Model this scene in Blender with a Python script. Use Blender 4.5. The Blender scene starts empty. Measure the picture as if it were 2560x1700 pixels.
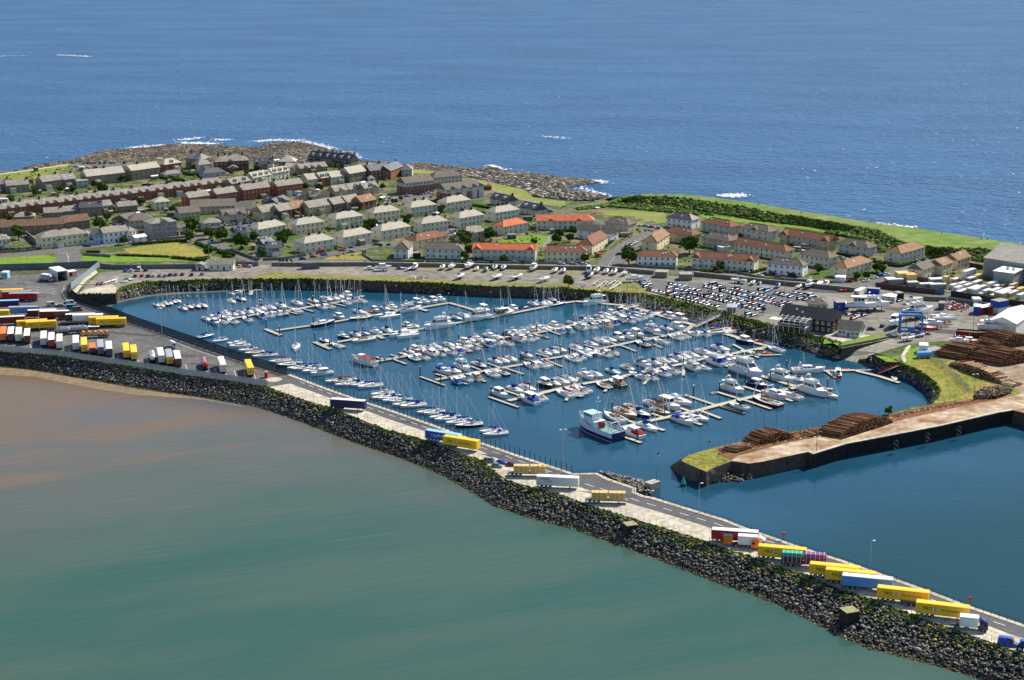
import bpy, math, random
import numpy as np
from mathutils import Vector, Matrix
from mathutils.geometry import tessellate_polygon
random.seed(7); rng = np.random.default_rng(7)
PI = math.pi
# ---------------------------------------------------------------- camera, sky, sun
F = 4300.0; PITCH = math.radians(14.5); ROLL = math.radians(0.5); CZ = 191.0; ZL = 5.0
SC = bpy.context.scene
cam = bpy.data.objects.new('camera', bpy.data.cameras.new('camera')); SC.collection.objects.link(cam)
cam.data.sensor_width = 36; cam.data.lens = F / 2560 * 36; cam.data.clip_end = 60000; cam.data.clip_start = 1
CAMR = Matrix.Rotation(PI / 2 - PITCH, 3, 'X') @ Matrix.Rotation(-ROLL, 3, 'Z')
cam.matrix_world = Matrix.Translation((0, 0, CZ)) @ CAMR.to_4x4()
SC.camera = cam
SUN_EL = math.radians(44); SUN_AZ = math.radians(48)          # azimuth from +Y towards +X
w = bpy.data.worlds.new('World'); SC.world = w; w.use_nodes = True
nt = w.node_tree; bg = nt.nodes['Background']
sky = nt.nodes.new('ShaderNodeTexSky'); sky.sky_type = 'NISHITA'; sky.sun_disc = False
sky.sun_elevation = SUN_EL; sky.sun_rotation = SUN_AZ; sky.air_density = 1.0; sky.dust_density = 0.2; sky.ozone_density = 3.0
nt.links.new(sky.outputs[0], bg.inputs[0]); bg.inputs[1].default_value = 0.105
sun = bpy.data.objects.new('sun', bpy.data.lights.new('sun', 'SUN')); SC.collection.objects.link(sun)
sun.data.energy = 5.0; sun.data.angle = math.radians(0.5); sun.data.color = (1.0, 0.93, 0.82)
sd = Vector((math.sin(SUN_AZ) * math.cos(SUN_EL), math.cos(SUN_AZ) * math.cos(SUN_EL), math.sin(SUN_EL)))
sun.rotation_euler = sd.to_track_quat('Z', 'Y').to_euler(); sun.location = (0, 0, 400)
SC.view_settings.view_transform = 'Standard'; SC.view_settings.look = 'None'
SC.view_settings.exposure = 0.66; SC.view_settings.gamma = 1
SC.cycles.max_bounces = 5; SC.cycles.diffuse_bounces = 2; SC.cycles.glossy_bounces = 3; SC.cycles.transmission_bounces = 2
SC.cycles.caustics_reflective = False; SC.cycles.caustics_refractive = False
SC.cycles.use_denoising = True

# ---------------------------------------------------------------- pixel (2560x1700) -> world
FR = dict(A=(0, 640), B=(0, 340), C=(450, 340), D=(900, 400), E=(1330, 440), F=(1780, 440), G=(2048, 580), H=(2048, 780),
          I=(1630, 980), J=(380, 700), K=(850, 700), L=(1300, 700), M=(1700, 700), N=(1380, 860), O=(880, 860),
          P=(1740, 1280, 5.7585), Q=(2100, 1400, 5.1326), R=(1150, 1060), S=(600, 880), T=(0, 800, 3.3714),
          U=(1590, 690, 11.2), V=(1790, 700, 11.2), X=(2350, 640, 11.2), Y=(2150, 1000, 5.744), W=(0, 0, 1.0))
def px(fr, X, Y):
    f = FR[fr]; k = f[2] if len(f) > 2 else 4.6113
    return (f[0] + X / k, f[1] + Y / k)
def unp(x, y, z=0.0):
    d = CAMR @ Vector((x - 1280, -(y - 850), -F))
    t = (z - CZ) / d.z
    return Vector((d.x * t, d.y * t, z))
def at(fr, X, Y, z=ZL): return unp(*px(fr, X, Y), z)
def P_(s):
    """'A 1,2 3,4 B 5,6' -> list of pixel tuples"""
    out = []; fr = 'W'
    for t in s.split():
        if t in FR: fr = t
        else:
            a, b = t.split(','); out.append(px(fr, float(a), float(b)))
    return out
def L_(s, z=ZL): return [unp(x, y, z) for x, y in P_(s)]

# ---------------------------------------------------------------- materials
MATS = {}
def lin(c):
    return tuple((v / 255 / 12.92) if v <= 10 else ((v / 255 + 0.055) / 1.055) ** 2.4 for v in c)
def M(name, col, rough=0.6, var=0.12, scale=1.2, metal=0.0, bump=0.0, bscale=None, col2=None, spec=0.4, thr=None, stretch=None, soft=0.06):
    if name in MATS: return MATS[name]
    m = bpy.data.materials.new(name); MATS[name] = m; m.use_nodes = True
    n = m.node_tree; b = n.nodes['Principled BSDF']
    b.inputs['Roughness'].default_value = rough; b.inputs['Metallic'].default_value = metal
    b.inputs['Specular IOR Level'].default_value = spec
    g = n.nodes.new('ShaderNodeNewGeometry'); v = g.outputs['Position']
    if stretch:
        mp = n.nodes.new('ShaderNodeMapping'); mp.inputs['Scale'].default_value = stretch
        n.links.new(v, mp.inputs[0]); v = mp.outputs[0]
    t = n.nodes.new('ShaderNodeTexNoise'); t.inputs['Scale'].default_value = scale; t.inputs['Detail'].default_value = 5
    n.links.new(v, t.inputs['Vector'])
    r = n.nodes.new('ShaderNodeValToRGB'); n.links.new(t.outputs[0], r.inputs[0])
    c2 = col2 or tuple(max(0, c * (1 + 1.6 * var)) for c in col); c1 = col if col2 else tuple(c * (1 - 1.6 * var) for c in col)
    e = r.color_ramp.elements
    if thr: e[0].position, e[1].position = thr - soft, thr + soft
    else: e[0].position, e[1].position = 0.3, 0.7
    e[0].color = (*c1, 1); e[1].color = (*c2, 1)
    out = r.outputs[0]
    if col2:
        t2 = n.nodes.new('ShaderNodeTexNoise'); t2.inputs['Scale'].default_value = scale * 5.3; t2.inputs['Detail'].default_value = 4
        n.links.new(v, t2.inputs['Vector'])
        mr = n.nodes.new('ShaderNodeMapRange'); mr.inputs[1].default_value = .3; mr.inputs[2].default_value = .7
        mr.inputs[3].default_value = 1 - var * 1.8; mr.inputs[4].default_value = 1 + var * 1.8
        n.links.new(t2.outputs[0], mr.inputs[0])
        mu = n.nodes.new('ShaderNodeVectorMath'); mu.operation = 'SCALE'
        n.links.new(out, mu.inputs[0]); n.links.new(mr.outputs[0], mu.inputs['Scale']); out = mu.outputs[0]
    n.links.new(out, b.inputs['Base Color'])
    if bump:
        bp = n.nodes.new('ShaderNodeBump'); bp.inputs['Strength'].default_value = min(1, bump); bp.inputs['Distance'].default_value = 0.3
        t3 = n.nodes.new('ShaderNodeTexNoise'); t3.inputs['Scale'].default_value = bscale or scale * 4; t3.inputs['Detail'].default_value = 4
        n.links.new(v, t3.inputs['Vector']); n.links.new(t3.outputs[0], bp.inputs['Height']); n.links.new(bp.outputs[0], b.inputs['Normal'])
    return m
def paint(c, rough=0.4, spec=0.5):
    c = tuple(round(x, 3) for x in c)
    return M('paint_%s' % '_'.join('%03d' % int(x * 1000) for x in c) + '_%d' % int(rough * 100), c, rough, var=0.05, scale=1.5, spec=spec)

# ---------------------------------------------------------------- mesh builder
class MB:
    def __init__(s): s.v = []; s.f = []; s.mi = []; s.mats = []
    def slot(s, m):
        if m not in s.mats: s.mats.append(m)
        return s.mats.index(m)
    def add(s, vs, fs, m):
        o = len(s.v); s.v += [tuple(v) for v in vs]; k = s.slot(m)
        for f in fs: s.f.append(tuple(i + o for i in f)); s.mi.append(k)
    def box(s, x0, x1, y0, y1, z0, z1, m, rot=0, c=(0, 0, 0), taper=1.0):
        xm, ym = (x0 + x1) / 2, (y0 + y1) / 2; vs = []
        for z, t in ((z0, 1), (z1, taper)):
            for x, y in ((x0, y0), (x1, y0), (x1, y1), (x0, y1)):
                x = xm + (x - xm) * t; y = ym + (y - ym) * t
                vs.append((c[0] + x * math.cos(rot) - y * math.sin(rot), c[1] + x * math.sin(rot) + y * math.cos(rot), c[2] + z))
        s.add(vs, [(3, 2, 1, 0), (4, 5, 6, 7), (0, 1, 5, 4), (1, 2, 6, 5), (2, 3, 7, 6), (3, 0, 4, 7)], m)
    def tube(s, a, b, r, m, n=6, r2=None, cap=True):
        a, b = Vector(a), Vector(b); d = (b - a)
        if d.length < 1e-6: return
        q = d.to_track_quat('Z', 'Y'); r2 = r if r2 is None else r2; vs = []
        for p, rr in ((a, r), (b, r2)):
            for i in range(n):
                vs.append(p + q @ Vector((rr * math.cos(2 * PI * i / n), rr * math.sin(2 * PI * i / n), 0)))
        fs = [(i, (i + 1) % n, n + (i + 1) % n, n + i) for i in range(n)]
        if cap: fs += [tuple(range(n - 1, -1, -1)), tuple(range(n, 2 * n))]
        s.add(vs, fs, m)
    def loft(s, rings, m, close=True, cap0=True, cap1=True):
        n = len(rings[0]); vs = [v for r in rings for v in r]; fs = []
        for k in range(len(rings) - 1):
            for i in range(n if close else n - 1):
                j = (i + 1) % n; fs.append((k * n + i, k * n + j, (k + 1) * n + j, (k + 1) * n + i))
        if cap0: fs.append(tuple(range(n - 1, -1, -1)))
        if cap1: fs.append(tuple(range((len(rings) - 1) * n, len(rings) * n)))
        s.add(vs, fs, m)
    def poly(s, pts, m, z0=None):
        """flat polygon, tessellated, facing up"""
        pts = [Vector(p) for p in pts]
        tr = tessellate_polygon([pts])
        fs = []
        for t in tr:
            a, b, c = (pts[i] for i in t)
            fs.append(t if (b - a).cross(c - a).z > 0 else (t[2], t[1], t[0]))
        s.add(pts, fs, m)
    def mesh(s, name):
        me = bpy.data.meshes.new(name); me.from_pydata(s.v, [], s.f)
        for m in s.mats: me.materials.append(m)
        if len(s.mats) > 1: me.polygons.foreach_set('material_index', s.mi)
        me.update(); return me
COL = SC.collection
def link(name, me, parent=None):
    o = bpy.data.objects.new(name, me); COL.objects.link(o)
    if parent: o.parent = parent
    return o
def build(mb, name, parent=None): return link(name, mb.mesh(name), parent)
def struct(o, kind='structure'): o['kind'] = kind; return o
PEND = []
def empty(name, loc, rz=0, sc=1):
    o = bpy.data.objects.new(name, None); COL.objects.link(o); o.empty_display_size = .5
    o.location = loc; o.rotation_euler = (0, 0, rz)
    o.scale = sc if isinstance(sc, (tuple, list)) else (sc, sc, sc)
    return o
def reg(o, label, cat, group=None, auto=False, pxk=None):
    """auto: label is (look, place); repeats of one look in one place are counted from the left"""
    o['category'] = cat
    if group: o['group'] = group
    if auto: PEND.append((label, o, pxk if pxk is not None else o.location.x / max(1, o.location.y)))
    else: o['label'] = label
    return o
ORD = ['', 'first', 'second', 'third', 'fourth', 'fifth', 'sixth', 'seventh', 'eighth', 'ninth', 'tenth', 'eleventh', 'twelfth', 'thirteenth', 'fourteenth', 'fifteenth', 'sixteenth', 'seventeenth', 'eighteenth', 'nineteenth', 'twentieth']
def ordn(i): return ORD[i] if i < len(ORD) else '%dth' % i
def finish_labels():
    d = {}
    for (lab, o, k) in PEND: d.setdefault(lab, []).append((k, o))
    for (look, place), l in d.items():
        l.sort(key=lambda t: t[0])
        for i, (k, o) in enumerate(l):
            if len(l) == 1: o['label'] = '%s %s' % (look, place)
            elif len(l) == 2: o['label'] = '%s %s, %s one' % (look, place, ('left', 'right')[i])
            elif i == len(l) - 1: o['label'] = '%s %s, rightmost' % (look, place)
            elif i == 0: o['label'] = '%s %s, leftmost' % (look, place)
            else: o['label'] = '%s %s, %s from left' % (look, place, ordn(i + 1))
# spec = list of (name, mesh, [child specs]); instancing keeps the mesh data shared
def inst(spec, name, loc, rz=0, sc=1):
    root = empty(name, loc, rz, sc)
    def rec(sp, par):
        for nm, me, ch in sp:
            o = link(nm, me, par)
            if ch: rec(ch, o)
    rec(spec, root); return root
# scatter: many jittered small solids in one mesh
ICO = None
def ico():
    global ICO
    if ICO is None:
        t = (1 + 5 ** .5) / 2
        v = np.array([(-1, t, 0), (1, t, 0), (-1, -t, 0), (1, -t, 0), (0, -1, t), (0, 1, t), (0, -1, -t), (0, 1, -t), (t, 0, -1), (t, 0, 1), (-t, 0, -1), (-t, 0, 1)], float)
        v /= np.linalg.norm(v[0])
        f = np.array([(0, 11, 5), (0, 5, 1), (0, 1, 7), (0, 7, 10), (0, 10, 11), (1, 5, 9), (5, 11, 4), (11, 10, 2), (10, 7, 6), (7, 1, 8), (3, 9, 4), (3, 4, 2), (3, 2, 6), (3, 6, 8), (3, 8, 9), (4, 9, 5), (2, 4, 11), (6, 2, 10), (8, 6, 7), (9, 8, 1)])
        ICO = (v, f)
    return ICO
def rot_rand(n):
    q = rng.normal(size=(n, 4)); q /= np.linalg.norm(q, axis=1)[:, None]
    a, b, c, d = q.T
    return np.stack([np.stack([1 - 2 * (c * c + d * d), 2 * (b * c - a * d), 2 * (b * d + a * c)], -1),
                     np.stack([2 * (b * c + a * d), 1 - 2 * (b * b + d * d), 2 * (c * d - a * b)], -1),
                     np.stack([2 * (b * d - a * c), 2 * (c * d + a * b), 1 - 2 * (b * b + c * c)], -1)], 1)
def np_mesh(name, V, Fc, mats, mi=None):
    me = bpy.data.meshes.new(name); k = Fc.shape[1]
    me.vertices.add(len(V)); me.vertices.foreach_set('co', V.astype('f').ravel())
    me.loops.add(Fc.size); me.loops.foreach_set('vertex_index', Fc.astype('i').ravel())
    me.polygons.add(len(Fc)); me.polygons.foreach_set('loop_start', np.arange(0, Fc.size, k, dtype='i'))
    for m in mats: me.materials.append(m)
    if mi is not None: me.polygons.foreach_set('material_index', mi.astype('i'))
    me.update(calc_edges=True); return me
def rocks(name, pts, size, mats, probs=None, squash=0.7, jit=0.35, flat=False):
    """pts Nx3, size N"""
    v, f = ico(); n = len(pts)
    V = v[None] * (1 + rng.uniform(-jit, jit, (n, 12, 1)))
    V = V * (rng.uniform(0.6, 1.25, (n, 1, 3)))
    R = rot_rand(n); V = np.einsum('nij,nkj->nki', R, V)
    V[:, :, 2] *= squash
    V = V * size[:, None, None] + np.asarray(pts)[:, None, :]
    Fc = (f[None] + (np.arange(n) * 12)[:, None, None]).reshape(-1, 3)
    mi = np.repeat(rng.choice(len(mats), n, p=probs), 20)
    return np_mesh(name, V.reshape(-1, 3), Fc, mats, mi)
def leaves(name, pts, size, mats, up=0.3):
    """random quads"""
    n = len(pts); q = np.array([(-1, -1, 0), (1, -1, 0), (1, 1, 0), (-1, 1, 0)], float) * .5
    V = np.einsum('nij,kj->nki', rot_rand(n), q) * size[:, None, None] + np.asarray(pts)[:, None, :]
    Fc = np.arange(4 * n).reshape(n, 4)
    return np_mesh(name, V.reshape(-1, 3), Fc, mats, rng.integers(0, len(mats), n))
def resample(pts, n):
    p = np.array([tuple(q) for q in pts]); d = np.r_[0, np.cumsum(np.linalg.norm(np.diff(p[:, :2], axis=0), axis=1))]
    t = np.linspace(0, d[-1], n)
    return np.stack([np.interp(t, d, p[:, i]) for i in range(3)], 1)
def strip(A, B, n, m, mat, name, noise=0.0, bulge=0.0):
    a, b = resample(A, n), resample(B, n); V = np.zeros((m + 1, n, 3))
    for j in range(m + 1):
        t = j / m; V[j] = a * (1 - t) + b * t; V[j, :, 2] += bulge * math.sin(t * PI)
        if 0 < j < m: V[j] += rng.normal(0, noise, (n, 3))
    Fc = []
    for j in range(m):
        for i in range(n - 1):
            Fc.append((j * n + i, (j + 1) * n + i, (j + 1) * n + i + 1, j * n + i + 1))
    me = np_mesh(name, V.reshape(-1, 3), np.array(Fc), [mat])
    return me, V
def line_pts(A, B, n, t0=0.0, t1=1.0, N=400, zj=0.0, pw=1.0):
    """n random points between two polylines"""
    a, b = resample(A, N), resample(B, N); i = rng.uniform(0, N - 1, n); k = i.astype(int); fr = (i - k)[:, None]; k2 = np.minimum(k + 1, N - 1)
    t = (t0 + (t1 - t0) * rng.uniform(0, 1, n) ** pw)[:, None]
    p = (a[k] * (1 - fr) + a[k2] * fr) * (1 - t) + (b[k] * (1 - fr) + b[k2] * fr) * t
    p[:, 2] += rng.uniform(-zj, zj, n); return p
def in_poly(pts, poly):
    x, y = pts[:, 0], pts[:, 1]; c = np.zeros(len(pts), bool); n = len(poly); j = n - 1
    for i in range(n):
        xi, yi, xj, yj = poly[i][0], poly[i][1], poly[j][0], poly[j][1]
        if yi != yj: c ^= ((yi > y) != (yj > y)) & (x < (xj - xi) * (y - yi) / (yj - yi) + xi)
        j = i
    return c
def scatter_poly(poly, n, z=ZL, hole=()):
    P = np.array([(p[0], p[1]) for p in poly]); out = []; k = 0
    while k < n:
        q = rng.uniform(P.min(0), P.max(0), (4 * n, 2)); q = q[in_poly(q, P)]
        for h in hole: q = q[~in_poly(q, h)]
        out.append(q); k += len(q)
        if len(out) > 30: break
    q = np.concatenate(out)[:n]; return np.c_[q, np.full(len(q), z)]
def ribbon(pts, wid, mat, mb, z=None):
    """flat road of given width in metres along world points"""
    p = [Vector(q) for q in pts]; L = []; R = []
    for i in range(len(p)):
        d = (p[min(i + 1, len(p) - 1)] - p[max(i - 1, 0)]); d.z = 0; d.normalize(); nrm = Vector((-d.y, d.x, 0)) * wid / 2
        L.append(p[i] + nrm); R.append(p[i] - nrm)
    vs = L + R[::-1]; n = len(p)
    if z is not None: vs = [Vector((v.x, v.y, z)) for v in vs]
    for i in range(n - 1): mb.add([vs[2 * n - 1 - i], vs[2 * n - 2 - i], vs[i + 1], vs[i]], [(0, 1, 2, 3)], mat)
def smooth(pts, k=6):
    out = []
    for i in range(len(pts) - 1):
        p0, p1, p2, p3 = pts[max(i - 1, 0)], pts[i], pts[i + 1], pts[min(i + 2, len(pts) - 1)]
        for j in range(k):
            t = j / k
            out.append(0.5 * ((2 * p1) + (p2 - p0) * t + (2 * p0 - 5 * p1 + 4 * p2 - p3) * t * t + (3 * p1 - p0 - 3 * p2 + p3) * t ** 3))
    out.append(pts[-1]); return out
def walls(pts, h, th, mat, name, zb=ZL, cope=None):
    mb = MB()
    for a, b in zip(pts[:-1], pts[1:]):
        a, b = Vector(a), Vector(b); d = b - a; L = math.hypot(d.x, d.y)
        if L < .01: continue
        rz = math.atan2(d.y, d.x)
        mb.box(-th * .3, L + th * .3, -th / 2, th / 2, 0, h, mat, rz, (a.x, a.y, zb))
        if cope: mb.box(-th * .3, L + th * .3, -th / 2 - .08, th / 2 + .08, h, h + .15, cope, rz, (a.x, a.y, zb))
    return mb
def textmesh(txt, size, mat, extr=0.015):
    key = 'txt_' + txt + str(size)
    cu = bpy.data.curves.new(key, 'FONT'); cu.body = txt; cu.size = size; cu.extrude = extr; cu.resolution_u = 2
    o = bpy.data.objects.new('t', cu); COL.objects.link(o); dg = bpy.context.evaluated_depsgraph_get(); dg.update()
    me = bpy.data.meshes.new_from_object(o.evaluated_get(dg)); COL.objects.unlink(o); bpy.data.objects.remove(o)
    me.materials.clear(); me.materials.append(mat); return me
# ================================================================= SETTING
def water(name, c1, c2, scale, rough, bumps, grad=None, spec=(.04, .3), thr=0.5, rot=0.0):
    # body colour of the water plus a sky reflection that grows towards grazing but stays below a mirror's, as a wind-roughened surface does
    m = bpy.data.materials.new(name); m.use_nodes = True; n = m.node_tree; n.nodes.remove(n.nodes['Principled BSDF']); ln = n.links.new
    df, gl, mx, lw = (n.nodes.new('ShaderNode' + k) for k in ('BsdfDiffuse', 'BsdfGlossy', 'MixShader', 'LayerWeight'))
    gl.inputs['Roughness'].default_value = rough; lw.inputs[0].default_value = .25
    rr = n.nodes.new('ShaderNodeMapRange'); rr.inputs[3].default_value = spec[0]; rr.inputs[4].default_value = spec[1]; ln(lw.outputs['Fresnel'], rr.inputs[0]); ln(rr.outputs[0], mx.inputs[0])
    ln(df.outputs[0], mx.inputs[1]); ln(gl.outputs[0], mx.inputs[2]); ln(mx.outputs[0], n.nodes['Material Output'].inputs[0])
    g = n.nodes.new('ShaderNodeNewGeometry')
    def noise(sc, det=4, stretch=(1, 1, 1), r=rot):
        mp = n.nodes.new('ShaderNodeMapping'); mp.vector_type = 'TEXTURE'; mp.inputs['Scale'].default_value = tuple(1 / q for q in stretch); mp.inputs['Rotation'].default_value = (0, 0, r)
        ln(g.outputs['Position'], mp.inputs[0]); t = n.nodes.new('ShaderNodeTexNoise'); t.inputs['Scale'].default_value = sc; t.inputs['Detail'].default_value = det
        ln(mp.outputs[0], t.inputs['Vector']); return t.outputs[0]
    def mix(f, a, c):
        x = n.nodes.new('ShaderNodeMix'); x.data_type = 'RGBA'; ln(f, x.inputs[0])
        for s, q in ((6, a), (7, c)):
            if isinstance(q, tuple): x.inputs[s].default_value = (*q, 1)
            else: ln(q, x.inputs[s])
        return x.outputs[2]
    def mr(v, a, bb, c=0, d=1):
        x = n.nodes.new('ShaderNodeMapRange'); x.interpolation_type = 'SMOOTHSTEP'
        for i, q in enumerate((a, bb, c, d)): x.inputs[i + 1].default_value = q
        ln(v, x.inputs[0]); return x.outputs[0]
    col = mix(mr(noise(scale, 5, (.5, 1.6, 1)), thr - .12, thr + .12), c1, c2)
    if grad:
        for (cc, dx, dy, a, bb, ns, namp) in grad:
            sp = n.nodes.new('ShaderNodeVectorMath'); sp.operation = 'DOT_PRODUCT'; sp.inputs[1].default_value = (dx, dy, 0)
            ln(g.outputs['Position'], sp.inputs[0])
            ad = n.nodes.new('ShaderNodeMath'); ad.operation = 'MULTIPLY_ADD'; ad.inputs[1].default_value = namp
            ln(noise(ns, 4, (.6, 1.5, 1)), ad.inputs[0]); ln(sp.outputs['Value'], ad.inputs[2])
            col = mix(mr(ad.outputs[0], a, bb), col, cc)
    ln(col, df.inputs['Color'])
    nrm = None
    for (sc, st, dist, stc) in bumps:
        bp = n.nodes.new('ShaderNodeBump'); bp.inputs['Strength'].default_value = st; bp.inputs['Distance'].default_value = dist
        ln(noise(sc, 3, stc), bp.inputs['Height'])
        if nrm is not None: ln(nrm, bp.inputs['Normal'])
        nrm = bp.outputs[0]
    if nrm is not None:
        for q in (gl, df, lw): ln(nrm, q.inputs['Normal'])
    return m
m_sea = water('sea_water', (.017, .078, .180), (.023, .095, .212), .010, .14, [(.05, 1, 1.6, (1, 1.5, 1)), (.12, 1, 2.2, (1, 1.7, 1)), (.3, 1, 1.0, (1, 1.3, 1))], spec=(.02, .34), rot=-.15)
m_harb = water('harbour_water', (.009, .050, .086), (.013, .062, .104), .02, .07, [(.25, .8, .09, (1, 1.7, 1)), (.9, .7, .035, (1, 1.4, 1))], spec=(.05, .55), rot=-.3,
               grad=[((.006, .040, .045), 1, -1.5, -700, -560, .01, 60)])
m_bay = water('bay_water', (.030, .078, .058), (.048, .086, .060), .016, .12, [(.28, 1, .15, (.12, 1.6, 1)), (.14, 1, .12, (.4, 1.4, 1)), (.6, .8, .035, (.45, 1.5, 1)), (1.6, .6, .012, (.7, 1.2, 1))], spec=(.04, .42), rot=.36,
              grad=[((.112, .094, .078), -.20, 1, 600, 800, .012, 240), ((.135, .094, .060), -.16, 1, 815, 900, .018, 430), ((.035, .085, .125), .7, 1.0, 600, 650, .012, 90)])
def plane(name, pts, mat, z):
    mb = MB(); mb.poly([Vector((p[0], p[1], z)) for p in pts], mat); return struct(build(mb, name))
plane('sea', [(-30000, 1000), (-400, 940), (0, 880), (500, 760), (30000, 700), (30000, 45000), (-30000, 45000)], m_sea, 0.0)
CHmid = [unp(x, y, 0) for x, y in P_('A 775,430 880,560 1250,680 2361,1060 S 560,330 1400,640 O 1400,1150 R 1300,640 W 1630,1275 2000,1400 2560,1595 2800,1700 3600,2000')]
plane('harbour_water', [(-400, 760)] + [(p.x, p.y) for p in CHmid] + [(1500, 100), (1500, 765), (500, 765), (0, 885), (-400, 945)], m_harb, 0.01)
plane('bay_water', [(-400, 765)] + [(p.x, p.y) for p in CHmid] + [(1500, 100), (1500, -200), (-1500, -200), (-1500, 900)], m_bay, 0.02)

# ---- outlines (pixels of the photograph, dropped on the ground plane)
TF = 'W -500,480 0,435 B 300,390 800,320 1500,300 C 0,285 800,290 1400,300 2000,310 D 300,30 500,90 1000,140 1250,200 1900,340 1950,380 E 0,240 500,290 700,290 870,265'
BANKS = 'E 1000,235 1200,215 1450,205 1800,215 2361,280 F 500,315 1000,400 1500,480 1900,545 2361,600 G 1400,0 1700,40 2000,90 2361,140 W 3000,690'
TL = 'A 900,440 1340,440 1400,360 1550,320 1700,290 2000,290 W 512,698 600,697 740,697 850,700 K 1000,30 W 1240,716 E 0,1280 600,1310 900,1340 1250,1350 1500,1390 1800,1470 M 0,240 450,350 600,390 1000,500 1350,590 1700,680 1850,720 1860,790'
WB = 'A 1000,490 1230,570 1340,520 1700,450 2000,420 2361,410 J 1000,115 1600,115 K 0,100 500,125 1200,165 1700,175 2361,205 L 700,240 1000,265 1180,295 1600,400 2000,510 M 520,610 1000,700 1200,755 1400,820 1600,880 1780,885'
TR = 'W 2189,884 H 830,520 930,580 990,610 1180,690 1330,800 1400,900 1370,1000 W 2334,1006'
WR = 'H 440,580 600,640 820,720 950,760 1100,845 1200,920 1280,1000 1295,1055'
BWI = 'W 2333,1009 H 1080,1090 760,1180 250,1290 I 2000,390 1560,460 1180,540 900,600 600,670 350,760'
TIP = 'I 350,760 340,800 480,860 630,925 700,880'
QUAY = 'I 700,880 920,795 1120,825 1270,805 1640,725 1800,690 1850,715 H 300,1520 780,1430 1400,1310 2050,1160 2230,1130 2361,1165 W 2700,1075 3000,1095'
CH = 'A 820,385 775,430 795,490 880,540 1250,665 1500,765 J 450,730 900,885 1200,990 1560,1095 S 560,262 1000,430 1400,570 O 440,770 900,930 1400,1115 1900,1290 R 1000,480 1300,580 1570,575 1700,640 2010,745 2000,790 2100,835 I 0,1225 400,1350 800,1470 P 700,240 1500,520 Q 0,10 600,220 1100,400 1600,590 2361,850 W 2800,1652 3600,1950'
CB = 'W -600,850 T 0,265 450,300 1000,380 1500,455 2255,562 S 330,405 700,540 1035,640 1300,740 1700,900 O 840,1105 1200,1240 1500,1345 R 350,500 530,640 850,740 1100,790 1500,940 1900,1065 2361,1200 P 430,525 830,655 1240,805 1600,905 2000,1080 Q 400,500 680,610 900,690 1450,890 2000,1080 2361,1220 W 2800,1735 3600,2060'
WBAY = 'W -600,890 T 0,390 300,430 700,500 1200,590 1700,660 2150,740 S 250,665 500,745 700,815 900,890 1100,975 1300,1050 1700,1180 1900,1250 2361,1450 R 400,965 700,1065 1000,1150 1300,1225 1600,1335 1900,1435 P 0,925 400,1085 800,1205 1200,1380 Q 0,1000 300,1140 600,1220 1300,1400 1700,1520 W 2600,1760 2800,1840 3600,2160'
SB = 'S 580,365 1035,530 1405,660 1700,770 2130,915 O 1440,1215 R 540,450 900,570 1330,710 1500,770 1900,900 2361,1035 P 220,235 W 1896,1361 2010,1401 2140,1450 2300,1511 Q 1860,830 2130,935 W 2560,1597 2800,1690 3600,2000'
BANKZ = 9.5
bank_edge = L_(BANKS, BANKZ)
land_pts = L_(TF) + [Vector((p.x, p.y, ZL)) for p in bank_edge] + L_('W 3000,1095')[::1]
land_pts = L_(TF) + [Vector((p.x, p.y, ZL)) for p in bank_edge] + list(reversed(L_(QUAY))) + list(reversed(L_(TIP)))[1:] + list(reversed(L_(BWI)))[1:] + list(reversed(L_(TR)))[0:] \
    + L_('W 2262,858 H 1040,370 830,310 M 1860,790')[1:3] + list(reversed(L_(TL))) + L_(CH) + list(reversed(L_(CB)))
m_grass = M('grass_ground', (.075, .12, .022), .95, .16, .05, col2=(.14, .15, .04), bump=.4, bscale=2, spec=.1)
m_soil = M('garden_ground', (.058, .095, .022), .95, .3, .10, col2=(.17, .13, .085), thr=.53, spec=.1)
m_wall_side = M('sea_wall_stone', (.075, .055, .045), .9, .25, .6, bump=.5, spec=.2)
land = MB(); land.poly(land_pts, m_soil)
n = len(land_pts)
for i in range(n):
    a, b = land_pts[i], land_pts[(i + 1) % n]
    land.add([a, b, (b.x, b.y, -1), (a.x, a.y, -1)], [(0, 1, 2, 3)], m_wall_side)
struct(build(land, 'land'))
# ---- surfaces laid on the land
def sheet(name, s, mat, dz, kind='structure'):
    mb = MB(); mb.poly([p + Vector((0, 0, dz)) for p in (L_(s) if isinstance(s, str) else s)], mat); return struct(build(mb, name), kind)
m_asph = M('asphalt', (.075, .075, .074), .9, .16, .09, bump=.1, spec=.2, stretch=(1, 1, 1), col2=(.125, .12, .11))
m_road = M('road_asphalt', (.10, .098, .095), .9, .12, .2, spec=.2, col2=(.13, .125, .118))
m_drive = M('causeway_asphalt', (.065, .066, .068), .85, .10, .25, spec=.25, col2=(.09, .09, .09))
m_conc = M('pale_concrete', (.50, .44, .33), .9, .16, .10, spec=.2, col2=(.36, .32, .25))
m_grav = M('boatyard_gravel', (.15, .14, .12), .95, .18, .04, spec=.1, col2=(.23, .205, .165))
m_lawn = M('mown_grass', (.10, .22, .015), .95, .14, .07, spec=.1, col2=(.17, .21, .035))
m_lawn_dry = M('dry_lawn', (.28, .215, .05), .95, .18, .12, spec=.1, col2=(.17, .18, .035))
m_white = paint((.75, .75, .72), .7, .2)
m_rough = M('rough_grass', (.12, .15, .02), .95, .25, .12, spec=.1, col2=(.28, .20, .05))
land_all_yard = L_('W -600,705 0,690 60,686 150,684 A 1130,130 980,260') + L_(CH)[0:10] + L_('S 640,300 S 325,398') + list(reversed(L_(CB)))[-5:]
sheet('freight_yard', land_all_yard, m_asph, .03)
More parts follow.
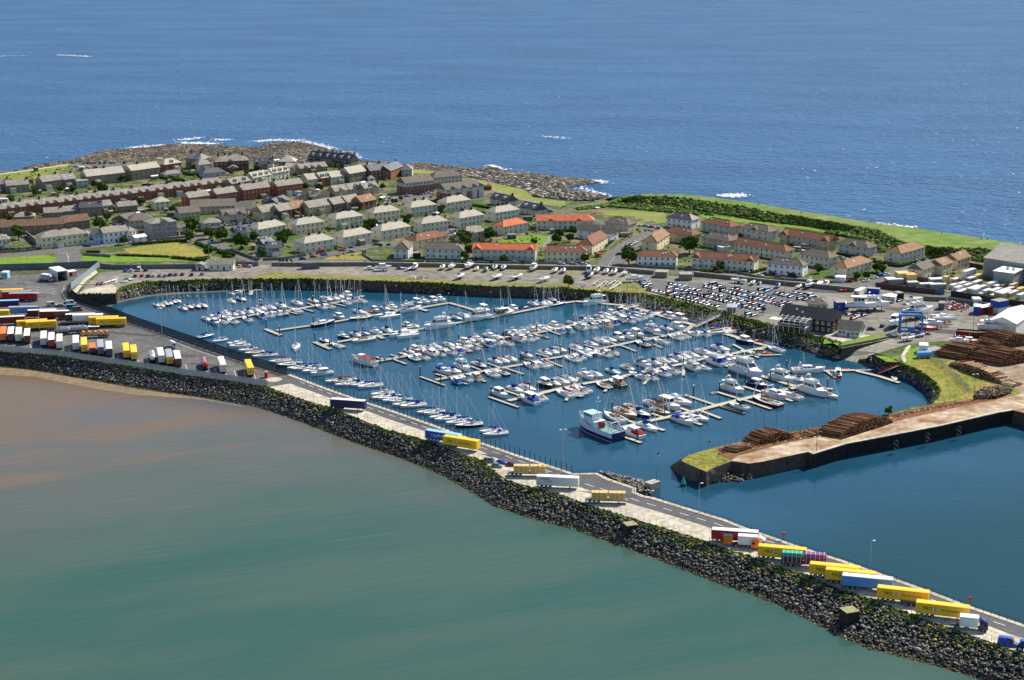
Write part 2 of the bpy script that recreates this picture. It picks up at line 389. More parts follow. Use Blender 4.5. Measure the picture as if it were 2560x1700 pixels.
sheet('causeway_slab', L_('S 325,405 580,365') + L_(SB)[1:] + list(reversed(L_(CB)))[:-6], m_conc, .05)
sheet('causeway_road', L_('S 325,399') + L_('S 560,262') + L_(CH)[11:] + list(reversed(L_(SB))), m_drive, .04)
kerb = MB(); ribbon(L_(CH)[10:], 1.6, m_conc, kerb, ZL + .12); struct(build(kerb, 'kerb_strip'))
sheet('boatyard', L_('W 249,682 380,668 512,666 656,662 900,664 1330,674 1500,677 1655,688 1842,700 2105,724 2190,722 2350,750 2560,782 3000,860 3000,1000 2560,1000 2520,860 G 1700,1240 1000,1290') + L_('H 830,310 M 1860,760 1850,712') + list(reversed(L_(TL)))[2:], m_grav, .02)
sheet('car_park', 'W 1604,699 1640,700 1690,706 1765,708 1830,713 1990,727 2070,745 M 1300,250 1250,310 1010,380 900,440 760,430 600,360 440,320 100,225 L 1500,110', m_road, .035)
sheet('quay_deck', L_('I 960,745 1540,590 2000,500 2361,470 H 300,1420 880,1260 1500,1120 2050,1010 2361,940 W 3000,1010 3000,1090') + list(reversed(L_(QUAY)))[1:-1], M('quay_concrete', (.40, .32, .22), .9, .2, .09, spec=.15, col2=(.24, .13, .07), thr=.53, soft=.1), .05)
sheet('log_yard', 'G 1500,1240 1900,1150 2361,1180 W 3000,850 3000,1012 H 2361,945 2050,1015 1560,1050 1700,950 2100,880 1500,640 1420,580 1550,420', M('log_yard_ground', (.22, .15, .10), .95, .2, .1, spec=.1, col2=(.30, .26, .2)), .03)
sheet('bank_grass', 'H 990,590 1300,500 1500,560 1700,700 2090,830 2320,900 2300,960 1700,1010 1300,1060 1390,960 1400,900 1330,800 1180,690', m_rough, .04)
sheet('spit_grass', 'I 345,795 420,730 620,670 760,640 880,640 760,720 900,780 700,880 630,920 480,860', m_rough, .06)
sheet('bark_litter', 'I 760,650 1180,560 1650,460 2361,330 H 300,1290 850,1180 1250,1085 1800,1000 2250,940 2050,1010 1500,1120 880,1260 300,1420 I 2361,480 2000,505 1540,590 1100,690 900,770 770,720', M('bark_litter', (.13, .05, .025), .98, .3, .35, spec=.1, col2=(.24, .12, .06), bump=.6), .08, 'structure')
sheet('grass', 'B 0,1400 300,1375 550,1375 660,1405 655,1440 580,1470 0,1500 W -200,672 -200,645', m_lawn, .05)
sheet('grass', 'B 925,1370 1300,1380 2361,1420 C 330,1445 B 2361,1440 1000,1455 930,1430', m_lawn, .05)
sheet('grass', 'B 1420,1300 1800,1250 2110,1215 C 0,1225 240,1310 380,1390 560,1410 330,1420 B 2361,1415 1500,1360', m_lawn_dry, .04)
sheet('grass', 'C 1640,1420 1750,1390 2000,1350 2120,1345 2190,1400 2180,1440', m_lawn_dry, .05)
sheet('grass', 'E -700,900 -300,720 0,680 200,690 190,750 100,810 -200,880', m_lawn, .05)
sheet('grass', 'E 740,400 1100,395 1550,430 1540,540 1220,570 1180,470 830,450', M('playing_field', (.13, .19, .03), .95, .1, .05, spec=.1, col2=(.22, .2, .06)), .05)
sheet('grass', 'F -200,430 500,515 1000,570 1400,620 1560,660 1750,740 1650,700 1000,600 400,540 -50,500', m_lawn, .05)
sheet('grass', 'M 1650,740 G 60,1230 250,1330 650,1250 830,1210 740,1180 600,1190 240,1270', m_lawn, .05)
sheet('grass', 'G 1150,1320 1160,1450 1080,1500 1010,1500 970,1420 1020,1360', m_lawn, .06)
sheet('grass', 'H 640,500 900,520 930,580 780,575', m_lawn, .05)
sheet('terrace', 'G 50,1190 200,1170 600,1190 240,1270', m_conc, .06)
sheet('grass', 'B -300,520 0,440 300,395 800,325 860,370 600,420 340,540 0,500', M('shore_turf', (.2, .21, .04), .95, .1, .05, spec=.1, col2=(.13, .17, .03)), .05)
sheet('grass', 'D 480,90 1000,150 1250,205 1900,345 1990,430 2361,480 2361,530 2050,500 1750,440 1500,340 1200,180 900,170 620,150', M('shore_turf_b', (.16, .2, .03), .95, .15, .05, spec=.1, col2=(.25, .21, .08)), .05)
sheet('grass', 'D -1000,1290 -500,1320 0,1335 500,1345 1000,1385 1400,1400 1900,1420 2361,1410 E 400,1235 560,1290 900,1280 960,1215 1180,1225 1300,1290 1500,1370 1820,1450 M 0,215 250,290 450,335 450,350 0,240 E 1800,1468 1500,1388 1250,1349 900,1338 600,1308 0,1278 K 1000,30 W 850,700 740,697 600,697', M('bank_top_grass', (.13, .14, .03), .95, .2, .1, spec=.1, col2=(.22, .19, .07)), .05)
sheet('grass', 'D 220,1258 900,1235 2361,1215 E 560,1100 760,1130 540,1135 200,1100 D 1900,1290 900,1275', M('weedy_gravel', (.18, .17, .06), .95, .2, .12, spec=.1, col2=(.24, .21, .13)), .05)
# verge, slipway, ramp
sheet('garden_bed', 'W -600,682 A 0,215 560,205 900,190 1120,140 1130,110 0,150 W -600,672', M('verge_shrub_soil', (.08, .08, .045), .95, .3, .3, spec=.1), .05)
slip = MB(); a = L_('G 1040,1290 830,1230'); b = L_('H 420,596 130,536', -.3)
mid = L_('H 690,470 300,430', 3.0)
for q in ([a[0], a[1], mid[1], mid[0]], [mid[0], mid[1], b[1], b[0]]):
    slip.add([q[0] + Vector((0, 0, .04)), q[1] + Vector((0, 0, .04)), q[2], q[3]], [(0, 1, 2, 3)], M('slipway_concrete', (.22, .2, .16), .9, .15, .1, spec=.2, col2=(.30, .28, .22)))
struct(build(slip, 'slipway'))
# roads of the town
def road(s, wdt, name='road', sm=True, mat=None, dz=.07):
    mb = MB(); p = L_(s); ribbon(smooth(p) if sm else p, wdt, mat or m_road, mb, ZL + dz); return struct(build(mb, name))
road('W -300,655 B -200,1400 300,1365 700,1310 1200,1260 1700,1200 2361,1160', 9)
road('B 2100,1170 C 60,1180 250,1195 420,1270 700,1390 950,1450 1200,1440 1500,1400 1900,1330 2300,1255 D 330,985 600,930 900,880 1100,840 1250,790', 8, dz=.08)
road('C 900,1450 1200,1462 1600,1445 D 0,1168 1000,1188 E 0,1030 400,1035 790,1045 1500,1103 2361,1150 F 800,1200 1500,1265 G 650,620 1400,740 2361,870 W 2900,870', 8.5, dz=.09)
road('E 880,1050 920,980 1000,880 1150,780 1290,700 1400,650', 12, dz=.10)
road('E 690,500 900,560 1290,600 1520,630 1700,690', 6, dz=.08)
road('D 1250,460 1480,445 1800,440 2100,540 E 250,400 450,430 700,500', 5, dz=.07)
road('G 480,640 800,510 1060,400 1400,285 1700,220', 8, dz=.11)
road('G 600,370 700,400 950,440', 6, dz=.10)
road('B 750,1300 800,1400 780,1480', 13, dz=.10)
road('D -300,480 0,400 200,360 430,325', 5, dz=.07)
sheet('parking_court', 'D 200,400 420,470 620,500 880,460 860,390 620,380 350,420', m_road, .06)
sheet('parking_court', 'C 480,1050 850,1010 830,1070 600,1090', m_road, .06)
sheet('parking_court', 'B 800,325 1550,310 1560,350 900,370', m_road, .06)
sheet('path', 'E 200,680 265,690 150,850 110,820', m_grav, .09)
sheet('path', 'H 940,510 1000,410 1040,380 1060,400 985,500 1010,570 970,590', m_conc, .09)
road('D 1480,330 1750,420 1850,450 2100,500 2361,540 E 400,350 900,300 1400,205', 3, 'path', mat=m_grav, dz=.09)
road('B -100,455 300,400 800,330', 4, 'promenade', mat=M('promenade', (.4, .37, .31), .9), dz=.12)
# ---- Ballast bank: seaward slope, grass top, shrubby inner slope
UP = 'E 900,262 1100,240 1400,232 1800,262 2361,345 F 500,390 1000,470 1300,520 1900,620 G 900,100 1300,180 1960,200 2361,260 W 3000,720'
LO = 'E 900,285 1200,320 1500,340 1900,400 2361,470 F 500,515 1000,570 1300,600 1700,700 G 700,200 900,260 1300,250 1900,350 2361,420 W 3000,760'
out = [Vector((p.x + 3, p.y + 16, 0)) for p in bank_edge]
me, _ = strip([Vector((p.x - 2, p.y - 1, ZL)) for p in L_('E 870,262')] + bank_edge, [Vector((p.x, p.y + 10, 0)) for p in L_('E 870,262')] + out, 90, 3, M('shore_rock', (.07, .06, .045), .9, .3, .3, spec=.2), 'bank_shore', .3)
struct(link('bank_shore', me))
m_turf = M('bank_turf', (.095, .18, .025), .95, .14, .03, spec=.1, col2=(.18, .19, .06))
up = L_(UP, 9.0); up[0].z = 5.1; lo = L_(LO, 5.06)
me, Vb = strip([Vector((up[0].x - 5, up[0].y, 5.1))] + bank_edge, [up[0] + Vector((-5, -3, 0))] + up, 90, 2, m_turf, 'bank_top', 0)
struct(link('bank_top', me))
me, _ = strip(up, lo, 90, 3, M('bank_scrub', (.045, .075, .018), .95, .3, .25, spec=.1, col2=(.10, .10, .03)), 'bank_slope', .15)
struct(link('bank_slope', me))
def bushes(name, pts, smin, smax, mats, kind='stuff', lab=None, cat=None, squash=.75):
    n = len(pts); o = link(name, rocks(name, pts, rng.uniform(smin, smax, n), mats, squash=squash, jit=.4)); o['kind'] = kind
    if lab: o['label'] = lab; o['category'] = cat or name
    return o
G1 = M('leaf_dark', (.028, .060, .010), .9, .3, .8, spec=.15); G2 = M('leaf_mid', (.06, .115, .014), .9, .3, .8, spec=.15); G3 = M('leaf_bright', (.12, .19, .022), .9, .3, .8, spec=.15)
G4 = M('dry_scrub', (.13, .115, .035), .9, .3, .8, spec=.1); G5 = M('gorse_flower', (.5, .36, .02), .9, .2, 1)
q = line_pts(up, lo, 5200, .0, 1.0, zj=.3); bushes('bank_shrubs', q, .5, 1.7, [G1, G1, G2, G3, G4], lab='dark scrub covering the inner slope of the grassy sea bank', cat='shrubs')
q = line_pts(L_('E 520,372 900,312 1300,330 1600,360', 5.3), L_('E 540,390 900,350 1300,390 1800,440 F 100,460', 5.3), 1500, 0, 1, zj=.3)
bushes('scrub_band', q, .4, 1.3, [G1, G2, G2, G3], lab='low band of scrub along the foot of the grassy sea bank', cat='shrubs')
q = np.concatenate([scatter_poly(L_('G 60,20 300,-20 560,60 900,110 1300,190 1960,210 1900,340 1300,260 1000,240 760,240 640,200 560,120 300,60'), 1800, 5.6)])
bushes('bank_shrubs', q, .5, 1.8, [G1, G1, G2, G3], lab='thick dark scrub below the bank behind the right-hand houses', cat='shrubs')
# ---- rocky foreshore beyond the town
fore = [unp(x, y, .25) for x, y in P_('W -500,455 0,428 B 180,395 400,330 700,290 860,270 1000,215 1200,165 1500,145 1700,125 2000,90 C 0,95 300,95 700,120 900,130 1000,85 1200,65 1400,70 1600,115 1750,160 1880,190 1950,175 2020,220 2050,270 2200,290 D 300,20 500,50 700,25 900,55 1300,90 1400,100 1480,65 1620,100 1640,130 1900,145 2150,170 2361,200 E 550,20 700,50 820,75 700,90 430,115 350,140 500,160 700,190 870,225 890,245')]
tf = L_(TF); fore_in = [Vector((p.x, p.y - 6, .25)) for p in tf]
m_fore = M('foreshore_rock', (.055, .042, .026), .8, .35, .035, spec=.25, col2=(.15, .11, .055), thr=.53, bump=.8, bscale=.4)
mb = MB(); mb.poly(fore + fore_in[::-1], m_fore); struct(build(mb, 'foreshore'))
fp = fore + fore_in[::-1]
q = scatter_poly(fp, 16000, .28); s = rng.uniform(.3, 1.5, len(q)) * np.where(rng.random(len(q)) < .1, 1.7, 1)
RK = [M('rock_black', (.035, .034, .036), .8, .4, .5, spec=.3), M('rock_brown', (.12, .09, .055), .85, .3, .5), M('rock_ochre', (.26, .19, .09), .85, .3, .5), M('rock_grey', (.17, .165, .15), .8, .3, .5), M('rock_pale', (.42, .39, .33), .8, .2, .5)]
o = link('foreshore_rocks', rocks('foreshore_rocks', q, s, RK, [.48, .33, .12, .05, .02], squash=.2)); o['kind'] = 'stuff'; o['label'] = 'dark and ochre rocks of the tidal shore beyond the town'; o['category'] = 'rocks'
q = scatter_poly(L_('D 950,120 1300,130 1900,190 2361,260 E 400,170 800,240 700,285 400,280 0,235', .8), 3000, 1.0)
o = link('shore_boulders', rocks('shore_boulders', q, rng.uniform(.5, 2.0, len(q)), RK, [.55, .18, .07, .1, .10], squash=.4)); o['kind'] = 'stuff'; o['label'] = 'black and pale boulders at the head of the rocky point'; o['category'] = 'rocks'
# foam where the sea meets the rocks
m_foam = M('sea_foam', (.8, .82, .82), .8, .1, 1)
ff = []
for (s, n) in (('B 1480,135 1700,118 1900,100', 80), ('C 20,75 200,80 400,88', 120), ('C 860,60 1100,45 1400,52', 120), ('C 1420,65 1600,105 1780,155', 110), ('C 1900,178 2000,215 2050,260', 70), ('E 700,55 830,75', 60), ('E 560,130 720,190 880,235', 60), ('D 1480,60 1640,110', 60), ('F 130,225 360,222', 110), ('F 1900,550 2361,600', 60), ('W 145,137 225,141', 80), ('W 5,140 60,139', 20), ('W 1355,341 1420,346', 25), ('B 2050,45 2300,20', 50), ('C 400,45 560,38', 30)):
    L = resample(L_(s, .15), 60); n *= 3; i = rng.integers(0, 60, n); ff.append(L[i] + np.c_[rng.normal(0, 2.6, n), rng.normal(0, 3.2, n), np.zeros(n)])
q = np.concatenate(ff); v = rng.uniform(.25, 1.1, len(q))
o = link('sea_foam', rocks('sea_foam', q, v, [m_foam], squash=.12)); o['kind'] = 'stuff'; o['label'] = 'white foam of small waves breaking on the shore rocks'; o['category'] = 'foam'
# small whitecaps over the open sea
n = 160; q = np.array([tuple(unp(rng.uniform(-50, 2600), 60 + 400 * rng.random() ** .7, .1)) for _ in range(n)]); q = q[(q[:, 1] > 1180)]
o = link('whitecaps', rocks('whitecaps', q, rng.uniform(.3, 1.0, len(q)), [m_foam], squash=.1)); o['kind'] = 'stuff'; o['label'] = 'scattered small whitecaps on the open blue sea'; o['category'] = 'whitecaps'
# ---- revetments
m_rev = M('revetment_ground', (.025, .022, .018), .9, .3, .5, spec=.2, bump=.8)
m_bankg = M('revetment_grass', (.10, .11, .02), .95, .25, .2, spec=.1, col2=(.17, .14, .04))
def revet(A, B, name, n, nr, smin, smax, lab, split=.35, gr=(0, .35), ng=0, mats=None, probs=None, zb=-.4):
    a, b = L_(A), L_(B, zb); me, V = strip(a, b, n, 4, m_rev, name, .12); struct(link(name, me))
    q = line_pts(a, b, nr, split, 1.0, zj=.2); q[:, 2] += .25
    o = link('rock_armour', rocks('rock_armour', q, rng.uniform(smin, smax, len(q)), mats or RK[:4], probs or [.55, .15, .08, .22])); o['kind'] = 'stuff'; o['label'] = lab; o['category'] = 'rocks'
    if ng:
        q = line_pts(a, b, ng, gr[0], gr[1], zj=.15, pw=.9); q[:, 2] += .25
        bushes('bank_grass_tufts', q, .25, .7, [G1, G2, G4, G3, G4, G2], lab='rough grass and scrub topping ' + lab.split(',')[0][:60], cat='scrub')
revet(TL, WB, 'north_revetment', 160, 5200, .4, 1.1, 'dark boulder bank along the north side of the marina', .42, (-.02, .5), 5200, probs=[.55, .2, .05, .2])
revet(TR, WR, 'east_revetment', 40, 900, .35, .9, 'shadowed boulder bank below the curving grass slope', .35, (0, .45), 700)
# causeway: armour of black boulders, weedy brown stones at the tide line, patches of scrub at the top
a, b = L_(CB), L_(WBAY, -.3)
me, V = strip(a, b, 160, 5, m_rev, 'causeway_revetment', .2); struct(link('causeway_revetment', me))
q = line_pts(a, b, 24000, .10, .86, zj=.3, N=800); q[:, 2] += .25
sz = rng.uniform(.2, .62, len(q)) * np.where(rng.random(len(q)) < .12, 1.6, 1)
RK2 = [M('armour_black', (.010, .010, .012), .6, .5, 1.0, spec=.5), M('armour_slate', (.040, .036, .034), .6, .4, 1.0, spec=.5), M('armour_grey', (.14, .138, .13), .6, .3, 1.0, spec=.45), M('armour_brown', (.15, .12, .08), .8, .3, 1)]
o = link('rock_armour', rocks('rock_armour', q, sz, RK2, [.50, .27, .13, .10], jit=.5)); o['kind'] = 'stuff'; o['label'] = 'black boulders armouring the bay side of the causeway'; o['category'] = 'rocks'
q = line_pts(a, b, 14000, .66, 1.05, zj=.1, N=800); q[:, 2] += .1
o = link('tide_stones', rocks('tide_stones', q, rng.uniform(.2, .55, len(q)), [M('tide_stone_a', (.10, .075, .035), .8, .35, 1), M('tide_stone_b', (.20, .15, .075), .8, .35, 1), M('tide_stone_c', (.055, .05, .035), .8, .35, 1)], [.4, .25, .35])); o['kind'] = 'stuff'; o['label'] = 'brown weedy stones at the tide line below the causeway boulders'; o['category'] = 'stones'
A, B = resample(a, 800), resample(b, 800); pts = []
for (c, wd, n, d1) in [(.27, .03, 260, .35), (.36, .035, 420, .42), (.42, .02, 200, .4), (.475, .02, 260, .45), (.50, .012, 120, .5), (.545, .022, 420, .45), (.60, .02, 300, .5), (.645, .018, 220, .35), (.69, .025, 460, .5), (.735, .03, 420, .4), (.79, .02, 380, .45), (.83, .02, 300, .5), (.12, .03, 160, .2), (.20, .03, 160, .2)]:
    n = int(n * 1.1); k = np.clip((rng.normal(c, wd * .6, n) * 800).astype(int), 0, 799); t = (np.abs(rng.normal(0, d1 * .45, n)) + .02)[:, None]
    p = A[k] * (1 - t) + B[k] * t; p[:, 2] += .45; pts.append(p)
bushes('causeway_scrub', np.concatenate(pts), .2, .58, [G1, G2, G4, G2, G4, G1, G2, G4, G3, G1, G2, G4, G1, G5], lab='patches of weeds and yellow flowers at the top of the causeway boulders', cat='scrub', squash=.6)
# harbour side of the causeway: strip of weed below the kerb
a2 = L_(CH)[9:]; b2 = [Vector((p.x + 1.2, p.y + 2.2, -.3)) for p in a2]
me, _ = strip(a2, b2, 120, 3, m_wall_side, 'causeway_wall', .1); struct(link('causeway_wall', me))
q = line_pts(a2, [Vector((p.x + .4, p.y + .8, 4.4)) for p in a2], 900, 0, 1, zj=.1); bushes('kerb_weeds', q, .15, .4, [G2, G3, G4], lab='weeds growing along the harbour edge of the causeway', cat='weeds')
# breakwater tip
me, _ = strip(L_(TIP), L_('I 200,862 300,960 450,1030 570,1062 850,1035', -.2), 40, 3, M('sloped_masonry', (.11, .09, .06), .85, .25, .5, spec=.25, stretch=(1, 3, 1)), 'spit_slope', .05); struct(link('spit_slope', me))
q = line_pts(L_('I 630,925 700,880 920,800 1120,830', 3), L_('I 570,1055 850,1035 1000,1035 1150,1000', 0), 260, .3, 1, zj=.3)
o = link('spit_boulders', rocks('spit_boulders', q, rng.uniform(.3, .9, len(q)), RK[:3], [.6, .25, .15])); o['kind'] = 'stuff'; o['label'] = 'shadowed boulders at the foot of the timber quay head'; o['category'] = 'rocks'
# left beach: strip of sand at the foot of the yard boulders
mb = MB(); s1 = L_('W -600,884 T 0,385 300,430 700,500 1200,590 1700,658 2050,722', .10); s2 = L_('W -600,925 T 0,460 300,480 700,560 1100,625 1300,640 1700,670 2050,730', .03)
me, _ = strip(s1, s2, 80, 2, M('wet_sand', (.24, .16, .08), .5, .15, .08, col2=(.16, .12, .07)), 'beach'); struct(link('beach', me))
me, _ = strip(L_(WB, .35)[:7], L_('A 960,500 1230,600 1380,535 1700,470 2000,440 2361,425 J 1000,122', .04), 40, 2, M('mud_shore', (.10, .085, .045), .6, .2, .1), 'mud_shore'); struct(link('mud_shore', me))

# groyne and little pier by the lay-by, boat-beach wall, slab joints
q = scatter_poly(L_('R 1590,560 1830,600 2060,650 2240,735 2200,800 2060,790 2015,740 1790,655', 1.0), 800, 1.4); q[:, 2] += rng.uniform(-.9, .3, len(q))
o = link('groyne_rubble', rocks('groyne_rubble', q, rng.uniform(.25, .6, len(q)), RK, [.2, .12, .1, .38, .2])); o['kind'] = 'stuff'; o['label'] = 'pale rubble groyne beside the causeway lay-by'; o['category'] = 'rocks'
o = empty('concrete_pier', at('R', 2200, 800, 0)); reg(o, 'small pale concrete pier with a marker post beyond the rubble groyne', 'pier'); b = MB(); b.box(0, 4.5, 0, 3, -1, 3.2, m_conc, .7); build(b, 'block', o); b = MB(); b.tube((2, 3, 3.2), (2, 3, 7), .08, m_wall_side, 5); build(b, 'marker_post', o)
b = MB(); pp = L_('A 885,445 1345,430 1350,385', 0)
for a, c in zip(pp[:-1], pp[1:]):
    d = c - a; b.box(0, d.length, -.5, .5, 0, ZL + .3, M('ramp_wall', (.34, .32, .27), .9, .15, .4), math.atan2(d.y, d.x), a)
struct(build(b, 'ramp_wall')); sheet('boat_park', 'A 890,440 1335,430 1340,360 1290,330 1000,380', m_conc, .05); sheet('path', 'A 840,400 1080,150 1130,190 980,300 880,430', m_conc, .05)
m_joint = M('slab_joint', (.16, .14, .11), .9); jm = MB(); P0 = resample(list(reversed(L_(CB)))[:-6][::-1], 70); P1 = resample(L_(SB), 70)
m_stain = M('tar_patch', (.045, .045, .045), .9, .2, .5)
for i in range(3, 66):
    a = Vector(P0[i]); c = P1[int(np.argmin(np.hypot(P1[:, 0] - a.x, P1[:, 1] - a.y)))]; c = Vector(c); d = c - a
    if 1 < d.length < 16: jm.box(0, d.length, -.06, .06, .052, .065, m_joint, math.atan2(d.y, d.x), (a.x, a.y, ZL))
for (fr, x, y, l, w2) in [('O', 700, 905, 7, 1.2), ('R', 420, 370, 5, 1.6), ('R', 1700, 810, 9, 1.3), ('S', 1250, 570, 8, 1.0), ('P', 620, 330, 6, 1.5), ('A', 400, 330, 9, 3), ('A', 1500, 900, 12, 2), ('T', 1500, 300, 8, 2), ('T', 1750, 380, 10, 1.6), ('A', 500, 960, 8, 3), ('M', 1500, 330, 14, 4), ('G', 1000, 900, 10, 5), ('G', 1500, 1150, 14, 4), ('F', 1300, 1330, 12, 3)]:
    p = at(fr, x, y); jm.poly([Vector((p.x + l * math.cos(t) * (1 + .2 * math.sin(3 * t)), p.y + w2 * math.sin(t) - .3 * l * math.cos(t), ZL + .066)) for t in [k * PI / 8 for k in range(16)]], m_stain)
struct(build(jm, 'surface_wear'))

al = MB(); P0 = L_('I 1130,825 1270,805 1640,725 1790,692', 0); m_alg = M('algae', (.07, .13, .015), .8, .3, .6, col2=(.12, .17, .02))
P0 = resample(P0, 60)
for i in range(59):
    a, c = Vector(P0[i]), Vector(P0[i + 1]); d = c - a; al.box(0, d.length, -.12, .1, -.3, 1.2 + .5 * math.sin(i * .4) + .3 * math.sin(i * 1.7), m_alg, math.atan2(d.y, d.x), a)
struct(build(al, 'algae_band'))
# ================================================================= BUILDERS
C_ = dict(white=(.72, .72, .70), cream=(.70, .61, .41), harl=(.60, .56, .44), harlg=(.48, .46, .41), beige=(.46, .39, .26), grey=(.26, .26, .25), dgrey=(.12, .12, .125), sand=(.24, .09, .055),
          brick=(.26, .085, .05), brickd=(.14, .06, .045), stone=(.22, .18, .12), slate=(.15, .15, .15), slated=(.05, .052, .062), slatel=(.30, .285, .24), slateb=(.25, .235, .19), tile=(.21, .085, .05), tileb=(.26, .14, .075),
          red=(.52, .13, .055), redp=(.46, .14, .07), brown=(.045, .028, .022), yel=(.85, .48, .02), blue=(.02, .07, .36), navy=(.008, .012, .09), bluel=(.08, .25, .55), teal=(.02, .20, .25), redc=(.42, .015, .012), maroon=(.13, .006, .01),
          green=(.015, .12, .06), gdark=(.02, .05, .035), silver=(.30, .31, .33), black=(.012, .012, .014), orange=(.75, .16, .02), purple=(.11, .02, .10), turq=(.03, .30, .38), ivory=(.66, .62, .50), wood=(.30, .14, .05), lblue=(.25, .45, .62), pale=(.55, .55, .52))
WALL = {k: M('wall_' + k, C_[k], .9, .10, .5, spec=.15) for k in ('white', 'cream', 'harl', 'harlg', 'beige', 'grey', 'dgrey', 'sand', 'brick', 'brickd', 'stone', 'brown', 'blue', 'lblue', 'navy', 'green', 'pale', 'tile', 'ivory', 'orange', 'redc', 'maroon', 'wood')}
ROOF = {'slate': M('roof_slate', (.17, .165, .15), .75, .14, .35, spec=.3, col2=(.25, .23, .18)), 'slated': M('roof_slate_dark', (.035, .04, .055), .6, .15, .3, spec=.4, col2=(.06, .065, .075)),
        'slatel': M('roof_slate_lichen', (.38, .35, .285), .85, .15, .3, spec=.2, col2=(.42, .31, .17), thr=.60), 'slateb': M('roof_slate_brownish', (.20, .18, .155), .8, .16, .25, spec=.25, col2=(.28, .245, .19)),
        'greyb': M('roof_concrete_tile', (.125, .105, .085), .85, .14, .4, spec=.2, col2=(.16, .14, .11)), 'tile': M('roof_brown_tile', (.17, .07, .045), .85, .14, .4, spec=.2, col2=(.22, .10, .055)),
        'tileb': M('roof_tan_tile', (.22, .12, .07), .85, .14, .4, spec=.2, col2=(.28, .17, .085)), 'red': M('roof_red_tile', (.48, .11, .05), .85, .12, .4, spec=.2, col2=(.54, .17, .08)), 'white': M('roof_white_sheet', (.72, .72, .68), .5, .06, .3, spec=.4),
        'grey': M('roof_grey_sheet', (.24, .235, .21), .8, .12, .15, spec=.2, col2=(.32, .29, .23)), 'rust': M('roof_weathered_tile', (.20, .105, .06), .9, .2, .2, spec=.15, col2=(.14, .10, .075)), 'black': M('roof_black', (.018, .019, .023), .7, .12, .5, spec=.3)}
m_ridge = M('ridge_tile_orange', (.38, .18, .06), .9, .2, .5, spec=.1)
m_ridgel = M('ridge_lead', (.42, .40, .34), .8, .1, .5, spec=.2)
m_pane = M('window_glass', (.02, .024, .03), .08, .2, 1, spec=.8); m_frame = paint((.68, .68, .66), .5, .3)
m_chim = M('chimney_dark', (.045, .04, .038), .9, .3, 1, spec=.1); m_pot = M('chimney_pot', (.20, .12, .07), .9, .2, 2)
WIN = {}
def winmesh(wd, h):
    k = (round(wd, 1), round(h, 1))
    if k not in WIN:
        mb = MB(); mb.box(-wd / 2, wd / 2, -.06, 0, 0, h, m_frame)
        nx = 2 if wd > 1.2 else 1
        for i in range(nx):
            a = -wd / 2 + .08 + i * (wd - .08) / nx; b = -wd / 2 + (i + 1) * (wd - .08) / nx
            mb.box(a, b, -.085, -.05, .08, h * .5 - .04, m_pane); mb.box(a, b, -.085, -.05, h * .5 + .04, h - .08, m_pane)
        mb.box(-wd / 2 - .08, wd / 2 + .08, -.16, .0, -.12, 0, m_frame)
        WIN[k] = mb.mesh('window')
    return WIN[k]
DOORS = {}
def doormesh(c):
    if c not in DOORS:
        mb = MB(); mb.box(-.55, .55, -.07, 0, 0, 2.15, m_frame); mb.box(-.45, .45, -.12, -.05, 0, 2.05, paint(C_[c], .5)); DOORS[c] = mb.mesh('door')
    return DOORS[c]
def chimney_mesh(wd, dp, h, mat, pots):
    mb = MB(); mb.box(-wd / 2, wd / 2, -dp / 2, dp / 2, -1.2, h, mat); mb.box(-wd / 2 - .08, wd / 2 + .08, -dp / 2 - .08, dp / 2 + .08, h, h + .15, mat)
    for i in range(pots): mb.tube((-wd / 2 + .25 + i * (wd - .5) / max(1, pots - 1), 0, h + .1), (-wd / 2 + .25 + i * (wd - .5) / max(1, pots - 1), 0, h + .6), .13, m_pot, 6)
    return mb.mesh('chimney')
CHM = {}
def roof_part(mb, W, D, e, r, style, mat, o=.4, ridge=None):
    hw, hd = W / 2 + o, D / 2 + o; z0 = e - .05; ze = e + .12
    B = [(-hw, -hd), (hw, -hd), (hw, hd), (-hw, hd)]
    v = [(x, y, z0) for x, y in B] + [(x, y, ze) for x, y in B]
    f = [(3, 2, 1, 0), (0, 1, 5, 4), (1, 2, 6, 5), (2, 3, 7, 6), (3, 0, 4, 7)]
    if style == 'hip':
        if W >= D: ins = min(hd, hw) * .92; R = [(-hw + ins, 0), (hw - ins, 0)]
        else: ins = min(hd, hw) * .92; R = [(0, -hd + ins), (0, hd - ins)]
    elif style == 'gable': R = [(-hw, 0), (hw, 0)]
    elif style == 'gablef': R = [(0, -hd), (0, hd)]
    elif style == 'hipr': R = [(-hw, 0), (hw - hd * .92, 0)]
    elif style == 'hipl': R = [(-hw + hd * .92, 0), (hw, 0)]
    if style == 'flat':
        v += [(x * .97, y * .97, ze + .02) for x, y in B]; f += [(4, 5, 9, 8), (5, 6, 10, 9), (6, 7, 11, 10), (7, 4, 8, 11), (8, 9, 10, 11)]
        mb.add(v, f, mat); return []
    v += [(R[0][0], R[0][1], e + r), (R[1][0], R[1][1], e + r)]
    if abs(R[0][1] - R[1][1]) < 1e-6: f += [(4, 5, 9, 8), (6, 7, 8, 9), (7, 4, 8), (5, 6, 9)]
    else: f += [(4, 5, 8), (5, 6, 9, 8), (6, 7, 9), (7, 4, 8, 9)]
    mb.add(v, f, mat)
    rl = [(v[8], v[9])]
    if style == 'hip': rl += [(v[8], v[7]), (v[8], v[4]), (v[9], v[5]), (v[9], v[6])] if W >= D else [(v[8], v[4]), (v[8], v[5]), (v[9], v[6]), (v[9], v[7])]
    elif style == 'hipr': rl += [(v[9], v[5]), (v[9], v[6])]
    elif style == 'hipl': rl += [(v[8], v[7]), (v[8], v[4])]
    if ridge:
        for a, b in rl: mb.tube(a, b, .16, ridge, 4)
    return rl
